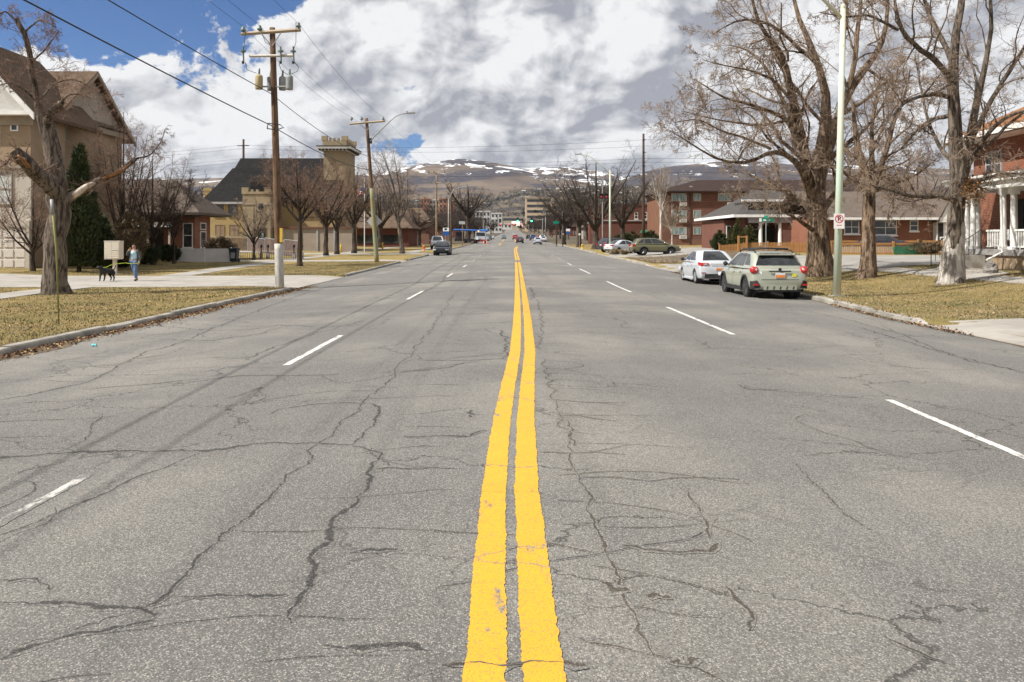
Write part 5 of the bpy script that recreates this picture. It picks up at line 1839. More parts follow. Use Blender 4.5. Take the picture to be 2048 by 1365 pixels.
tree_at(66, 43.5, 345, 2.3, .12, .9, 7, 'multi-stemmed young tree in front of the garage door', 61, 'bark_dark', 'twig_red', up=.9, minr=.005, name='young_tree')
tree_at(247, 50.5, 208, 1.7, .16, 1.4, 8, 'tall narrow bare pear tree behind the mailbox cluster', 62, 'bark_dark', 'twig_red', up=1.2, minr=.004, lv=LV_MED)
tree_at(305, 55, 300, 2.2, .16, 1.6, 8, 'bare tree with dark upright limbs in front of the cottage roof', 63, 'bark_dark', 'twig_red', up=1.0, minr=.004, lv=LV_MED)
tree_at(348, 57, 352, 1.5, .1, 1.5, 6, 'small bare tree beside the cottage porch', 64, 'bark_dark', 'twig_dark', up=.8)
tree_at(600, 54, 318, 2.6, .17, 2.9, 9, 'round headed reddish tree on the grass strip by the painted pole', 65, 'bark_dark', 'twig_red', up=.7, minr=.0045, lv=LV_NEAR)
tree_at(652, 80, 350, 3.4, .24, 2.6, 9, 'reddish bare tree in front of the church annex', 66, 'bark_dark', 'twig_red', up=.6, minr=.006, lv=LV_LOW)
tree_at(674, 86, 335, 3.5, .24, 2.8, 9, 'reddish bare tree standing just left of the tower', 67, 'bark_dark', 'twig_red', up=.6, minr=.006, lv=LV_LOW)
tree_at(708, 90, 328, 3.0, .26, 3.0, 9, 'ochre bare tree beside the flagpole', 68, 'bark_dark', 'twig_ochre', up=.9, minr=.006, lv=LV_LOW)
tree_at(508, 67, 402, 1.9, .13, 1.3, 7, 'small wide bare tree inside the chain link fence', 69, 'bark_dark', 'twig_brown', up=.6, minr=.006)
tree_at(805, 88, 288, 2.7, .24, 3.4, 7, 'leaning bare tree with white trunk beside the street', 70, 'bark_grey', 'twig_brown', lean=(-2.4, 0), up=.8, minr=.006, lv=LV_LOW)
t_b = tree_at(1344, 112, 402, 1.7, .1, 1.6, 8, 'small round bare tree with white stem before the apartment block', 71, 'bark_white', 'twig_brown', up=.6, minr=.008)
tree_at(1321, 108, 322, 1.2, .13, 4.5, 6, 'slim white birch with upright twigs at the corner of the apartment block', 72, 'bark_white', 'twig_brown', up=1.2, name='birch_tree', minr=.007)
# broad dark trees in the middle distance
MID = [(1192, 112, 316, 5.6, .5, 2.6, 'broad dark tree with twin trunk right of the road before the brick building'),
       (1158, 132, 364, 5.6, .4, 3.2, 'dark spreading tree behind the bus stop sign'),
       (1246, 121, 352, 4.6, .4, 3.0, 'dark tree between the broad twin tree and the tall steel pole'),
       (1128, 165, 392, 6.0, .4, 3.5, 'dark tree left of the bus stop sign'),
       (936, 205, 366, 7.2, .7, 5.5, 'large rounded dark tree standing over the crane truck'),
       (760, 128, 376, 5.4, .4, 3.0, 'dark bare tree behind the diamond sign'),
       (838, 150, 424, 4.6, .4, 3.0, 'dark bare tree behind the white pickup truck'),
       (735, 165, 372, 6.5, .45, 3.0, 'wide dark tree behind the flagpole'),
       (792, 176, 398, 6.0, .45, 3.0, 'dark tree over the low brown roofed house'),
       (872, 185, 436, 4.6, .4, 3.0, 'dark tree beside the wooden pole with two crossarms')]
for i, (px, Y, tp_, sp, tr, fk, lb) in enumerate(MID):
    tree_at(px, Y, tp_, sp, tr, fk, 8, lb, 80 + i, 'bark_dark', 'twig_dark', lv=LV_LOW, minr=.010 if Y < 140 else .012, up=.55)
tree_at(1500, 104, 372, 4.0, .3, 2.6, 8, 'bare tree rising behind the grey bungalow roof', 92, 'bark_dark', 'twig_brown', minr=.01, lv=LV_LOW)
tree_at(1690, 96, 352, 5.0, .35, 2.6, 8, 'bare tree behind the gap between the two bungalows', 93, 'bark_dark', 'twig_brown', minr=.01, lv=LV_LOW)
tree_at(1835, 92, 330, 5.0, .35, 2.6, 8, 'bare tree behind the long brick bungalow roof', 94, 'bark_dark', 'twig_brown', minr=.01, lv=LV_LOW)

# rows of trees far down the street: copies of a few grown trees
protos = []
for i in range(3):
    protos.append(make_tree('street_tree', (0, 0, 0), 'dark bare street tree far down the road', generic_limbs((0, 0, 0), 13, 5.5, .38, 3.2, 8, 200 + i), LV_LOW, 'bark_dark', 'twig_dark', 200 + i, 'bare trees along the far street', 6, .05, .018))
used = [False] * 3
rg = random.Random(9)
spots = []
for Y in (225, 250, 280, 315, 350, 395, 450, 510, 590, 680, 780, 900):
    for sd in (-1, 1):
        spots.append((sd * (17 + rg.uniform(-2, 4)), Y + rg.uniform(-9, 9)))
        spots.append((sd * (31 + rg.uniform(-4, 8)), Y + rg.uniform(-14, 14)))
        spots.append((sd * (52 + rg.uniform(-8, 14)), Y + rg.uniform(-14, 14)))
for Y in (190, 200, 215):
    for x in (-92, -78, -64, -50, -38, 34, 75, 92, 108):
        spots.append((x + rg.uniform(-4, 4), Y + rg.uniform(-12, 12)))
for k_, (x, Y) in enumerate(spots):
    j = k_ % 3
    o = protos[j] if not used[j] else copy_tree(protos[j])
    used[j] = True
    o.location = (x, Y, land(x, Y) - .2)
    o['label'] = 'dark bare street tree %s of the road, %s, %s' % ('left' if x < 0 else 'right', 'by the kerb' if abs(x) < 24 else ('in the front yards' if abs(x) < 45 else 'behind the houses'),
                                                                    'before the traffic signal' if Y < 262 else ('just beyond the signal' if Y < 420 else ('near the second signal' if Y < 600 else 'at the far end')))
    s = rg.uniform(.72, 1.12)
    o.scale = (s, s, s * rg.uniform(.9, 1.1))
    o.rotation_euler = (0, 0, rg.uniform(0, 6.28))


# ------------------------------------------------------------------ evergreens and bushes
def cone_plant(name, base, H, r, label, mat, seed, n=9000, size=.09, shape=0.75, cat='bush', group=None, stem='bark_dark', low=.05):
    rng = np.random.default_rng(seed)
    o = thing(name, base, label, cat, group)
    # sprays of foliage gathered round tufts spread over the plant
    nc = max(40, n // 55)
    tc_ = rng.beta(1.05, 1.5, nc)
    ac = rng.uniform(0, 2 * np.pi, nc)
    Rc = r * np.minimum((1 - tc_) ** shape * 1.15, (tc_ + .06) ** .35 * 1.15) * rng.uniform(.72, 1.12, nc)
    idx = rng.integers(0, nc, n)
    t = np.clip(tc_[idx] + rng.normal(0, .035, n), 0, 1)
    a = ac[idx] + rng.normal(0, .16, n)
    R_ = Rc[idx]
    rad_ = R_ * np.clip(rng.normal(.88, .2, n), .1, 1.12)
    c = np.stack([rad_ * np.cos(a), rad_ * np.sin(a), low * H + t * H * (1 - low)], 1)
    out = np.stack([np.cos(a) * .6, np.sin(a) * .6, np.full(n, 1.0)], 1) + rng.normal(size=(n, 3)) * .45
    out /= np.linalg.norm(out, axis=1, keepdims=True)
    sd = rng.normal(size=(n, 3))
    sd = np.cross(out, sd)
    sd /= np.linalg.norm(sd, axis=1, keepdims=True)
    s = size * rng.uniform(.6, 1.4, n)[:, None]
    V = np.stack([c - sd * s * .35, c + sd * s * .35, c + out * s * 2.0], 1).reshape(-1, 3)
    Fq = np.arange(3 * n).reshape(-1, 3)
    raw_mesh('crown', V + np.array(base), Fq, mat, o)
    MB().tube([base, (base[0], base[1], base[2] + H * .7)], [r * .09 + .02, .015], 6).build('trunk', stem, o)
    return o


def at_land(px, Y):
    X = XA(px, Y)
    return (X, Y, land(X, Y))


cone_plant('juniper_tree', at_land(158, 44), 6.9, 1.1, 'dark green upright juniper beside the tan stucco house', 'needle_dark', 301, 24000, .12, cat='tree')
cone_plant('juniper_tree', at_land(205, 46.5), 3.2, .9, 'low dark juniper right of the tall juniper', 'needle_dark', 302, 9000, .10, cat='tree')
cone_plant('hedge_bush', at_land(240, 50.0), 1.3, 1.0, 'low dark hedge bush behind the mailbox cluster', 'needle_dark', 303, 8000, .08, .4)
cone_plant('hedge_bush', at_land(290, 55.0), 1.4, 1.1, 'low dark hedge bush in front of the cottage porch', 'needle_dark', 304, 8000, .08, .4)
cone_plant('hedge_bush', at_land(338, 60.2), 1.2, .9, 'clipped dark hedge bush at the end of the white fence', 'needle_dark', 305, 8000, .08, .4)
cone_plant('round_bush', (XA(262, 48), 48, land(XA(262, 48), 48) + .4), 3.0, 1.0, 'brown dried bush standing above the mailbox cluster', 'bush_brown', 306, 8000, .09, .35)
cone_plant('round_bush', at_land(440, 62.5), 1.9, 1.3, 'brown leafless bush behind the rubbish bin', 'bush_brown', 307, 9000, .09, .35)
for i, (px, Y, h, r, lb, mt) in enumerate([(1440, 72.5, 1.9, .95, 'wide dark evergreen bush at the left end of the porch hedge', 'needle_dark'), (1464, 71.5, 2.2, .5, 'slim evergreen bush second from the left before the porch', 'needle_olive'),
                                      (1475, 71.0, 2.9, .5, 'tallest pointed evergreen bush before the bungalow porch', 'needle_olive'), (1497, 70.5, 2.3, .85, 'broad olive evergreen bush beside the porch column', 'needle_olive')]):
    cone_plant('arborvitae', at_land(px, Y), h, r, lb, mt, 310 + i, 8000, .075, .7)
for i, (px, Y, lb) in enumerate([(1262, 146, 'dark shrub left of the door of the flat brick building'), (1300, 128, 'dark shrub below the tall steel pole'), (1245, 146, 'small dark shrub against the flat brick building')]):
    cone_plant('round_bush', at_land(px, Y), 2.2, 1.5, lb, 'needle_dark', 320 + i, 3000, .16, .4)
cone_plant('round_bush', (21.2, 33.9, land(21.2, 34) + .05), .6, .45, 'rust brown dried plant beside the porch downspout', 'leaf_dead', 330, 2500, .05, .4)
cone_plant('round_bush', (XA(1850, 60), 60, land(30, 60)), 1.0, 1.4, 'thin straw coloured bush beside the green tarpaulin', 'bush_brown', 331, 4000, .08, .4)
cone_plant('round_bush', (XA(1230, 84), 84, land(XA(1230, 84), 84)), .55, .5, 'tuft of dry ornamental grass at the foot of the second street light', 'grass_straw', 332, 1800, .09, .4, 'plant')
cone_plant('round_bush', (XA(1248, 83), 83, land(XA(1248, 83), 83)), .5, .5, 'tuft of dry ornamental grass behind the street light island', 'grass_straw', 333, 1800, .09, .4, 'plant')
# ------------------------------------------------------------------ street furniture materials
bark_mat('pole_wood', (0.085, 0.052, 0.032), (0.17, 0.11, 0.07), 0.01, 6.0)
bark_mat('pole_wood_light', (0.20, 0.135, 0.08), (0.32, 0.24, 0.15), 0.006, 6.0)
simple('pole_white', (0.54, 0.52, 0.48), (0.38, 0.36, 0.33), 5.0, 0.8, 0.006, 20, stretch=(1, 1, .2))
simple('pole_green', (0.22, 0.26, 0.17), (0.26, 0.20, 0.09), 2.0, 0.8, 0.006, 20, stretch=(1, 1, .35))
simple('arm_wood', (0.40, 0.32, 0.23), (0.30, 0.235, 0.165), 3.0, 0.85, 0.005, 15, stretch=(.3, 3, 3))
simple('arm_pale', (0.56, 0.52, 0.47), (0.46, 0.42, 0.38), 3.0, 0.8)
simple('porcelain', (0.16, 0.22, 0.20), (0.10, 0.14, 0.13), 4.0, 0.3)
simple('steel_grey', (0.34, 0.35, 0.35), (0.26, 0.27, 0.27), 3.0, 0.55, metal=.2)
simple('transformer_grey', (0.30, 0.31, 0.31), (0.22, 0.23, 0.23), 3.0, 0.5)
simple('transformer_yellow', (0.42, 0.33, 0.17), (0.33, 0.27, 0.16), 3.0, 0.6)
simple('steel_rust', (0.085, 0.05, 0.036), (0.055, 0.034, 0.026), 3.0, 0.85)
m, gg, bs = material('lamp_paint')
ob = gg.n('ShaderNodeTexCoord').outputs['Object']
c = gg.mix(gg.mr(gg.noise(gg.mapping(ob, (1, 1, .3)), 1.3, 5.0, 0.6), 0.4, 0.62), (0.47, 0.57, 0.47), (0.55, 0.52, 0.40))
c = gg.mix(gg.mr(gg.noise(ob, 3.0, 6.0, 0.7), 0.62, 0.72), c, (0.26, 0.14, 0.06))
gg.put(bs.inputs['Base Color'], c)
bs.inputs['Roughness'].default_value = 0.6
simple('wire_black', (0.02, 0.02, 0.022), None, 2, 0.6)
simple('sign_back', (0.50, 0.52, 0.53), (0.44, 0.46, 0.47), 2.0, 0.4, metal=.3)
simple('sign_white', (0.80, 0.80, 0.79), (0.74, 0.74, 0.73), 2.0, 0.45)
simple('sign_red', (0.62, 0.025, 0.045), None, 2, 0.45)
simple('sign_black', (0.02, 0.02, 0.022), None, 2, 0.45)
simple('sign_green', (0.0, 0.24, 0.15), (0.0, 0.20, 0.13), 2, 0.4)
simple('sign_blue', (0.02, 0.10, 0.36), None, 2, 0.45)
simple('bollard_yellow', (0.70, 0.45, 0.06), (0.60, 0.38, 0.06), 3, 0.5)
simple('hydrant_orange', (0.70, 0.20, 0.03), None, 3, 0.5)
simple('cone_orange', (0.80, 0.13, 0.03), None, 3, 0.5)
simple('bin_blue', (0.025, 0.035, 0.055), (0.018, 0.024, 0.036), 3, 0.5)
simple('iron_black', (0.015, 0.015, 0.017), None, 3, 0.6)
simple('reed_green', (0.20, 0.21, 0.06), (0.26, 0.25, 0.10), 1.5, 0.7)
simple('mailbox_paint', (0.66, 0.60, 0.50), (0.60, 0.545, 0.455), 1.0, 0.5)
simple('tyre', (0.018, 0.018, 0.019), (0.03, 0.03, 0.03), 6, 0.85)
simple('rim_dark', (0.10, 0.10, 0.105), None, 4, 0.35, metal=.7)
simple('rim_silver', (0.55, 0.56, 0.57), None, 4, 0.3, metal=.8)
simple('black_plastic', (0.022, 0.022, 0.023), (0.035, 0.035, 0.036), 6, 0.7)
simple('car_glass', (0.012, 0.014, 0.016), (0.03, 0.033, 0.036), 1.0, 0.05, spec=.7)
simple('tail_red', (0.50, 0.012, 0.014), (0.38, 0.01, 0.012), 4, 0.15, coat=1.0, spec=.6)
simple('tail_clear', (0.62, 0.58, 0.58), None, 4, 0.12, coat=1.0)
simple('head_clear', (0.55, 0.57, 0.60), None, 4, 0.1, coat=1.0)
simple('plate_white', (0.72, 0.72, 0.74), None, 4, 0.4)
simple('plate_orange', (0.72, 0.26, 0.06), (0.60, 0.18, 0.05), 9, 0.4)
simple('sticker_yellow', (0.72, 0.68, 0.06), None, 9, 0.5)
simple('chrome', (0.65, 0.66, 0.67), None, 4, 0.15, metal=1.0)
def car_paint(name, c1):
    return simple(name, c1, tuple(x * .93 for x in c1), 0.6, 0.32, coat=.9 if max(c1) > .1 else .25, spec=.45 if max(c1) > .1 else .2, metal=.12 if max(c1) > .1 else 0)


for nm, c_ in (('paint_khaki', (0.35, 0.365, 0.295)), ('paint_white', (0.56, 0.59, 0.62)), ('paint_black', (0.010, 0.014, 0.018)), ('paint_olive', (0.13, 0.125, 0.062)),
               ('paint_silver', (0.36, 0.39, 0.40)), ('paint_red', (0.30, 0.03, 0.035)), ('paint_blue', (0.03, 0.08, 0.20)), ('paint_dark', (0.05, 0.045, 0.06)), ('crane_blue', (0.02, 0.12, 0.42)), ('paint_teal', (0.10, 0.17, 0.18)), ('paint_sky', (0.42, 0.50, 0.58))):
    car_paint(nm, c_)
for nm, c_, st in (('light_green', (0.05, 1.0, 0.45), 6.0), ('light_red', (1.0, 0.06, 0.03), 4.0), ('light_amber', (1.0, 0.45, 0.05), 3.0)):
    m, gg, bs = material(nm)
    bs.inputs['Base Color'].default_value = (*c_, 1)
    bs.inputs['Emission Color'].default_value = (*c_, 1)
    bs.inputs['Emission Strength'].default_value = st


# ------------------------------------------------------------------ utility poles
def lean_pole(base, top, r0, r1, n=14, k=8):
    pts = [tuple(Vector(base).lerp(Vector(top), i / k)) for i in range(k + 1)]
    return MB().tube(pts, [r0 + (r1 - r0) * i / k for i in range(k + 1)], n)


def insulator(parent, x, y, z, s=1.0):
    MB().lathe([(.02 * s, -.10), (.02 * s, 0), (.075 * s, .01), (.085 * s, .05 * s), (.05 * s, .07 * s), (.055 * s, .11 * s), (.03 * s, .15 * s)], (x, y, z), 10).build('insulator', 'porcelain', parent, smooth=True)


Y1 = 31.0
zb = land(-9.05, Y1)
P1b, P1t = Vector((-9.03, Y1, zb - .2)), Vector((-9.33, Y1, 9.85))
def on_pole1(z):
    return P1b.lerp(P1t, (z - P1b.z) / (P1t.z - P1b.z))


up1 = thing('utility_pole', (-9.03, Y1, zb), 'tall brown wooden power pole with transformers and white painted foot', 'utility pole')
lean_pole(P1b, P1t, .165, .105).build('pole', 'pole_wood', up1, smooth=True)
lean_pole(P1b, on_pole1(1.45), .171, .160).build('painted_foot', 'pole_white', up1, smooth=True)
MB().tube([(-10.49, Y1 - .12, 9.58), (-8.19, Y1 - .12, 9.74)], .075, 4).build('crossarm', 'arm_wood', up1)
c1 = on_pole1(8.75)
MB().tube([(-10.18, Y1 - .13, 8.72), (-8.45, Y1 - .13, 8.74)], .055, 4).build('crossarm', 'arm_pale', up1)
for dx in (-.42, .38):
    MB().tube([(-9.32 + dx, Y1 - .17, 9.62), (-9.3, Y1 - .14, 9.1)], .022, 5).build('brace', 'steel_grey', up1)
for x, z in ((-10.42, 9.68), (-9.78, 9.72), (-8.28, 9.83)):
    insulator(up1, x, Y1 - .12, z, 1.3)
for x, z in ((-10.40, 8.75), (-8.95, 8.75), (-8.46, 8.75)):
    co = MB().tube([(x, Y1 - .2, z + .32), (x + .03, Y1 - .22, z - .28)], [.035, .03], 7).lathe([(.03, -.03), (.11, -.02), (.11, .03), (.03, .05)], (x, Y1 - .2, z + .13), 10).build('fuse_cutout', 'porcelain', up1, smooth=False)
    MB().cyl(x, Y1 - .2, z - .34, z - .24, .05, 8).build('cutout_cap', 'iron_black', co)
def transformer(x, y, z, r, h, mat):
    tf = MB().lathe([(r * .9, 0), (r, .04), (r, h - .05), (r * .92, h), (r * .5, h + .05)], (x, y, z), 14).build('transformer', mat, up1, smooth=True)
    MB().tube([(x, y, z + h), (x + .02, y, z + h + .28)], [.05, .03], 7).build('bushing', 'porcelain', tf)
    MB().box(x - .05, x + .05, y, y + .25, z + .2, z + .32).build('bracket', 'steel_grey', tf)


transformer(XA(518, 30.8), 30.8, ZA(179, 30.8), .145, .52, 'transformer_yellow')
transformer(XA(541, 31.3), 31.3, ZA(182, 31.3), .14, .52, 'transformer_grey')
transformer(XA(565, 31.2), 31.2, ZA(181, 31.2), .14, .50, 'transformer_grey')
transformer(XA(579, 30.8), 30.8, ZA(180, 30.8), .14, .52, 'transformer_grey')
MB().tube([(XA(518, 30.8), 30.95, 7.55), (XA(580, 30.8), 30.95, 7.55)], .035, 6).build('mount_bar', 'steel_grey', up1)
for tr in ([(491, 65), (489, 80), (490, 95)], [(491, 125), (494, 140), (513, 147)], [(592, 45), (592, 85), (588, 98)], [(589, 125), (597, 135), (595, 143), (579, 150)], [(525, 70), (531, 85), (543, 92)], [(558, 128), (563, 142), (576, 150)]):
    MB().tube([(XA(a, 30.75), 30.75, ZA(c_, 30.75)) for a, c_ in tr], .011, 5).build('jumper_wire', 'wire_black', up1)
c2 = on_pole1(6.0)
MB().tube([(c2.x - .25, Y1 - .2, 5.9), (c2.x - .2, Y1 - .25, 6.1), (c2.x + .25, Y1 - .2, 6.05), (c2.x + .38, Y1 - .15, 5.95), (c2.x + .1, Y1 - .2, 5.85), (c2.x - .25, Y1 - .2, 5.9)], .022, 6).build('cable_bracket', 'wire_black', up1)
MB().box(-9.0 + .02, -8.88, Y1 - .22, Y1 - .13, 1.5, 2.05).build('yellow_tag', 'bollard_yellow', up1)
MB().tube([(c2.x + .10, Y1 - .09, 2.0), (c2.x - .02, Y1 - .13, 7.5)], .014, 5).build('ground_wire', 'wire_black', up1)

Y2 = 60.6
zb = land(-10.3, Y2)
up2 = thing('utility_pole', (-10.35, Y2, zb), 'leaning green stained power pole carrying a street light and diamond sign', 'utility pole')
P2b, P2t = Vector((XA(754, Y2), Y2, zb - .2)), Vector((XA(733, Y2), Y2, ZA(237, Y2)))
def on_pole2(z):
    return P2b.lerp(P2t, (z - P2b.z) / (P2t.z - P2b.z))


lean_pole(P2b, P2t, .17, .115).build('pole', 'pole_wood', up2, smooth=True)
lean_pole(P2b, on_pole2(5.5), .175, .152).build('stained_foot', 'pole_green', up2, smooth=True)
MB().tube([(XA(700, Y2), Y2 - .14, ZA(249, Y2)), (XA(771, Y2), Y2 - .14, ZA(243, Y2))], .08, 4).build('crossarm', 'arm_wood', up2)
for dx in (-.5, .5):
    MB().tube([(P2t.x + dx, Y2 - .18, 10.4), (P2t.x + .05, Y2 - .14, 9.9)], .025, 5).build('brace', 'steel_grey', up2)
for px in (704, 724, 767):
    insulator(up2, XA(px, Y2), Y2 - .14, ZA(243, Y2) + .1, 1.5)
MB().box(P2t.x + .15, P2t.x + .45, Y2 - .3, Y2 - .1, 8.9, 9.3).build('fuse_cutout', 'iron_black', up2)
la = MB().tube([(XA(738, Y2), Y2 - .1, ZA(288, Y2)), (XA(752, Y2), Y2 - .6, ZA(275, Y2)), (XA(785, Y2), Y2 - 1.0, ZA(246, Y2)), (XA(795, Y2), Y2 - 1.1, ZA(238, Y2)), (XA(806, Y2), Y2 - 1.2, ZA(234, Y2)), (XA(818, Y2), Y2 - 1.2, ZA(232.5, Y2))], [.045, .045, .04, .04, .035, .035], 8).build('lamp_arm', 'steel_grey', up2, smooth=True)
MB().cbox((XA(826, Y2), Y2 - 1.2, ZA(231.5, Y2)), (.62, .26, .09), 0, Matrix.Rotation(rad(-5), 3, 'Y')).cyl(XA(818, Y2), Y2 - 1.2, ZA(231, Y2) + .02, ZA(231, Y2) + .14, .05, 8).build('lamp_head', 'steel_grey', la)
cs = on_pole2(ZA(443, Y2))
sg = thing('diamond_sign', (cs.x, Y2 - .2, cs.z), 'grey back of a diamond road sign on the leaning pole', 'sign')
MB().prism([(cs.x - .59, Y2 + .2, cs.z), (cs.x, Y2 + .2, cs.z - .59), (cs.x + .59, Y2 + .2, cs.z), (cs.x, Y2 + .2, cs.z + .59)], None, (0, .012, 0)).build('sign_plate', 'sign_back', sg)
for dz in (-.25, .25):
    MB().box(cs.x - .2, cs.x + .2, Y2 + .17, Y2 + .2, cs.z + dz - .02, cs.z + dz + .02).build('bracket', 'steel_grey', sg)

def far_pole(px, Y, top_py, arms, label, name='utility_pole', wood='pole_wood_light', lamp=False):
    X = XA(px, Y)
    z = land(X, Y)
    zt = ZA(top_py, Y)
    o = thing(name, (X, Y, z), label, 'utility pole')
    lean_pole((X, Y, z - .2), (X, Y, zt), .17, .11, 10, 4).build('pole', wood, o, smooth=True)
    for (dz, hw) in arms:
        MB().tube([(X - hw, Y - .12, zt + dz), (X + hw, Y - .12, zt + dz)], .07, 4).build('crossarm', 'arm_wood', o)
        for q in (-.9, -.3, .9):
            insulator(o, X + hw * q, Y - .12, zt + dz + .1, 1.6)
    if lamp:
        a = MB().tube([(X, Y - .1, zt - 2.0), (X + 1.5, Y - .8, zt - 1.1), (X + 3.2, Y - 1.2, zt - .9), (X + 4.2, Y - 1.2, zt - .85)], .05, 6).build('lamp_arm', 'steel_grey', o)
        MB().cbox((X + 4.5, Y - 1.2, zt - .85), (.7, .28, .1)).build('lamp_head', 'steel_grey', a)
    return o


far_pole(873, 123, 341, [(-.35, 1.35), (-1.9, .9)], 'light brown wooden pole with two crossarms beside the black car')
far_pole(902, 147, 364, [(-.3, 1.4)], 'dark wooden pole with one crossarm and a lamp arm', lamp=True, wood='pole_wood')
far_pole(966, 300, 400, [(-.4, 1.3)], 'distant wooden pole left of the road near the traffic signal', wood='pole_wood')
far_pole(1113, 172, 418, [(-.3, .9)], 'thin dark wooden pole behind the green street sign on the right', wood='pole_wood')
# tall steel transmission poles
def steel_pole(px, Y, top_py, label, arms=False):
    X = XA(px, Y)
    z = land(X, Y)
    zt = ZA(top_py, Y)
    o = thing('transmission_pole', (X, Y, z), label, 'utility pole')
    lean_pole((X, Y, z - .2), (X, Y, zt), .26, .17, 12, 4).build('pole', 'steel_rust', o, smooth=True)
    for dz in ((-1.0, -3.0, -5.2) if not arms else (-1.1,)):
        MB().tube([(X - (.2 if not arms else 1.0), Y - .2, zt + dz), (X + (.35 if not arms else 1.0), Y - .2, zt + dz)], .07, 6).build('line_post', 'iron_black', o)
    return o


steel_pole(1287, 128, 268, 'tall rusty brown steel pole in front of the apartment block')
steel_pole(487, 135, 279, 'dark pole with short crossarm above the church roof', True)


# ------------------------------------------------------------------ overhead wires
def wire(pts, r, label, sag=.3, n=14, group=None):
    full = []
    for a, b2 in zip(pts[:-1], pts[1:]):
        for i in range(n):
            t = i / n
            p = Vector(a).lerp(Vector(b2), t)
            p.z -= sag * 4 * t * (1 - t)
            full.append(p)
    full.append(Vector(pts[-1]))
    return tag(MB().tube(full, r, 4).build('overhead_wire', 'wire_black'), label, 'wire', group)


Y3 = 123
x3, z3 = XA(873, Y3), ZA(341, Y3) - .35
for i, (x0, x1, x2, dz, lb) in enumerate(((-10.42, XA(704, Y2), x3 - 1.2, 0, 'thin power wire over the left end of the transformer pole crossarm'), (-9.78, XA(724, Y2), x3 - .4, .04, 'thin power wire over the middle of the transformer pole crossarm'), (-8.28, XA(767, Y2), x3 + 1.2, .12, 'thin power wire over the right end of the transformer pole crossarm'))):
    wire([(x0, -14, 10.6 + dz), (x0, Y1 - .12, 9.86 + dz), (x1, Y2 - .14, 10.9), (x2, Y3, z3 + .25)], .0075, lb, .35)
wire([(-8.9, -14, 7.6), (c2.x - .1, Y1 - .15, 7.25), (P2t.x + .3, Y2 - .2, 7.9), (x3, Y3 - .15, 8.6)], .017, 'upper thick black cable passing the power pole', .35)
wire([(-9.0, -14, 7.1), (c2.x - .1, Y1 - .17, 6.02), (on_pole2(6.9).x, Y2 - .17, 6.9), (x3, Y3 - .15, 7.6)], .02, 'lower thick black cable fixed to the power pole bracket', .3)
xs, ys_ = XA(487, 135), XA(1287, 128)
zr = ZA(268, 128)
for i, (dz1, dz2, lb) in enumerate(((0, 0, 'topmost transmission wire crossing the street'), (-.6, -1.0, 'second transmission wire crossing the street'), (-2.3, -3.0, 'third transmission wire crossing the street'), (-2.9, -3.6, 'fourth transmission wire crossing the street'), (-4.4, -5.2, 'lowest transmission wire crossing the street'))):
    wire([(-130, 150, zr - 4 + dz1), (xs, 134.8, ZA(279, 135) - 1 + dz1), (ys_, 127.8, zr - 1.0 + dz2), (130, 120, zr + 1 + dz2)], .016, lb, .8)
wire([(ys_, 127.8, zr - 5.4), (XA(1350, 100), 100, ZA(306, 100)), (24, 60, 9.5), (34, 30, 9.8)], .014, 'service wire rising to the right from the tall steel pole', .2)


# ------------------------------------------------------------------ street lights
def street_light(X, Y, H, label, arm=3.6, side=-1, lean=0.0, mat='lamp_paint', r0=.125):
    z = land(X, Y)
    o = thing('street_light', (X, Y, z), label, 'street light')
    MB().tube([(X, Y, z - .1), (X + lean * .5, Y, z + H * .5), (X + lean, Y, z + H)], [r0, r0 * .82, r0 * .62], 14).build('pole', mat, o, smooth=True)
    MB().lathe([(r0 * .66, 0), (r0 * .66, .08), (r0 * .3, .14)], (X + lean, Y, z + H), 12).build('pole_cap', mat, o)
    MB().box(X - .2, X + .2, Y - .2, Y + .2, z - .05, z + .03).build('base_plate', 'concrete', o)
    xa = X + lean
    a = MB().tube([(xa, Y, z + H - .35), (xa + side * arm * .25, Y, z + H + .55), (xa + side * arm * .55, Y, z + H + 1.45), (xa + side * arm * .72, Y, z + H + 1.75), (xa + side * arm * .85, Y, z + H + 1.82)], [.06, .05, .045, .04, .035], 10).build('lamp_arm', mat, o, smooth=True)
    MB().cbox((xa + side * arm * .95, Y, z + H + 1.82), (.75, .3, .09)).cyl(xa + side * arm * .9, Y, z + H + 1.86, z + H + 1.98, .05, 8).build('lamp_head', 'steel_grey', a)
    return o


YL = 25.3
sl = street_light(10.32, YL, 9.15, 'pale green street light pole with parking sign right of the cars', 3.6, -1, .2)
street_light(XA(1220, 86.7), 86.7, 9.05, 'second street light on the right with curved arm beside the white sedan', 3.6)
street_light(XA(1125, 168), 168, 8.6, 'third street light on the right beside the bus stop sign', 3.0, mat='steel_grey')
street_light(XA(1091, 250), 250, 8.6, 'farthest street light on the right near the signal', 3.0, mat='steel_grey')
street_light(XA(897, 133), 133, 8.0, 'plain silver pole left of the road behind the black car', 1.4, 1, mat='steel_grey')
# no parking sign on the near pole: white plate, black P, red ring and slash
sx, sz0, sz1, sy = XA(1674, YL) , ZA(458, YL), ZA(428, YL), YL - .17
sg = thing('parking_sign', (sx, sy, sz0), 'white no parking sign with red ring on the pale green pole', 'sign')
MB().box(sx - .165, sx + .165, sy, sy + .008, sz0, sz1).build('sign_plate', 'sign_white', sg)
def ring_mesh(cx, cz, r0, r1, y, d, n=28):
    mb = MB()
    for i in range(n):
        a, b2 = 2 * math.pi * i / n, 2 * math.pi * (i + 1) / n
        q = [(cx + r * math.cos(t), y, cz + r * math.sin(t)) for r, t in ((r0, a), (r1, a), (r1, b2), (r0, b2))]
        mb.prism(q, None, (0, -d, 0))
    return mb


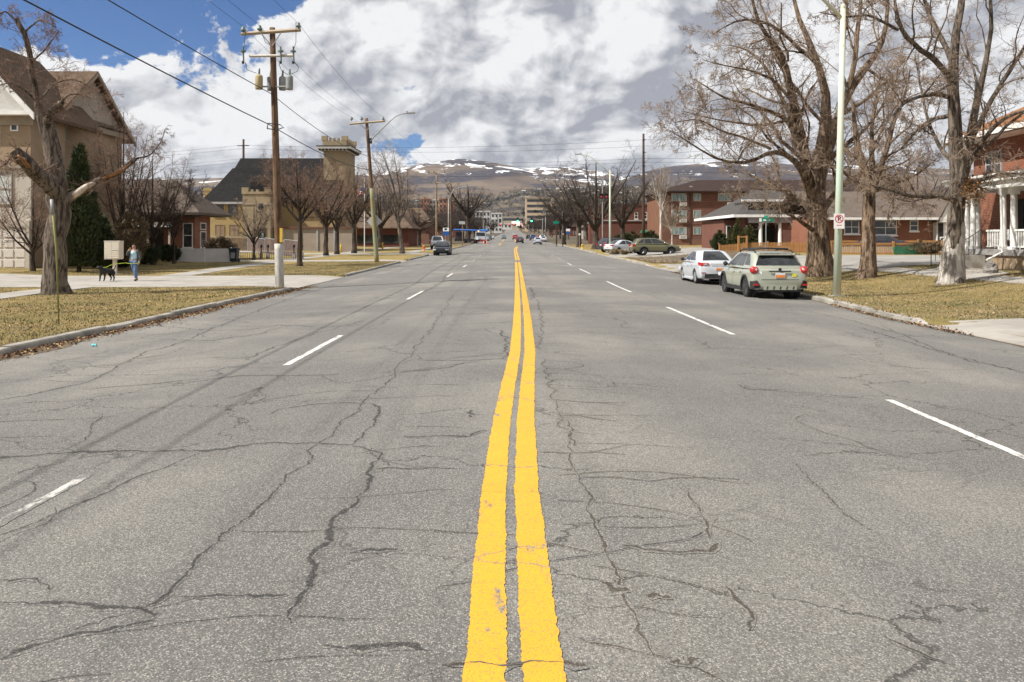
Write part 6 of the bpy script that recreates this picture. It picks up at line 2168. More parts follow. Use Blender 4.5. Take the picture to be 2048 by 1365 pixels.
rc = sz1 - .165
ring_mesh(sx, rc, .105, .132, sy, .003).build('red_ring', 'sign_red', sg)
MB().prism([(sx - .085, sy - .004, rc + .068), (sx - .068, sy - .004, rc + .085), (sx + .085, sy - .004, rc - .068), (sx + .068, sy - .004, rc - .085)], None, (0, -.002, 0)).build('red_slash', 'sign_red', sg)
def text_obj(txt, size, loc, rot, mat, parent, ext=.0015, align='CENTER', bold=.0):
    cu = bpy.data.curves.new('lettering', 'FONT')
    cu.body = txt
    cu.size = size
    cu.extrude = ext
    cu.offset = bold
    cu.align_x = align
    cu.align_y = 'CENTER'
    tmp = bpy.data.objects.new('lettering', cu)
    col.objects.link(tmp)
    dg = bpy.context.evaluated_depsgraph_get()
    me = bpy.data.meshes.new_from_object(tmp.evaluated_get(dg))
    bpy.data.objects.remove(tmp)
    o = link_mesh('lettering', me, mat, parent)
    off = origin_of(parent)
    o.location = Vector(loc) - off
    o.rotation_euler = rot
    return o


text_obj('P', .20, (sx, sy - .0015, rc), (rad(90), 0, 0), 'sign_black', sg, bold=.006)
MB().box(sx - .085, sx + .085, sy - .003, sy, sz0 + .10, sz0 + .118).build('red_print', 'sign_red', sg)
for dz in (.08, .40):
    MB().box(sx - .1, sx + .14, sy + .008, sy + .05, sz0 + dz - .015, sz0 + dz + .015).build('bracket', 'steel_grey', sg)

# green street name sign beside the picket fence
Yg = 62.0
X = XA(1532, Yg)
z = land(X, Yg)
o = thing('street_sign', (X, Yg, z), 'green street name sign on a thin post in front of the porch', 'sign')
MB().cyl(X, Yg, z - .1, ZA(443, Yg), .035, 8).build('post', 'steel_grey', o)
MB().box(XA(1518, Yg), XA(1547, Yg), Yg - .05, Yg - .035, ZA(444, Yg), ZA(437, Yg)).build('name_plate', 'sign_green', o)
MB().box(XA(1518, Yg), XA(1523, Yg), Yg - .056, Yg - .051, ZA(444, Yg), ZA(437, Yg)).build('white_end', 'sign_white', o)
MB().box(X - .012, X + .012, Yg - .45, Yg + .45, ZA(437, Yg), ZA(437, Yg) + .22).build('cross_plate', 'sign_green', o)
MB().box(XA(1526, Yg), XA(1532, Yg), Yg - .055, Yg - .051, ZA(442, Yg), ZA(439.5, Yg)).build('lettering', 'sign_white', o)
MB().box(XA(1536, Yg), XA(1540, Yg), Yg - .055, Yg - .051, ZA(442, Yg), ZA(439.5, Yg)).build('lettering', 'sign_white', o)


def post_sign(px, Y, base_off, panels, label, name='road_sign', post='steel_grey', pr=.035, cat='sign'):
    """panels: (px0, px1, py0, py1, mat)"""
    X = XA(px, Y)
    z = land(X, Y)
    o = thing(name, (X, Y, z), label, cat)
    zt = max(ZA(p[2], Y) for p in panels)
    MB().cyl(X, Y, z - .1, zt, pr, 8).build('post', post, o)
    for (a, b2, c_, d, mt) in panels:
        MB().box(XA(a, Y), XA(b2, Y), Y - .06, Y - .045, ZA(d, Y), ZA(c_, Y)).build('panel', mt, o)
    return o


post_sign(891, 112, 0, [(886, 898, 456, 463, 'sign_white'), (886, 898, 463, 471, 'sign_blue'), (889, 894, 457, 461, 'sign_red')], 'white and blue bus stop sign behind the black car')
post_sign(925, 135, 0, [(918, 930, 443, 449, 'sign_back')], 'grey back of a street name sign on a yellowish post', post='pole_wood_light', pr=.06)
post_sign(1113, 142, 0, [(1107, 1118, 443, 448, 'sign_green')], 'green street name sign on the right verge', post='iron_black', pr=.05)
post_sign(1136, 122, 0, [(1132, 1140, 458, 463, 'sign_white'), (1132, 1140, 464, 468, 'sign_blue')], 'white and blue bus stop sign on the right verge')
post_sign(1125.5, 139, 0, [(1124, 1127, 465, 470, 'sign_white'), (1124, 1127, 465, 467, 'sign_red')], 'small white and red sign on the black post at the right kerb', post='iron_black', pr=.08)
post_sign(1159, 118, 0, [(1157, 1161, 464, 471, 'sign_white'), (1157, 1161, 464, 467, 'sign_red')], 'small white and red sign beside the yellow hydrant')
post_sign(1205, 103, 0, [(1203, 1207, 358, 372, 'steel_grey')], 'grey signal post with amber beacons left of the second street light', name='beacon_post', pr=.07)
bq = bpy.data.objects['beacon_post']
Yq = 103
for px in (1202, 1212):
    h = MB().box(XA(px - 4, Yq), XA(px + 4, Yq), Yq - .35, Yq - .1, ZA(398, Yq), ZA(388, Yq)).build('beacon_housing', 'iron_black', bq)
    MB().lathe([(.15, -.02), (.15, 0)], (XA(px, Yq), Yq - .36, ZA(394, Yq)), 12, 'Y').build('beacon_lens', 'tail_red', h)
    MB().box(XA(px - 4, Yq), XA(px + 4, Yq), Yq - .5, Yq - .36, ZA(389, Yq), ZA(388, Yq)).build('visor', 'iron_black', h)


# traffic signals at the far crossing
Ys = 268.0
def signal_mast(X, Y, arm_to, heads, label, facing):
    z = prof(Y) - .1
    o = thing('traffic_signal', (X, Y, z), label, 'traffic signal')
    MB().tube([(X, Y, z - .1), (X, Y, z + 7.2)], [.16, .11], 10).build('pole', 'steel_grey', o)
    MB().tube([(X, Y, z + 6.6), ((X + arm_to) / 2, Y, z + 7.1), (arm_to, Y, z + 7.2)], [.1, .08, .06], 8).build('mast_arm', 'steel_grey', o)
    for x in heads:
        h = MB().box(x - .32, x + .32, Y - .45, Y - .12, z + 5.9, z + 7.4).build('signal_head', 'iron_black', o)
        for i, mt in enumerate(('light_green', 'sign_black', 'sign_black')):
            if facing:
                MB().lathe([(.24, -.03), (.24, 0)], (x, Y - .46, z + 6.2 + i * .45), 12, 'Y').build('lens', mt, h)
    return o


signal_mast(10.3, Ys, 1.2, (1.9, 6.6), 'traffic signal mast on the right showing green lights', True)
signal_mast(-10.4, Ys + 24, -3.0, (-9.6, -4.4), 'traffic signal mast on the left seen from behind', False)
o = thing('traffic_signal', (11, 520, prof(520)), 'distant traffic signal gantry showing red lights', 'traffic signal')
MB().tube([(11, 520, prof(520)), (11, 520, prof(520) + 6.6)], .15, 8).build('pole', 'steel_grey', o)
MB().tube([(11, 520, prof(520) + 6.2), (-9, 520, prof(520) + 6.3)], .12, 8).build('mast_arm', 'iron_black', o)
for x in (-7.5, -2, 1.5, 5.5):
    h = MB().box(x - .4, x + .4, 519.4, 519.8, prof(520) + 5.4, prof(520) + 7.0).build('signal_head', 'iron_black', o)
    MB().lathe([(.3, -.03), (.3, 0)], (x, 519.38, prof(520) + 6.6), 12, 'Y').build('lens', 'light_red', h)

# ------------------------------------------------------------------ small street things
def bollard(px, Y, h, label):
    X = XA(px, Y)
    z = land(X, Y)
    o = tag(MB().lathe([(.11, -.05), (.11, h - .05), (.085, h), (.03, h + .03)], (X, Y, z), 14).build('bollard', 'bollard_yellow', smooth=True), label, 'bollard', 'yellow bollards by the church drive')


bollard(655, 83.2, .98, 'deep yellow bollard nearest the round headed tree')
bollard(682, 93, .95, 'pale yellow bollard second from the round headed tree')
bollard(765, 112, .98, 'yellow bollard behind the diamond sign pole')


def hydrant(px, Y, mat, label):
    X = XA(px, Y)
    z = land(X, Y)
    o = thing('fire_hydrant', (X, Y, z), label, 'hydrant')
    MB().lathe([(.17, 0), (.17, .06), (.11, .08), (.11, .5), (.15, .52), (.14, .6), (.08, .7), (.03, .74)], (X, Y, z), 12).build('body', mat, o, smooth=True)
    for s in (-1, 1):
        MB().lathe([(.07, 0), (.07, .12 * s)], (X + s * .1, Y, z + .4), 10, 'X').build('outlet', mat, o)


hydrant(847.5, 101, 'hydrant_orange', 'orange fire hydrant on the left verge near the black car')
hydrant(1164.5, 112, 'bollard_yellow', 'yellow fire hydrant on the right verge by the kerb')
for i, (px, lb) in enumerate(((968, 'orange traffic cone nearest the service truck'), (974, 'orange traffic cone farther from the service truck'))):
    X = XA(px, 176)
    z = road_z(X, 176)
    o = thing('traffic_cone', (X, 176, z), lb, 'traffic cone', 'traffic cones by the truck')
    MB().box(X - .22, X + .22, 175.78, 176.22, z, z + .04).build('base', 'cone_orange', o)
    MB().lathe([(.16, .04), (.03, .85)], (X, 176, z), 12).build('cone', 'cone_orange', o)
    MB().lathe([(.122, .32), (.092, .5)], (X, 176, z), 12).build('white_band', 'sign_white', o)

# flagpole with a hanging flag
Yf = 96.0
X = XA(729, Yf)
z = land(X, Yf)
o = thing('flagpole', (X, Yf, z), 'thin white flagpole with limp striped flag beside the leaning pole', 'flagpole')
MB().tube([(X, Yf, z), (X, Yf, ZA(360, Yf))], [.06, .04], 8).build('pole', 'sign_white', o)
MB().lathe([(.03, 0), (.08, .06), (.03, .14)], (X, Yf, ZA(360, Yf)), 8).build('finial', 'bollard_yellow', o)
zt = ZA(376, Yf)
for i in range(7):
    rows = []
    for a in range(2):
        rows.append([(X - .05 - j * .13, Yf + .06 * math.sin(j * 1.4 + i * .3), zt - (i + a) * .115 - j * j * .006) for j in range(8)])
    MB().grid(rows).build('flag_stripe', 'sign_red' if i % 2 == 0 else 'sign_white', o)
MB().grid([[(X - .05 - j * .12, Yf - .03 + .05 * math.sin(j * 1.4), zt - a * .11 - j * j * .005 + .0) for j in range(5)] for a in range(4)]).build('flag_canton', 'sign_blue', o)

# mailbox cluster
Ym = 42.3
X0, X1 = XA(208.5, Ym), XA(239, Ym)
z0, z1 = ZA(519, Ym), ZA(483.5, Ym)
zg = land(X0, Ym)
o = thing('mailbox_cluster', ((X0 + X1) / 2, Ym, zg), 'cream cluster mailbox on a pedestal beside the walking person', 'mailbox')
MB().box(X0, X1, Ym, Ym + .45, z0, z1).build('cabinet', 'mailbox_paint', o)
MB().box(X0 - .02, X1 + .02, Ym - .02, Ym + .47, z1 + .001, z1 + .04).build('cap', 'mailbox_paint', o)
cx = (X0 + X1) / 2
MB().box(cx - .03, cx + .13, Ym + .13, Ym + .31, zg - .05, z0).build('pedestal', 'mailbox_paint', o)
MB().box(cx - .15, cx + .25, Ym + .02, Ym + .42, zg - .04, zg + .03).build('base_plate', 'concrete', o)
dw = (X1 - X0 - .1) / 2
dh = (z1 - z0 - .08) / 8
for i in range(2):
    for j in range(8):
        a = X0 + .04 + i * (dw + .02)
        q = z0 + .04 + j * dh
        MB().box(a, a + dw, Ym - .016, Ym - .001, q + .012, q + dh - .012).build('mailbox_door', 'mailbox_paint', o)
MB().box(X0 + .06 + dw, X1 - .06, Ym - .022, Ym - .017, z0 + .04 + dh * 3.92, z0 + .04 + dh * 4.04).build('mail_slot', 'iron_black', o)

# white vinyl fence and rubbish bin by the cottage
o = thing('white_fence', (-24, 61, land(-24, 61)), 'low white vinyl panel fence in front of the brick cottage', 'fence')
zg = land(-24, 61)
xa, xb = XA(355, 61), XA(461, 61)
n = 26
for i in range(n):
    x = xa + (xb - xa) * i / n
    MB().box(x + .004, x + (xb - xa) / n - .004, 61, 61.03, zg + .06, zg + .98).build('board', 'white_vinyl', o)
for x in (xa - .06, (xa + xb) / 2 - .06, xb - .02):
    MB().box(x, x + .13, 60.95, 61.08, zg - .05, zg + 1.08).lathe([(.09, 0), (.02, .06)], (x + .065, 61.015, zg + 1.08), 4).build('post', 'white_vinyl', o)
MB().box(xa, xb, 60.98, 61.05, zg + .985, zg + 1.04).build('rail', 'white_vinyl', o)
MB().box(xa, xb, 60.98, 61.05, zg + .0, zg + .055).build('rail', 'white_vinyl', o)
bx_ = XA(468.5, 60.8)
o = thing('rubbish_bin', (bx_, 60.8, zg), 'dark wheeled rubbish bin at the end of the white fence', 'rubbish bin')
mb = MB()
mb.add([(bx_ - .24, 60.55, zg + .05), (bx_ + .24, 60.55, zg + .05), (bx_ + .24, 61.05, zg + .05), (bx_ - .24, 61.05, zg + .05), (bx_ - .3, 60.45, zg + 1.0), (bx_ + .3, 60.45, zg + 1.0), (bx_ + .3, 61.15, zg + 1.0), (bx_ - .3, 61.15, zg + 1.0)],
       [(3, 2, 1, 0), (4, 5, 6, 7), (0, 1, 5, 4), (1, 2, 6, 5), (2, 3, 7, 6), (3, 0, 4, 7)])
mb.build('body', 'bin_blue', o)
MB().box(bx_ - .33, bx_ + .33, 60.4, 61.2, zg + 1.002, zg + 1.08).build('lid', 'bin_blue', o)
for s in (-1, 1):
    MB().lathe([(.12, -.04), (.12, .04)], (bx_ + s * .27, 61.05, zg + .12), 12, 'X').build('wheel', 'tyre', o)
MB().box(bx_ - .16, bx_ + .16, 60.46, 60.50, zg + .3, zg + .75).build('front_panel', 'transformer_grey', o)

# chain-link fence with dark screen
m, gg, bs = material('screen_mesh')
tcx = gg.n('ShaderNodeTexCoord').outputs['Object']
bs.inputs['Base Color'].default_value = (0.10, 0.065, 0.06, 1)
bs.inputs['Roughness'].default_value = 0.9
tr_ = gg.n('ShaderNodeBsdfTransparent')
mx = gg.n('ShaderNodeMixShader', None, Fac=gg.mr(gg.noise(tcx, 1.5, 3.0, .5), .3, .7, .6, .85))
gg.t.links.new(tr_.outputs[0], mx.inputs[1])
gg.t.links.new(bs.outputs[0], mx.inputs[2])
out = [n_ for n_ in gg.t.nodes if n_.type == 'OUTPUT_MATERIAL'][0]
gg.t.links.new(mx.outputs[0], out.inputs[0])
o = thing('chain_link_fence', (-24, 80, land(-24, 80)), 'chain link fence with dark screen in front of the church', 'fence')
FP = [(-37.0, 90.0), (-30.2, 91.0), (-26.4, 85.2), (-22.8, 79.8), (-19.9, 75.4)]
for a, b2 in zip(FP[:-1], FP[1:]):
    za, zb2 = land(*a), land(*b2)
    MB().add([(a[0], a[1], za), (b2[0], b2[1], zb2), (b2[0], b2[1], zb2 + 1.45), (a[0], a[1], za + 1.62)], [(0, 1, 2, 3)]).build('screen', 'screen_mesh', o)
    MB().tube([(a[0], a[1], za + 1.64), (b2[0], b2[1], zb2 + (1.64 if a == FP[0] else 1.5))], .03, 6).build('rail', 'steel_grey', o)
for p in FP:
    MB().cyl(p[0], p[1], land(*p) - .1, land(*p) + 1.68, .045, 8).build('post', 'steel_grey', o)
o = thing('iron_fence', (-22, 69, land(-22, 69)), 'low black iron railing in front of the chain link fence', 'fence')
zg = land(-22, 69)
mb = MB()
x = -24.2
while x < -18.0:
    mb.box(x, x + .025, 69, 69.02, zg, zg + .62)
    x += .16
mb.build('picket', 'iron_black', o, kind='stuff')
for zz_ in (.1, .55):
    MB().box(-24.2, -18.0, 68.99, 69.03, zg + zz_, zg + zz_ + .03).build('rail', 'iron_black', o)
for i, x in enumerate((-22.2, -21.6, -19.3, -18.6)):
    oo = thing('garden_post', (x, 70.5, zg), ['black metal garden post on stone base, leftmost of four behind the railing', 'black metal garden post on stone base, second of four behind the railing', 'black metal garden post on stone base, third of four behind the railing', 'black metal garden post on stone base, rightmost of four behind the railing'][i], 'post', 'garden posts behind the railing')
    MB().box(x - .12, x + .12, 70.38, 70.62, zg - .05, zg + .5).build('stone_base', 'concrete', oo)
    MB().lathe([(.05, .5), (.05, 1.0), (.11, 1.02), (.11, 1.2), (.03, 1.32)], (x, 70.5, zg), 8).build('shaft', 'iron_black', oo)

# thin marker stake on the near left lawn
Yk = 16.9
o = thing('marker_stake', (XA(118, Yk), Yk, land(XA(118, Yk), Yk)), 'thin yellow green fibreglass stake in the near left lawn', 'stake')
MB().tube([(XA(118, Yk), Yk, land(XA(118, Yk), Yk) - .1), (XA(110, Yk), Yk + .05, 1.4), (XA(98, Yk), Yk + .1, ZA(401, Yk))], [.014, .02, .028], 8).build('shaft', 'reed_green', o, smooth=True)
MB().tube([(XA(101.5, Yk), Yk + .07, ZA(430, Yk)), (XA(97.6, Yk), Yk + .1, ZA(399, Yk))], [.030, .032], 8).build('sleeve', 'steel_grey', o, smooth=True)

# boulder by the columned house
rg = random.Random(4)
mb = MB()
rings = []
for i in range(7):
    t = i / 6
    rr = .26 * math.sin(math.pi * (.12 + .86 * (1 - t) * .62)) * (1 if t < 1 else .2)
    rings.append([(18.75 + rr * math.cos(a * .6283) * rg.uniform(.8, 1.2), 31.2 + rr * math.sin(a * .6283) * rg.uniform(.8, 1.2), land(18.75, 31.2) - .05 + t * .55 + rg.uniform(-.02, .02)) for a in range(10)])
vs_ = [p for r_ in rings for p in r_]
fs = [(i * 10 + j, i * 10 + (j + 1) % 10, (i + 1) * 10 + (j + 1) % 10, (i + 1) * 10 + j) for i in range(6) for j in range(10)] + [tuple(60 + j for j in range(10))]
tag(mb.add(vs_, fs).build('boulder', 'rock'), 'rough grey boulder on the lawn below the columned porch', 'boulder')
# crushed cup in the gutter
X, Yv = on_road(170, 694)
simple('cup_cyan', (0.10, 0.55, 0.60), (0.5, 0.6, 0.6), 9, 0.5)
tag(MB().lathe([(.02, -.03), (.026, .0), (.018, .02), (.03, .045)], (X + .15, Yv, road_z(X, Yv) + .028), 10, 'X').build('paper_cup', 'cup_cyan'), 'crushed cyan cup lying in the left gutter', 'cup')
HAZE = 1.5e-5
# ------------------------------------------------------------------ vehicles (local frame: x right, y forward, z up, origin on the ground)
def lerp_rows(st, y):
    ys_ = [s[0] for s in st]
    return [float(np.interp(y, ys_, [s[i] for s in st])) for i in range(1, len(st[0]))]


def car_body(mb, st, n_y=40):
    """st rows: y, z_bottom, z_top, half width; rounded loft"""
    y0, y1 = st[0][0], st[-1][0]
    t = np.linspace(0, 1, n_y)
    ys_ = y0 + (y1 - y0) * (0.5 - 0.5 * np.cos(np.pi * t)) * .6 + (y1 - y0) * t * .4
    rings = []
    for y in ys_:
        zb_, zt_, w = lerp_rows(st, y)
        h = zt_ - zb_
        half = [(0, zb_), (w * .80, zb_), (w * .93, zb_ + h * .06), (w * .985, zb_ + h * .20), (w, zb_ + h * .42), (w * .995, zb_ + h * .60), (w * .985, zb_ + h * .72), (w * .955, zb_ + h * .88), (w * .90, zb_ + h * .965), (w * .78, zt_ - .004), (w * .4, zt_ + .012), (0, zt_ + .016)]
        ring = [(x, y, z) for x, z in half] + [(-x, y, z) for x, z in reversed(half[1:-1])]
        rings.append(ring)
    k = len(rings[0])
    vs_ = [p for r_ in rings for p in r_]
    fs = [(i * k + j, i * k + (j + 1) % k, (i + 1) * k + (j + 1) % k, (i + 1) * k + j) for i in range(len(rings) - 1) for j in range(k)]
    fs.append(tuple(range(k - 1, -1, -1)))
    fs.append(tuple((len(rings) - 1) * k + j for j in range(k)))
    return mb.add(vs_, fs)


class Cabin:
    """greenhouse: rings (z, y_rear, y_front, half width) with rounded corners; point(side, s, t) gives surface points"""

    def __init__(self, rings, rc=.16):
        self.r = rings
        self.rc = rc

    def at(self, t):
        zs = np.linspace(0, 1, len(self.r))
        return [float(np.interp(t, zs, [q[i] for q in self.r])) for i in range(4)]

    def ring(self, t, n=10):
        z, yr, yf, hw = self.at(t)
        rc = min(self.rc, hw * .5)
        pts = []
        # right side (rear to front), front, left side (front to rear), rear; edges slightly bowed
        def side(a, b2, bow, m):
            for i in range(m):
                s = i / m
                p = Vector(a).lerp(Vector(b2), s)
                p += Vector(bow) * 4 * s * (1 - s)
                pts.append((p.x, p.y, z))
        side((hw, yr + rc, 0), (hw, yf - rc, 0), (.02, 0, 0), n)
        side((hw, yf - rc, 0), (hw - rc, yf, 0), (rc * .18, rc * .18, 0), 4)
        side((hw - rc, yf, 0), (-hw + rc, yf, 0), (0, .07, 0), n)
        side((-hw + rc, yf, 0), (-hw, yf - rc, 0), (-rc * .18, rc * .18, 0), 4)
        side((-hw, yf - rc, 0), (-hw, yr + rc, 0), (-.02, 0, 0), n)
        side((-hw, yr + rc, 0), (-hw + rc, yr, 0), (-rc * .18, -rc * .18, 0), 4)
        side((-hw + rc, yr, 0), (hw - rc, yr, 0), (0, -.05, 0), n)
        side((hw - rc, yr, 0), (hw, yr + rc, 0), (rc * .18, -rc * .18, 0), 4)
        return pts

    def mesh(self, mb, nt=10):
        rings = [self.ring(i / (nt - 1)) for i in range(nt)]
        k = len(rings[0])
        vs_ = [p for r_ in rings for p in r_]
        fs = [(i * k + j, i * k + (j + 1) % k, (i + 1) * k + (j + 1) % k, (i + 1) * k + j) for i in range(nt - 1) for j in range(k)]
        # domed cap
        top = rings[-1]
        c = Vector((0, sum(p[1] for p in top) / k, top[0][2]))
        prev = (nt - 1) * k
        for f, dz in ((.75, .018), (.4, .03)):
            b0 = len(vs_)
            for p in top:
                q = c + (Vector(p) - c) * f
                vs_.append((q.x, q.y, q.z + dz))
            fs += [(prev + j, prev + (j + 1) % k, b0 + (j + 1) % k, b0 + j) for j in range(k)]
            prev = b0
        fs.append(tuple(prev + j for j in range(k)))
        return mb.add(vs_, fs)

    def patch(self, side, s0, s1, t0, t1, off=.008, n=6, slant0=0.0, slant1=0.0):
        """panel lying on the surface: side in right/left/front/rear, s from rear to front (or left to right)"""
        rows = []
        for i in range(n):
            t = t0 + (t1 - t0) * i / (n - 1)
            z, yr, yf, hw = self.at(t)
            rc = min(self.rc, hw * .5)
            row = []
            for j in range(n):
                f = i / (n - 1)
                a0, a1 = s0 + slant0 * f, s1 + slant1 * f
                s = a0 + (a1 - a0) * j / (n - 1)
                if side in ('right', 'left'):
                    x = hw + .02 * 4 * s * (1 - s) + off
                    y = yr + rc + (yf - yr - 2 * rc) * s
                    row.append((x if side == 'right' else -x, y, z))
                else:
                    x = -hw + rc + (2 * hw - 2 * rc) * s
                    if side == 'front':
                        row.append((x, yf + .07 * 4 * s * (1 - s) + off, z + off * .4))
                    else:
                        row.append((x, yr - .05 * 4 * s * (1 - s) - off, z + off * .4))
            rows.append(row)
        return MB().grid(rows)


def boolean_cut(o, cutters):
    for c in cutters:
        md = o.modifiers.new('cut', 'BOOLEAN')
        md.operation = 'DIFFERENCE'
        md.solver = 'EXACT'
        md.object = c
    dg = bpy.context.evaluated_depsgraph_get()
    me = bpy.data.meshes.new_from_object(o.evaluated_get(dg))
    o.modifiers.clear()
    old = o.data
    o.data = me
    for c in cutters:
        bpy.data.objects.remove(c)
    me.polygons.foreach_set('use_smooth', [True] * len(me.polygons))
    try:
        me.set_sharp_from_angle(angle=rad(35))
    except Exception:
        pass


KINDS_C = {
    'hatch': dict(L=4.45, W=1.78, wb=2.63, wr=.345, st=[(-2.2, .42, .70, .70), (-2.185, .36, .86, .79), (-2.14, .33, .97, .845), (-2.03, .31, 1.02, .872), (-1.8, .30, 1.04, .885), (-1.2, .27, 1.03, .89), (0, .25, 1.0, .89), (.9, .25, .985, .89), (1.2, .26, .975, .885), (1.6, .28, .93, .87), (1.95, .30, .86, .83), (2.12, .33, .78, .76), (2.2, .40, .68, .66), (2.24, .46, .6, .55)],
                  cab=[(1.0, -2.06, 1.22, .845), (1.14, -2.0, .98, .80), (1.28, -1.91, .74, .745), (1.42, -1.80, .48, .70), (1.50, -1.70, .28, .655), (1.535, -1.58, .10, .59)], rear=(-.06, 1.06, .16, .86), sides=[(.05, .27, .16, .74, .10, .0), (.30, .56, .10, .78, -.0, .0), (.59, .97, .10, .78, .0, -.12)]),
    'sedan': dict(L=4.4, W=1.72, wb=2.57, wr=.315, st=[(-2.2, .42, .72, .66), (-2.18, .34, .88, .76), (-2.12, .27, .985, .81), (-2.0, .24, 1.02, .835), (-1.7, .22, 1.03, .85), (-1.2, .20, 1.0, .86), (0, .18, .95, .86), (.9, .18, .92, .86), (1.2, .19, .905, .855), (1.6, .20, .85, .84), (1.95, .22, .77, .80), (2.12, .25, .68, .72), (2.2, .33, .58, .6)],
                  cab=[(.94, -1.78, 1.24, .80), (1.08, -1.54, .98, .76), (1.20, -1.34, .76, .71), (1.32, -1.12, .50, .655), (1.40, -.95, .28, .60), (1.435, -.80, .05, .52)], rear=(.03, .97, .10, .88), sides=[(.10, .48, .12, .80, .06, .0), (.51, .96, .12, .80, .0, -.10)]),
    'wagon': dict(L=4.87, W=1.86, wb=2.74, wr=.36, st=[(-2.43, .46, .74, .72), (-2.41, .38, .92, .80), (-2.34, .34, 1.04, .87), (-2.15, .32, 1.08, .905), (-1.6, .29, 1.08, .925), (0, .27, 1.05, .93), (.9, .27, 1.04, .93), (1.3, .28, 1.03, .925), (1.8, .30, .97, .90), (2.2, .33, .88, .84), (2.38, .38, .78, .74), (2.44, .46, .66, .62)],
                  cab=[(1.05, -2.3, 1.25, .88), (1.2, -2.22, 1.0, .84), (1.34, -2.1, .74, .785), (1.48, -1.97, .48, .72), (1.57, -1.85, .25, .655), (1.61, -1.7, .0, .58)], rear=(.05, .95, .2, .8), sides=[(.03, .22, .14, .72, .08, 0), (.25, .52, .1, .78, 0, 0), (.55, .97, .1, .78, 0, -.12)]),
    'pickup': dict(L=5.5, W=1.95, wb=3.4, wr=.39, st=[(-2.75, .55, 1.05, .86), (-2.7, .5, 1.12, .93), (-2.4, .45, 1.14, .95), (0, .42, 1.14, .96), (.9, .42, 1.16, .96), (1.9, .45, 1.15, .95), (2.5, .48, 1.08, .92), (2.7, .55, .95, .85)],
                  cab=[(1.12, -.75, 1.35, .88), (1.3, -.70, 1.1, .84), (1.5, -.62, .86, .79), (1.7, -.52, .62, .73), (1.8, -.42, .42, .66), (1.83, -.3, .25, .6)], rear=(.05, .95, .15, .8), sides=[(.05, .45, .1, .78, .0, 0), (.5, .95, .1, .78, 0, -.1)]),
}


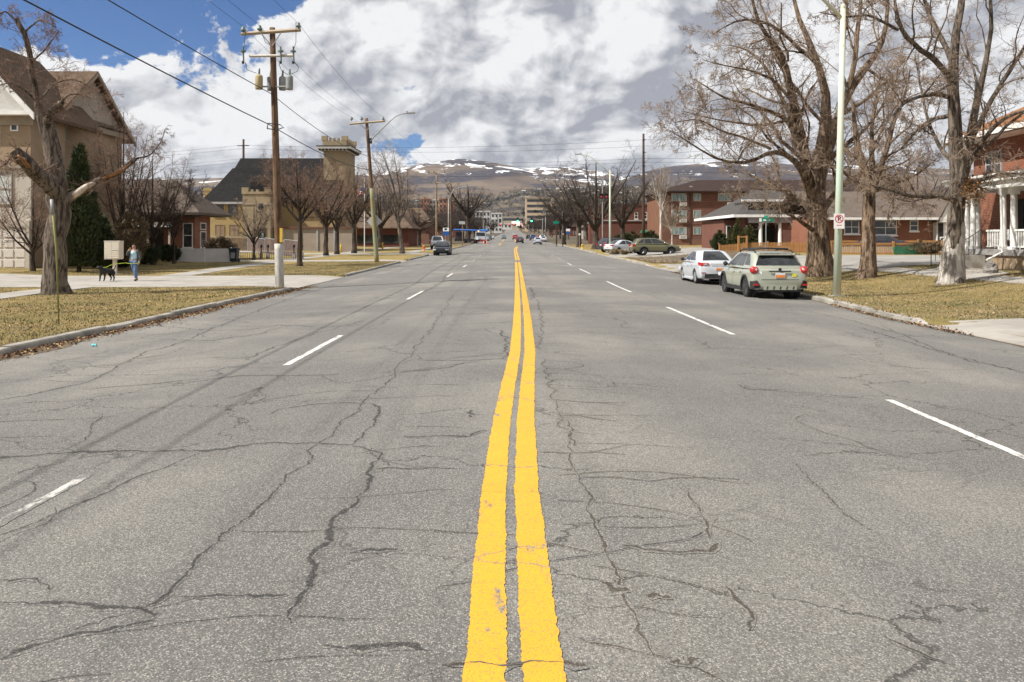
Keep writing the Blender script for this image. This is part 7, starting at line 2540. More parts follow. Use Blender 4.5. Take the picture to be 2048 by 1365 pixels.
def make_car(name, kind, loc, heading, paint, label, clad=False, rim='rim_dark', hero=False, plate=True, group=None, cat='car', tilt=0.0):
    K = KINDS_C[kind]
    root = thing(name, (0, 0, 0), label, cat, group)
    W2 = K['W'] / 2
    body = car_body(MB(), K['st']).build('body', paint, root, smooth=True)
    cutters = []
    for sy in (-1, 1):
        c = MB().lathe([(K['wr'] + .055, -W2 - .2), (K['wr'] + .055, W2 + .2)], (0, sy * K['wb'] / 2, K['wr']), 28, 'X').build('cutter', None)
        cutters.append(c)
    boolean_cut(body, cutters)
    cab = Cabin(K['cab'])
    cab.mesh(MB()).build('cabin', paint, root, smooth=True)
    cab.patch('front', .02, .98, .10, .88).build('windshield', 'car_glass', root, smooth=True)
    r = K['rear']
    cab.patch('rear', r[0], r[1], r[2], r[3], slant0=.05, slant1=-.05).build('rear_window', 'car_glass', root, smooth=True)
    for sd in ('left', 'right'):
        for (s0, s1, t0, t1, q0, q1) in K['sides']:
            cab.patch(sd, s0, s1, t0, t1, slant0=q0, slant1=q1).build('side_window', 'car_glass', root, smooth=True)
    wr = K['wr']
    for sx in (-1, 1):
        for sy in (-1, 1):
            cx, cy = sx * (W2 - .125), sy * K['wb'] / 2
            h = .105
            wheel = MB().lathe([(wr * .66, -h * .8), (wr * .9, -h), (wr * .985, -h * .75), (wr, -h * .4), (wr, h * .4), (wr * .985, h * .75), (wr * .9, h), (wr * .66, h * .8)], (cx, cy, wr), 26, 'X').build('wheel', 'tyre', root, smooth=True)
            mb = MB()
            xo = cx + sx * h * .82
            for i in range(5):
                a = i * 2 * math.pi / 5 + .3
                for da in ((-.17, .17) if hero else (0,)):
                    d = Vector((0, math.cos(a + da), math.sin(a + da)))
                    p0 = Vector((xo, cy, wr)) + d * wr * .12
                    p1 = Vector((xo, cy, wr)) + Vector((0, math.cos(a + da * .8), math.sin(a + da * .8))) * wr * .66
                    mb.tube([p0, p1], wr * (.055 if hero else .09), 4)
            mb.lathe([(wr * .16, -.02), (wr * .16, .02)], (xo, cy, wr), 10, 'X')
            mb.lathe([(wr * .60, -.012), (wr * .68, -.012), (wr * .68, .012), (wr * .60, .012)], (xo, cy, wr), 24, 'X')
            mb.build('rim', rim, wheel)
            MB().lathe([(wr + .05, -.1), (wr + .05, .03)], (cx - sx * .16, cy, wr), 20, 'X').build('wheel_well', 'black_plastic', wheel)
            if clad:
                mb = MB()
                n = 16
                for i in range(n):
                    a0, a1 = math.pi * (-.08 + 1.16 * i / n), math.pi * (-.08 + 1.16 * (i + 1) / n)
                    q = [(sx * (W2 - .04), cy + rr * math.cos(a), wr + rr * math.sin(a)) for rr, a in ((wr + .045, a0), (wr + .115, a0), (wr + .115, a1), (wr + .045, a1))]
                    mb.prism(q, None, (sx * .055, 0, 0))
                mb.build('arch_trim', 'black_plastic', root)
        MB().box(min(sx * (W2 - .06), sx * (W2 + .012)), max(sx * (W2 - .06), sx * (W2 + .012)), -K['wb'] / 2 + wr + .06, K['wb'] / 2 - wr - .06, K['st'][5][1] - .02, K['st'][5][1] + (.11 if clad else .05)).build('sill', 'black_plastic' if clad or not hero else paint, root)
        # mirrors
        yf = K['cab'][1][2] - .28
        zm = K['cab'][0][0] + .08
        MB().lathe([(.03, -.1), (.075, -.07), (.085, 0), (.06, .05)], (sx * (W2 + .09), yf, zm + .02), 10, 'Y').build('mirror', 'black_plastic' if hero else paint, root, smooth=True)
        MB().tube([(sx * (W2 - .1), yf, zm - .03), (sx * (W2 + .05), yf, zm)], .02, 5).build('mirror_arm', 'black_plastic', root)
        if hero:
            # door seams and handles
            for q in ((.12, -.98) if kind != 'sedan' else (.15, -.85)):
                zb_, zt_, w = lerp_rows(K['st'], q)
                mb = MB()
                half = [(w * .985, .20), (w, .42), (w * .995, .60), (w * .985, .72), (w * .955, .88), (w * .90, .965)]
                P = [[(sx * (x + .0025), q + d, zb_ + (zt_ - zb_) * f) for d in (-.006, .006)] for x, f in half]
                mb.grid(P)
                mb.build('door_seam', 'black_plastic', root)
                zh = zb_ + (zt_ - zb_) * .80
                MB().cbox((sx * (w * .975 + .02), q - .12 if q > 0 else q + .22, zh), (.03, .2, .03)).build('door_handle', paint, root)
    yr, yf = K['st'][0][0], K['st'][-1][0]
    zl = K['st'][3][2]
    w3 = lerp_rows(K['st'], yr + .06)[2]
    for sx in (-1, 1):
        if kind == 'hatch':
            # wrap-round lamp: red corner with clear centre
            t = MB()
            for (x0, x1, y0, y1, z0, z1) in ((w3 - .17, w3 + .035, yr + .03, yr + .30, .86, 1.075),):
                t.lathe([(.06, -.01), (.125, .02), (.135, .12), (.10, .24)], (0, 0, 0), 14, 'Y')
            t.v = [(sx * (w3 - .045 + p[0] * 1.0), yr + .10 + p[1] * 1.25 - .085, .965 + p[2] * .95) for p in t.v]
            tl = t.build('tail_light', 'tail_red', root, smooth=True)
            MB().lathe([(.030, -.012), (.040, .012)], (sx * (w3 - .085), yr + .006, .985), 14, 'Y').build('clear_lens', 'tail_clear', tl)
        elif kind == 'wagon':
            MB().cbox((sx * (w3 - .06), yr + .08, zl - .13), (.22, .26, .2)).build('tail_light', 'tail_red', root)
        elif kind == 'pickup':
            MB().cbox((sx * (w3 - .02), yr + .03, zl - .25), (.14, .12, .42)).build('tail_light', 'tail_red', root)
        else:
            t = MB()
            t.add([(w3 - .34, yr - .012, .86), (w3 - .34, yr - .012, .93), (w3 - .02, yr + .03, .80), (w3 - .02, yr + .03, .95), (w3 + .072, yr + .22, .86), (w3 + .072, yr + .22, .96),
                   (w3 - .34, yr + .1, .86), (w3 - .34, yr + .1, .93), (w3 - .06, yr + .12, .80), (w3 - .06, yr + .12, .95), (w3 - .02, yr + .24, .86), (w3 - .02, yr + .24, .96)],
                  [(0, 1, 3, 2), (2, 3, 5, 4), (6, 8, 9, 7), (8, 10, 11, 9), (1, 7, 9, 3), (3, 9, 11, 5), (0, 2, 8, 6), (2, 4, 10, 8), (4, 5, 11, 10), (0, 6, 7, 1)])
            t.v = [(sx * p[0], p[1], p[2]) for p in t.v]
            tl = t.build('tail_light', 'tail_red', root)
            if hero:
                MB().cbox((sx * (w3 - .2), yr - .004, .885), (.16, .02, .045)).build('clear_lens', 'tail_clear', tl)
        wf = lerp_rows(K['st'], yf - .12)[2]
        zf = lerp_rows(K['st'], yf - .12)[1]
        MB().cbox((sx * (wf - .1), yf - .12, zf - .1), (.34, .22, .13), -sx * .5).build('headlight', 'head_clear', root)
    # bumpers, grille, plate
    zb_ = K['st'][1][1]
    if clad:
        MB().box(-w3 * .62, w3 * .62, yr - .03, yr + .12, .33, .47).build('rear_skid', paint, root)
        for sx in (-1, 1):
            mb = MB()
            mb.add([(w3 - .22, yr - .015, .40), (w3 + .03, yr + .05, .36), (w3 + .05, yr + .08, .60), (w3 - .10, yr - .012, .64), (w3 - .22, yr + .2, .40), (w3 + .03, yr + .3, .36), (w3 + .05, yr + .3, .60), (w3 - .1, yr + .2, .64)],
                   [(0, 1, 2, 3), (7, 6, 5, 4), (0, 4, 5, 1), (1, 5, 6, 2), (2, 6, 7, 3), (3, 7, 4, 0)])
            mb.v = [(sx * p[0], p[1] - .02, p[2]) for p in mb.v]
            if sx < 0:
                mb.f = [tuple(reversed(f)) for f in mb.f]
            bc = mb.build('bumper_corner', 'black_plastic', root)
            MB().cbox((sx * (w3 - .06), yr - .028, .50), (.16, .03, .05)).build('reflector', 'tail_red', bc)
        for i in range(5):
            x = -.42 + i * .21
            MB().cbox((x, yr - .034, .40), (.03, .012, .10), 0, Matrix.Rotation(.35, 3, 'Y')).build('skid_rib', 'black_plastic', root)
        MB().box(-w3 * .8, w3 * .8, yr + .02, yr + .4, .26, .335).build('valance', 'black_plastic', root)
    else:
        MB().box(-w3 * .78, w3 * .78, yr - .004, yr + .16, zb_ - .05, zb_ + .13).build('valance', 'black_plastic', root)
    MB().box(-.55, .55, yf - .16, yf + .006, zb_ + .08, zb_ + .26).build('grille', 'black_plastic', root)
    if plate:
        pz = .80 if kind in ('hatch', 'wagon') else (.70 if kind == 'sedan' else .68)
        py_r = yr - .012
        pl = MB().box(-.155, .155, py_r - .012, py_r, pz - .08, pz + .08).build('licence_plate', 'plate_white', root)
        MB().box(-.15, .15, py_r - .016, py_r - .0125, pz - .075, pz + .01).build('plate_print', 'plate_orange', pl)
    if hero and kind == 'hatch':
        for sx in (-1, 1):
            rl = MB().tube([(sx * .60, -1.62, 1.50), (sx * .61, -1.5, 1.585), (sx * .63, -.6, 1.62), (sx * .62, .05, 1.58), (sx * .60, .18, 1.50)], .022, 8).build('roof_rail', 'black_plastic', root, smooth=True)
        for yy_ in (-1.15, -.25):
            MB().tube([(-.62, yy_, 1.63), (0, yy_, 1.655), (.62, yy_, 1.63)], .028, 8).build('crossbar', 'black_plastic', root, smooth=True)
        # roof spoiler, tailgate seam, badge, garnish, sticker
        MB().add([(-.62, -1.55, 1.515), (.62, -1.55, 1.515), (.60, -1.95, 1.46), (-.60, -1.95, 1.46), (-.62, -1.55, 1.47), (.62, -1.55, 1.47), (.58, -1.94, 1.43), (-.58, -1.94, 1.43)],
                 [(3, 2, 1, 0), (4, 5, 6, 7), (0, 1, 5, 4), (1, 2, 6, 5), (2, 3, 7, 6), (3, 0, 4, 7)]).build('spoiler', paint, root)
        MB().cbox((0, yr - .012, .925), (.70, .03, .035)).build('tailgate_garnish', 'black_plastic', root)
        MB().lathe([(.055, -.008), (.05, .004)], (0, 0, 0), 16, 'Y').build('badge', 'black_plastic', root).location = (0, yr + .008, .985)
        mb = MB().box(-.60, .60, yr - .006, yr + .03, .655, .667)
        mb.build('tailgate_seam', 'black_plastic', root)
        MB().cbox((.46, yr + .002, .80), (.13, .015, .10)).build('sticker', 'sticker_yellow', root)
        MB().cbox((-.62, yr + .04, .82), (.10, .015, .20), -.12).build('sticker', 'sign_white', root)
    if hero and kind == 'sedan':
        MB().cbox((0, yr - .012, .885), (.75, .02, .03)).build('boot_garnish', 'chrome', root)
        for sx in (-1, 1):
            MB().cbox((sx * (w3 - .12), yr + .0, .52), (.18, .03, .03)).build('reflector', 'tail_red', root)
    if kind == 'wagon':
        for sx in (-1, 1):
            MB().tube([(sx * .62, -1.85, 1.60), (sx * .66, -1.6, 1.66), (sx * .66, -.1, 1.66), (sx * .62, .2, 1.60)], .025, 6).build('roof_rail', 'black_plastic', root)
    root.location = loc
    root.rotation_euler = (tilt, 0, heading)
    return root


def car_on_road(name, kind, x, y, heading, paint, label, z=None, **k):
    zz_ = road_z(x, y) if z is None else z
    return make_car(name, kind, (x, y, zz_), heading, paint, label, **k)


car_on_road('parked_car', 'hatch', 8.60, 27.75, 0, 'paint_khaki', 'khaki hatchback with black cladding and roof bars parked at the right kerb', clad=True, hero=True, z=road_z(8.6, 27.7) - .02)
car_on_road('parked_car', 'sedan', 8.78, 35.9, 0, 'paint_white', 'white sedan parked in front of the khaki hatchback', hero=True, rim='rim_silver')
car_on_road('parked_car', 'sedan', -7.3, 84, math.pi, 'paint_black', 'black car parked at the left kerb facing the camera', plate=False)
LZ = lambda x, y: land(x, y) + .03
make_car('parked_car', 'wagon', (14.2, 79, LZ(14.2, 79)), rad(-84), 'paint_olive', 'olive green station wagon parked sideways across the right lot', clad=True)
make_car('parked_car', 'sedan', (12.3, 87.5, LZ(12.3, 87)), rad(-62), 'paint_white', 'white sedan behind the second street light')
make_car('parked_car', 'wagon', (12.5, 95, LZ(12.5, 95)), rad(-58), 'paint_dark', 'dark estate car with pale spare wheel behind the white sedan')
make_car('parked_truck', 'pickup', (-10.6, 113, LZ(-10.6, 113)), rad(186), 'paint_white', 'white pickup truck behind the black car', cat='truck')
make_car('parked_car', 'sedan', (29.2, 64.0, land(29, 64)), rad(90), 'paint_dark', 'dark car half hidden behind the board fence on the right')
# traffic and kerb-side cars down the street
far = [('moving_car', 'sedan', 1.75, 178, 0, 'paint_dark', 'dark sedan driving away in the inner right lane'),
       ('moving_car', 'sedan', 5.3, 165, 0, 'paint_sky', 'pale blue white sedan driving away in the outer right lane'),
       ('moving_car', 'wagon', 1.1, 262, 0, 'paint_red', 'red and white car farther ahead in the inner right lane'),
       ('moving_car', 'sedan', -2.9, 285, math.pi, 'paint_teal', 'teal grey car coming towards the camera'),
       ('parked_car', 'pickup', 8.6, 226, 0, 'paint_white', 'white pickup parked far along the right kerb'),
       ('parked_car', 'sedan', 8.5, 215, 0, 'paint_white', 'white sedan parked behind the far white pickup'),
       ('parked_car', 'wagon', 8.6, 252, 0, 'paint_red', 'red car parked far along the right kerb'),
       ('parked_car', 'pickup', 6.4, 245, 0, 'paint_blue', 'blue truck in the far right lane'),
       ('parked_car', 'wagon', 6.0, 290, 0, 'paint_black', 'black car in the far right lane before the crossing'),
       ('parked_car', 'wagon', -7.6, 222, math.pi, 'paint_silver', 'silver car parked behind the traffic cones'),
       ('parked_car', 'sedan', -7.6, 240, math.pi, 'paint_teal', 'dark teal car second behind the traffic cones'),
       ('parked_car', 'wagon', -7.6, 262, math.pi, 'paint_black', 'black car third behind the traffic cones'),
       ('parked_car', 'sedan', -7.6, 300, math.pi, 'paint_white', 'white car fourth behind the traffic cones'),
       ('moving_car', 'sedan', 1.5, 420, 0, 'paint_white', 'tiny white car beyond the crossing')]
for nm, kd, x, y, hd, pt_, lb in far:
    car_on_road(nm, kd, x, y, hd, pt_, lb)

# service truck with amber beacon and crane truck on the left
def truck_wheels(o, xs_, ys_, z, r, w):
    for x in xs_:
        for y in ys_:
            wl = MB().lathe([(r * .6, -w), (r, -w * .8), (r, w * .8), (r * .6, w)], (x, y, z + r), 18, 'X').build('wheel', 'tyre', o, smooth=True)
            MB().lathe([(r * .5, -w * .9), (r * .5, w * .9)], (x, y, z + r), 12, 'X').build('rim', 'rim_silver', wl)


Yt = 183
zt = road_z(-7, Yt)
o = thing('service_truck', (-7.2, Yt, zt), 'white service truck with amber beacon beside the traffic cones', 'truck')
truck_wheels(o, (-8.2, -6.2), (Yt - 1.6, Yt + 2.4), zt, .5, .16)
MB().box(-8.4, -6.0, Yt - 2.4, Yt + 3.6, zt + .55, zt + .95).build('chassis', 'paint_red', o)
MB().box(-8.3, -6.1, Yt - 2.2, Yt - .6, zt + .95, zt + 1.55).build('bonnet', 'paint_white', o)
cb = MB().box(-8.35, -6.05, Yt - .7, Yt + 1.4, zt + .95, zt + 2.75).build('cab', 'paint_white', o)
MB().box(-8.2, -6.2, Yt - .74, Yt - .7, zt + 1.7, zt + 2.55).build('windshield', 'car_glass', cb)
MB().box(-6.05, -6.02, Yt - .3, Yt + 1.1, zt + 1.7, zt + 2.5).build('side_window', 'car_glass', cb)
MB().lathe([(.12, 0), (.12, .15), (.05, .22)], (-7.7, Yt + .2, zt + 2.75), 10).build('beacon', 'light_amber', cb)
MB().lathe([(.62, -.1), (.62, .25)], (-7.9, Yt - 2.3, zt + 1.15), 20, 'Y').build('hose_reel', 'paint_sky', o)
MB().lathe([(.3, -.12), (.3, .0)], (-7.9, Yt - 2.4, zt + 1.15), 16, 'Y').build('reel_hub', 'sign_white', o)
Yt = 192
zt = road_z(-11, Yt)
o = thing('crane_truck', (-9.8, Yt, zt), 'truck with long blue crane boom behind the service truck', 'truck')
truck_wheels(o, (-11.2, -9.0), (Yt - 2.5, Yt + 3), zt, .52, .16)
MB().box(-13.6, -8.8, Yt - 3, Yt + 4, zt + .6, zt + 1.15).build('chassis', 'black_plastic', o)
cb = MB().box(-13.4, -11.4, Yt - 3, Yt - .8, zt + 1.15, zt + 2.9).build('cab', 'paint_dark', o)
MB().box(-13.2, -11.6, Yt - 3.05, Yt - 3.0, zt + 1.9, zt + 2.7).build('windshield', 'car_glass', cb)
bm = MB().tube([(-14.0, Yt - 1.5, zt + 3.3), (-6.5, Yt - 1.5, zt + 3.05)], .22, 4).build('boom', 'crane_blue', o)
MB().tube([(-7.6, Yt - 1.5, zt + 3.1), (-5.8, Yt - 1.5, zt + 3.1)], .34, 4).build('boom_head', 'crane_blue', bm)
MB().box(-7.0, -6.2, Yt - 1.9, Yt - 1.1, zt + 1.15, zt + 2.9).build('slew_column', 'crane_blue', o)


# ------------------------------------------------------------------ person and dog
def skin_mesh(name, verts, edges, radii, mat, parent, sub=2, root=0):
    me = bpy.data.meshes.new(name)
    off = origin_of(parent)
    me.from_pydata([tuple(Vector(v) - off) for v in verts], edges, [])
    o = bpy.data.objects.new(name, me)
    col.objects.link(o)
    o.modifiers.new('skin', 'SKIN')
    sv = me.skin_vertices[0].data
    for i, r_ in enumerate(radii):
        sv[i].radius = (r_, r_) if not hasattr(r_, '__len__') else r_
        sv[i].use_root = (i == root)
    ss = o.modifiers.new('sub', 'SUBSURF')
    ss.levels = sub
    ss.render_levels = sub
    dg = bpy.context.evaluated_depsgraph_get()
    nm = bpy.data.meshes.new_from_object(o.evaluated_get(dg))
    bpy.data.objects.remove(o)
    nm.polygons.foreach_set('use_smooth', [True] * len(nm.polygons))
    return link_mesh(name, nm, mat, parent)


simple('skin', (0.42, 0.24, 0.16), (0.36, 0.20, 0.13), 8, 0.6)
simple('hair_dark', (0.03, 0.022, 0.018), None, 8, 0.6)
simple('jeans', (0.12, 0.19, 0.32), (0.08, 0.13, 0.23), 4, 0.9)
simple('jacket_grey', (0.085, 0.095, 0.095), (0.06, 0.068, 0.068), 4, 0.85)
simple('shirt_blue', (0.48, 0.66, 0.74), (0.40, 0.57, 0.66), 4, 0.85)
simple('shoe_dark', (0.035, 0.033, 0.033), None, 4, 0.7)
simple('dog_black', (0.016, 0.015, 0.014), (0.03, 0.027, 0.024), 10, 0.7)
simple('leash_lime', (0.45, 0.55, 0.06), None, 4, 0.7)

px0, py0 = -16.75, 35.3
gz = land(px0, py0) + .025
o = thing('person', (px0, py0, gz), 'person in grey jacket, pale blue shirt and jeans walking a dog', 'person')
def pp(x, y, z):
    return (px0 + x, py0 + y, gz + z)


# joints (x to the right in the picture, y away from the camera)
hipL, hipR = pp(.085, 0, .84), pp(-.085, 0, .84)
kneeL, kneeR = pp(.10, -.10, .46), pp(-.04, .10, .47)
ankL, ankR = pp(.11, -.05, .09), pp(-.0, .26, .12)
toeL, toeR = pp(.13, -.20, .03), pp(-.01, .16, .035)
pel, waist, chest, neck = pp(0, 0, .90), pp(0, 0, 1.05), pp(0, .01, 1.25), pp(0, .01, 1.42)
head0, head1 = pp(-.01, -.01, 1.50), pp(-.01, -.015, 1.585)
shL, shR = pp(.165, .01, 1.36), pp(-.165, .01, 1.36)
elL, elR = pp(.25, .03, 1.10), pp(-.27, -.06, 1.13)
wrL, wrR = pp(.26, -.06, .87), pp(-.15, -.20, 1.34)
haL, haR = pp(.26, -.10, .80), pp(-.10, -.20, 1.42)
verts = [pel, waist, chest, neck, head0, head1, hipL, kneeL, ankL, toeL, hipR, kneeR, ankR, toeR, shL, elL, wrL, haL, shR, elR, wrR, haR]
edges = [(0, 1), (1, 2), (2, 3), (3, 4), (4, 5), (0, 6), (6, 7), (7, 8), (8, 9), (0, 10), (10, 11), (11, 12), (12, 13), (2, 14), (14, 15), (15, 16), (16, 17), (2, 18), (18, 19), (19, 20), (20, 21)]
radii = [(.13, .10), (.125, .095), (.14, .10), .052, .075, .08, .085, .058, .04, .032, .085, .058, .04, .032, .06, .042, .032, .034, .06, .042, .032, .034]
skin_mesh('body', verts, edges, radii, 'skin', o)
# fingers of both hands
for (h, w_, sgn) in ((haL, wrL, 1), (haR, wrR, -1)):
    d = (Vector(h) - Vector(w_)).normalized()
    sidev = d.cross(Vector((0, 1, 0))).normalized()
    for i in range(4):
        b0 = Vector(h) + sidev * (.018 * (i - 1.5)) + d * .01
        MB().tube([b0, b0 + d * (.035 + .006 * (1 if i in (1, 2) else 0)), b0 + d * .06 + Vector((0, -.02, 0))], [.009, .008, .006], 6).build('finger', 'skin', o, smooth=True)
    b0 = Vector(h) + sidev * .03 * sgn
    MB().tube([b0, b0 + sidev * .025 * sgn + d * .02], [.01, .008], 6).build('thumb', 'skin', o, smooth=True)
# clothes
skin_mesh('shirt', [pp(0, -.02, .92), pp(0, -.02, 1.08), pp(0, -.015, 1.26), pp(0, 0, 1.38)], [(0, 1), (1, 2), (2, 3)], [(.15, .118), (.148, .115), (.15, .12), (.085, .075)], 'shirt_blue', o)
skin_mesh('jeans', [pp(0, 0, .90), hipL, kneeL, pp(.11, -.055, .12), hipR, kneeR, pp(-.0, .25, .15)], [(0, 1), (1, 2), (2, 3), (0, 4), (4, 5), (5, 6)], [(.145, .112), .104, .080, .066, .104, .080, .066], 'jeans', o)
for s, (sh, el, wr_) in ((1, (shL, elL, wrL)), (-1, (shR, elR, wrR))):
    skin_mesh('jacket_side', [pp(s * .115, .035, .80), pp(s * .125, .035, 1.05), pp(s * .115, .03, 1.27), sh, el, wr_, pp(s * .05, .06, 1.37)], [(0, 1), (1, 2), (2, 3), (3, 4), (4, 5), (2, 6)], [(.075, .115), (.072, .112), (.07, .105), .082, .066, .054, .07], 'jacket_grey', o)
for toe, ank in ((toeL, ankL), (toeR, ankR)):
    skin_mesh('shoe', [ank, (ank[0], ank[1] + .03, toe[2] + .02), (toe[0], toe[1] - .02, toe[2] + .012)], [(0, 1), (1, 2)], [.05, .052, .045], 'shoe_dark', o)
skin_mesh('hair', [pp(-.01, .03, 1.53), pp(-.01, .01, 1.615)], [(0, 1)], [(.088, .078), (.082, .082)], 'hair_dark', o)
for s in (-1, 1):
    MB().lathe([(.008, -.006), (.012, 0), (.008, .006)], (px0 - .01 + s * .03, py0 - .092, gz + 1.545), 8, 'Y').build('eye', 'hair_dark', o)
MB().tube([pp(-.01, -.085, 1.545), pp(-.01, -.112, 1.515)], [.01, .014], 6).build('nose', 'skin', o)
MB().cbox(pp(-.01, -.088, 1.483), (.045, .012, .01)).build('mouth', 'leaf_dead', o)

dx0, dy0 = XA(213, 35.2), 35.2
dz = land(dx0, dy0) + .025
d_ = thing('dog', (dx0, dy0, dz), 'black dog on a lime leash walking beside the person', 'dog')
def dp(x, y, z):
    return (dx0 + x, dy0 + y, dz + z)


verts = [dp(.10, .28, .43), dp(.02, .02, .44), dp(-.06, -.20, .45), dp(-.10, -.30, .56), dp(-.13, -.38, .61), dp(-.155, -.50, .575),
         dp(.02, -.20, .36), dp(.015, -.17, .22), dp(.01, -.22, .05), dp(.0, -.27, .02),
         dp(-.14, -.20, .36), dp(-.145, -.27, .22), dp(-.15, -.27, .05), dp(-.16, -.32, .02),
         dp(.18, .30, .34), dp(.18, .22, .24), dp(.18, .33, .15), dp(.175, .29, .03), dp(.17, .24, .02),
         dp(.03, .30, .34), dp(.03, .24, .24), dp(.03, .36, .15), dp(.025, .33, .03), dp(.02, .28, .02),
         dp(.13, .40, .50), dp(.15, .48, .60), dp(.16, .50, .70)]
edges = [(0, 1), (1, 2), (2, 3), (3, 4), (4, 5), (2, 6), (6, 7), (7, 8), (8, 9), (2, 10), (10, 11), (11, 12), (12, 13), (0, 14), (14, 15), (15, 16), (16, 17), (17, 18), (0, 19), (19, 20), (20, 21), (21, 22), (22, 23), (0, 24), (24, 25), (25, 26)]
radii = [.105, .105, .13, .085, .085, .042, .07, .04, .03, .032, .07, .04, .03, .032, .08, .055, .033, .028, .032, .08, .055, .033, .028, .032, .03, .022, .012]
skin_mesh('body', verts, edges, radii, 'dog_black', d_, root=1)
for s in (-1, 1):
    MB().tube([dp(-.125 + s * .06, -.34, .67), dp(-.13 + s * .10, -.33, .66), dp(-.13 + s * .115, -.35, .58)], [.028, .03, .012], 6).build('ear', 'dog_black', d_, smooth=True)
MB().lathe([(.088, -.015), (.09, 0), (.088, .015)], (dx0 - .085, dy0 - .26, dz + .52), 14, 'Y').build('collar', 'leash_lime', d_)
lp = [Vector(dp(-.06, -.24, .60)), Vector(dp(.10, -.22, .62)), Vector(dp(.4, -.2, .76)), Vector((px0 - .3, py0 - .12, gz + .80)), Vector((px0 + .0, py0 - .19, gz + .76)), Vector(haL) + Vector((0, -.03, 0))]
tag(MB().tube(lp, .012, 6).build('dog_leash', 'leash_lime'), 'lime green leash running from the dog to the walking person', 'leash')

# ------------------------------------------------------------------ grass, leaves, litter
def blades(name, regions, n, hmin, hmax, w, mat, label, seed):
    rng = np.random.default_rng(seed)
    pts = []
    tot = sum((r[1] - r[0]) * (r[3] - r[2]) for r in regions)
    for (x0, x1, y0, y1) in regions:
        k = int(n * (x1 - x0) * (y1 - y0) / tot)
        # more of them nearer the camera
        yy = y0 + (y1 - y0) * rng.uniform(0, 1, k) ** 1.4
        xx = rng.uniform(x0, x1, k)
        pts.append(np.stack([xx, yy], 1))
    P = np.concatenate(pts)
    z = np.array([land(a, b2) for a, b2 in P])
    keep = np.array([(a < kerb_left(b2) - .22) or (a > kerb_right(b2) + .22) for a, b2 in P])
    P, z = P[keep], z[keep]
    k = len(P)
    a = rng.uniform(0, 2 * np.pi, k)
    h = rng.uniform(hmin, hmax, k)
    ww = w * rng.uniform(.6, 1.4, k)
    lx, ly = rng.normal(0, .5, k) * h, rng.normal(0, .5, k) * h
    c = np.stack([P[:, 0], P[:, 1], z - .005], 1)
    s = np.stack([np.cos(a) * ww, np.sin(a) * ww, np.zeros(k)], 1)
    tip = c + np.stack([lx, ly, h], 1)
    V = np.stack([c - s, c + s, tip], 1).reshape(-1, 3)
    o = raw_mesh(name, V, np.arange(3 * k).reshape(-1, 3), mat)
    o['kind'] = 'stuff'
    o['label'] = label
    o['category'] = 'grass'
    return o


LAWN = [(-16.0, -8.3, 9, 31.0), (-30, -17.9, 12, 31.0), (-17.9, -16, 9, 20), (9.3, 17.0, 17.5, 38), (18.5, 22, 18, 38), (-16.2, -9, 40.5, 63), (-26, -19.2, 41, 60)]
blades('grass', LAWN, 120000, .02, .06, .012, 'grass_blade', 'short dry winter grass on the lawns', 1)
blades('grass', LAWN, 75000, .015, .05, .010, 'grass_straw', 'pale straw blades in the lawns', 2)
# tall dry weeds on the traffic island
blades('grass', [(10.4, 21, 58, 72.5)], 9000, .05, .25, .02, 'grass_straw', 'rough dry weeds on the island before the olive wagon', 3)


def scatter_leaves(name, pts, size, mat, label, seed):
    rng = np.random.default_rng(seed)
    P = np.array(pts)
    k = len(P)
    s = size * rng.uniform(.5, 1.3, (k, 1))
    a = rng.normal(size=(k, 3))
    a[:, 2] *= .45
    a /= np.linalg.norm(a, axis=1, keepdims=True)
    b2 = np.cross(a, np.tile([0, 0, 1.0], (k, 1)) + rng.normal(size=(k, 3)) * .4)
    b2 /= np.linalg.norm(b2, axis=1, keepdims=True) + 1e-9
    V = np.stack([P - a * s, P + b2 * s * .6, P + a * s, P - b2 * s * .6], 1).reshape(-1, 3)
    o = raw_mesh(name, V, np.arange(4 * k).reshape(-1, 4), mat)
    o['kind'] = 'stuff'
    o['label'] = label
    o['category'] = 'leaves'
    return o


rg = random.Random(21)
L1, L2 = [], []
for i in range(4200):
    y = 8 + 24 * rg.random() ** 1.2
    x = kerb_left(y) + abs(rg.gauss(0, .22)) + .02
    (L1 if rg.random() < .8 else L2).append((x, y, road_z(x, y) + .012 + rg.random() * .02))
for i in range(620):
    y = 15.5 + 8 * rg.random()
    x = kerb_right(y) - abs(rg.gauss(0, .12)) - .02 
    (L1 if rg.random() < .85 else L2).append((x, y, max(road_z(x, y), land(x, y) if x > kerb_right(y) - .05 else -9) + .03 + rg.random() * .02))
for i in range(1500):
    y = 38.5 + 8 * rg.random()
    x = kerb_right(y) + rg.gauss(0, .25)
    L1.append((x, y, max(road_z(x, y), land(x, y) if x > kerb_right(y) else -9) + .035))
for i in range(2600):   # lawns
    if rg.random() < .3:
        x, y = rg.uniform(-15.5, -8.5), rg.uniform(12, 30)
    else:
        x, y = rg.uniform(9.6, 22), rg.uniform(18, 37)
    (L2 if rg.random() < .75 else L1).append((x, y, land(x, y) + .03))
for i in range(700):
    x, y = rg.uniform(10.5, 20), rg.uniform(58, 73)
    L2.append((x, y, land(x, y) + .04))
scatter_leaves('fallen_leaves', L1, .034, 'leaf_litter', 'dark reddish brown leaves lying along the gutters', 5)
scatter_leaves('fallen_leaves', L2, .034, 'leaf_pale', 'pale dry leaves lying on the lawns and gutters', 6)
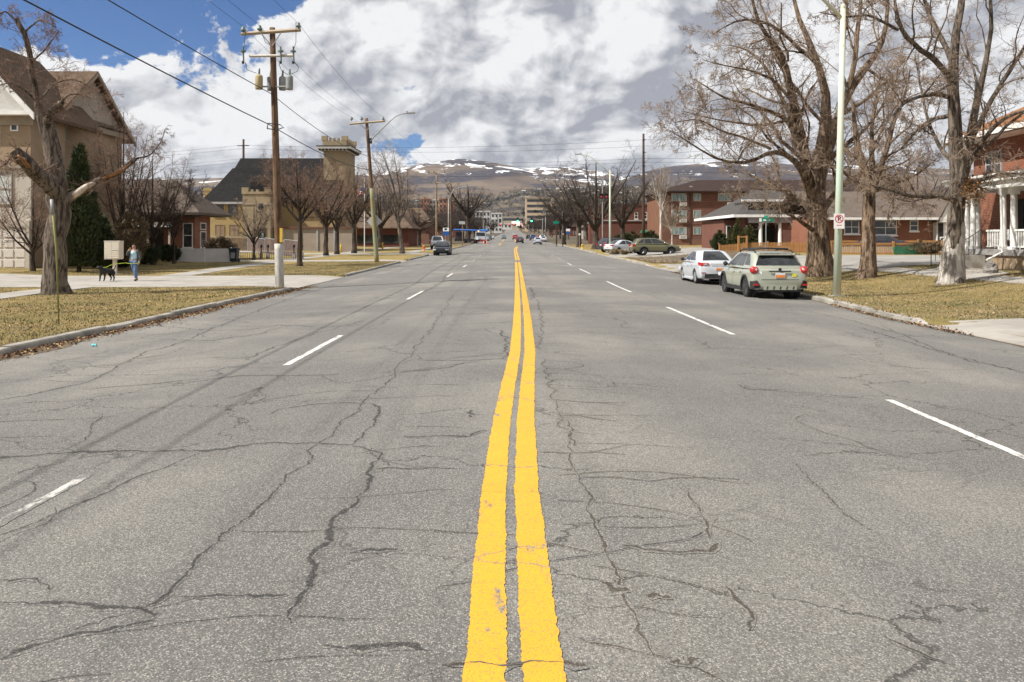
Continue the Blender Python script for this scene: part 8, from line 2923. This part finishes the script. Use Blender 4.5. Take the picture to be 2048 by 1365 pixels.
# bare earth on the island
rows = []
for i in range(12):
    rows.append([(10.3 + 11 * j / 9, 58.2 + 14.5 * i / 11, land(10.3 + 11 * j / 9, 58.2 + 14.5 * i / 11) + .03 + .28 * math.sin(math.pi * i / 11) * math.sin(math.pi * j / 9)) for j in range(10)])
struct(MB().grid(rows).build('ground_mound', 'dirt', smooth=True))
# muddy gutter strips
for fx, sgn, y0, y1, w in ((kerb_left, 1, 6, 33, .55), (kerb_right, -1, 12, 26, .16)):
    rows = []
    q = y0
    r2 = random.Random(8)
    while q < y1:
        ww = w * (.55 + .45 * math.sin(q * 1.3) * math.sin(q * .37)) + r2.uniform(-.03, .03)
        rows.append([(fx(q) + sgn * .0, q, road_z(fx(q), q) + .010), (fx(q) + sgn * ww * .5, q, road_z(fx(q) + sgn * ww * .5, q) + .009), (fx(q) + sgn * ww, q, road_z(fx(q) + sgn * ww, q) + .004)])
        q += .15
    MB().grid(rows).build('gutter_dirt', 'dirt', road, smooth=True)

# ------------------------------------------------------------------ the town and the valley
simple('block_tan', (0.52, 0.40, 0.28), (0.46, 0.35, 0.24), .05, .9)
simple('block_white', (0.62, 0.60, 0.57), (0.54, 0.52, 0.50), .05, .9)
simple('block_orange', (0.42, 0.20, 0.12), (0.36, 0.17, 0.10), .05, .9)
simple('block_beige', (0.44, 0.37, 0.29), (0.38, 0.32, 0.25), .05, .9)
simple('block_grey', (0.30, 0.30, 0.31), (0.25, 0.25, 0.26), .05, .9)
simple('block_glass', (0.05, 0.06, 0.065), None, .05, .4)


def town_block(px0_, px1_, Y, top_py, depth, mat, label, floors, bays, band=True, group='town buildings'):
    x0, x1 = XA(px0_, Y), XA(px1_, Y)
    zb_ = prof(Y) - 1
    zt_ = ZA(top_py, Y)
    o = thing('office_building', ((x0 + x1) / 2, Y + depth / 2, zb_), label, 'building', group)
    MB().box(x0, x1, Y, Y + depth, zb_, zt_).build('wall', mat, o)
    MB().box(x0 - .4, x1 + .4, Y - .4, Y + depth + .4, zt_, zt_ + .8).build('parapet', mat, o)
    fh = (zt_ - zb_ - 2) / floors
    for i in range(floors):
        z0 = zb_ + 2 + i * fh
        if band:
            MB().box(x0 + (x1 - x0) * .06, x1 - (x1 - x0) * .06, Y - .25, Y, z0 + fh * .3, z0 + fh * .75).build('window_band', 'block_glass', o)
        else:
            for j in range(bays):
                xa = x0 + (x1 - x0) * (j + .25) / bays
                MB().box(xa, xa + (x1 - x0) * .5 / bays, Y - .2, Y, z0 + fh * .3, z0 + fh * .8).build('window', 'block_glass', o)
    return o


town_block(1051, 1104, 880, 396, 22, 'block_tan', 'tan office block with dark window bands right of the road', 6, 1)
town_block(841, 859, 760, 399, 20, 'block_orange', 'orange brick tower block left of the dark pole', 7, 3, False)
town_block(859, 878, 764, 401, 18, 'block_white', 'white middle section of the distant tower block', 7, 3, False)
town_block(878, 893, 760, 399, 20, 'block_orange', 'narrow orange brick tower beside the white section', 7, 2, False)
town_block(893, 908, 900, 406, 20, 'block_orange', 'small orange block behind the wooden pole', 4, 2, False)
town_block(944, 980, 620, 424, 25, 'block_white', 'white block with balconies beside the left signal', 4, 5, False)
town_block(982, 1004, 700, 428, 20, 'block_white', 'white block behind the left signal heads', 4, 3, False)
town_block(1104, 1138, 980, 410, 20, 'block_beige', 'low beige block right of the tan office block', 3, 1)
town_block(960, 1052, 1500, 434, 30, 'block_beige', 'long low beige building across the end of the street', 2, 1)
town_block(985, 1046, 1150, 448, 30, 'block_white', 'white low hall at the end of the street', 1, 8, False)
rg = random.Random(31)
hs = ['block_white', 'block_beige', 'block_tan', 'block_grey', 'block_orange']


WALLW = {'block_white': 'white', 'block_beige': 'beige', 'block_tan': 'tan', 'block_grey': 'grey', 'block_orange': 'orange brick'}
ROOFW = {'shingle_grey': 'grey', 'shingle_brown': 'brown', 'shingle_taupe': 'taupe', 'block_white': 'white', 'block_beige': 'beige'}


def far_house(X, Y, z, w, h, mat, roof, group, label):
    px = 1024 + X * FOCAL / Y
    zone = 'left of the dark pole' if px < 880 else ('left of the road' if px < 1000 else ('straight above the road' if px < 1060 else ('above the right kerb' if px < 1180 else ('behind the tall steel pole' if px < 1320 else 'above the apartment block'))))
    label = '%s %s house with %s roof %s' % ('wide' if w > 17 else 'small', WALLW[mat], ROOFW[roof], ('on the hillside ' if group == 'houses on the foothill' else 'in the valley ') + zone)
    o = thing('hillside_house', (X, Y, z), label, 'house', group)
    MB().box(X - w / 2, X + w / 2, Y - 5, Y + 5, z - 6, z + h).build('wall', mat, o)
    gable_roof_x(X - w / 2 - .6, X + w / 2 + .6, Y - 6, Y + 6, z + h, Y, z + h + 3.2, .4).build('roof', roof, o)
    return o


def hill_z(name_key, px, tfrac):
    V = RIDGES[name_key]
    i = int(np.clip(round((px + 700) / 11.0), 0, V.shape[0] - 1))
    j = int(np.clip(round(tfrac * 21), 0, 21))
    return V[i, j]


for k_ in range(190):
    px = rg.uniform(700, 1760) if k_ % 4 else rg.uniform(1000, 1500)
    t = rg.uniform(.35, .99)
    X, Yh, zh = hill_z('foothill', px, t)
    far_house(X + rg.uniform(-20, 20), Yh + rg.uniform(-10, 10), zh + 1, rg.uniform(12, 24), rg.uniform(5, 9), hs[rg.randrange(4)], rg.choice(['shingle_grey', 'shingle_brown', 'shingle_taupe', 'block_white']), 'houses on the foothill', 'small pale house on the distant hillside')
for k_ in range(90):
    Yh = rg.uniform(900, 2900)
    px = rg.uniform(820, 1300)
    X = XA(px, Yh)
    far_house(X, Yh, prof(Yh), rg.uniform(10, 22), rg.uniform(4, 9), hs[rg.randrange(5)], rg.choice(['shingle_grey', 'shingle_brown', 'block_white', 'block_beige']), 'houses in the valley', 'small house in the valley at the end of the street')


# trees of the town seen as one wooded mass
def far_wood(name, pts, size, mat, label, seed, per=18):
    rng = np.random.default_rng(seed)
    P = np.array(pts)
    k = len(P)
    c = np.repeat(P, per, 0)
    n = len(c)
    s = np.repeat(size * rng.uniform(.6, 1.3, k), per)
    off = rng.normal(size=(n, 3)) * np.array([.38, .38, .34]) * s[:, None]
    off[:, 2] += s * .55
    c = c + off
    a = rng.normal(size=(n, 3))
    a /= np.linalg.norm(a, axis=1, keepdims=True)
    b2 = rng.normal(size=(n, 3))
    b2 /= np.linalg.norm(b2, axis=1, keepdims=True)
    q = (s * .22)[:, None]
    V = np.stack([c - a * q, c + b2 * q, c + a * q], 1).reshape(-1, 3)
    o = raw_mesh(name, V, np.arange(3 * n).reshape(-1, 3), mat)
    o['kind'] = 'stuff'
    o['label'] = label
    o['category'] = 'trees'


wood1, wood2 = [], []
for k_ in range(4200):
    px = rg.uniform(560, 1900)
    t = rg.uniform(.05, .95)
    X, Yh, zh = hill_z('foothill', px, t)
    (wood1 if rg.random() < .7 else wood2).append((X + rg.uniform(-30, 30), Yh + rg.uniform(-30, 30), zh))
for k_ in range(2600):
    Yh = rg.uniform(700, 3300)
    X = XA(rg.uniform(300, 1900), Yh)
    if abs(X) < 16 and Yh < 1500:
        continue
    (wood1 if rg.random() < .2 else wood2).append((X, Yh, prof(Yh)))
far_wood('far_woods', wood1, 15.0, 'needle_far', 'dark evergreen woods among the hillside houses', 71)
far_wood('far_woods', wood2, 13.0, 'wood_far', 'brown leafless woods across the valley', 72)

# houses set back along the far street
rg = random.Random(77)
k_ = 0
for Yh in (205, 232, 262, 300, 345, 400, 470, 560):
    for sd in (-1, 1):
        X = sd * rg.uniform(27, 34)
        z = land(X, Yh)
        o = thing('street_house', (X, Yh, z), '%s half hidden house behind the bare trees %s of the far street' % (['nearest', 'second nearest', 'third', 'fourth', 'fifth', 'sixth', 'seventh', 'farthest'][(205, 232, 262, 300, 345, 400, 470, 560).index(Yh)], 'left' if sd < 0 else 'right'), 'house', 'houses along the far street')
        w, h = rg.uniform(9, 14), rg.uniform(3.2, 6.2)
        MB().box(X - w / 2, X + w / 2, Yh, Yh + 11, z - .5, z + h).build('wall', rg.choice(['brick_dark', 'brick_brown', 'brick_red', 'stucco_tan', 'siding_shingle']), o)
        hip_roof(X - w / 2 - .7, X + w / 2 + .7, Yh - .7, Yh + 11.7, z + h, X - w * .2, X + w * .2, Yh + 5.5, z + h + 3.0, .2).build('roof', rg.choice(['shingle_grey', 'shingle_brown', 'shingle_darkbrown', 'shingle_taupe']), o)
        for q in (-.25, .2):
            window(o, 'Y', -1, Yh, X + w * q - .6, X + w * q + .6, z + 1.0, z + 2.5, 1, 2, sill=False)
        MB().box(X - .5, X + .5, Yh - .06, Yh, z, z + 2.1).build('door', 'dark_recess', o)

# ------------------------------------------------------------------ the air over the valley
m = bpy.data.materials.new('haze_air')
m.use_nodes = True
g = NG(m.node_tree)
pv = g.n('ShaderNodeVolumePrincipled', None, Density=HAZE, Anisotropy=0.2)
pv.inputs['Color'].default_value = (0.80, 0.88, 1.0, 1)
mo = g.n('ShaderNodeOutputMaterial')
g.t.links.new(pv.outputs[0], mo.inputs['Volume'])
MATS['haze_air'] = m
hz = MB().box(-9000, 9000, -400, 12500, -3, 1150).build('haze', 'haze_air')
hz['kind'] = 'stuff'
hz['label'] = 'thin pale haze in the valley air'
hz['category'] = 'haze'
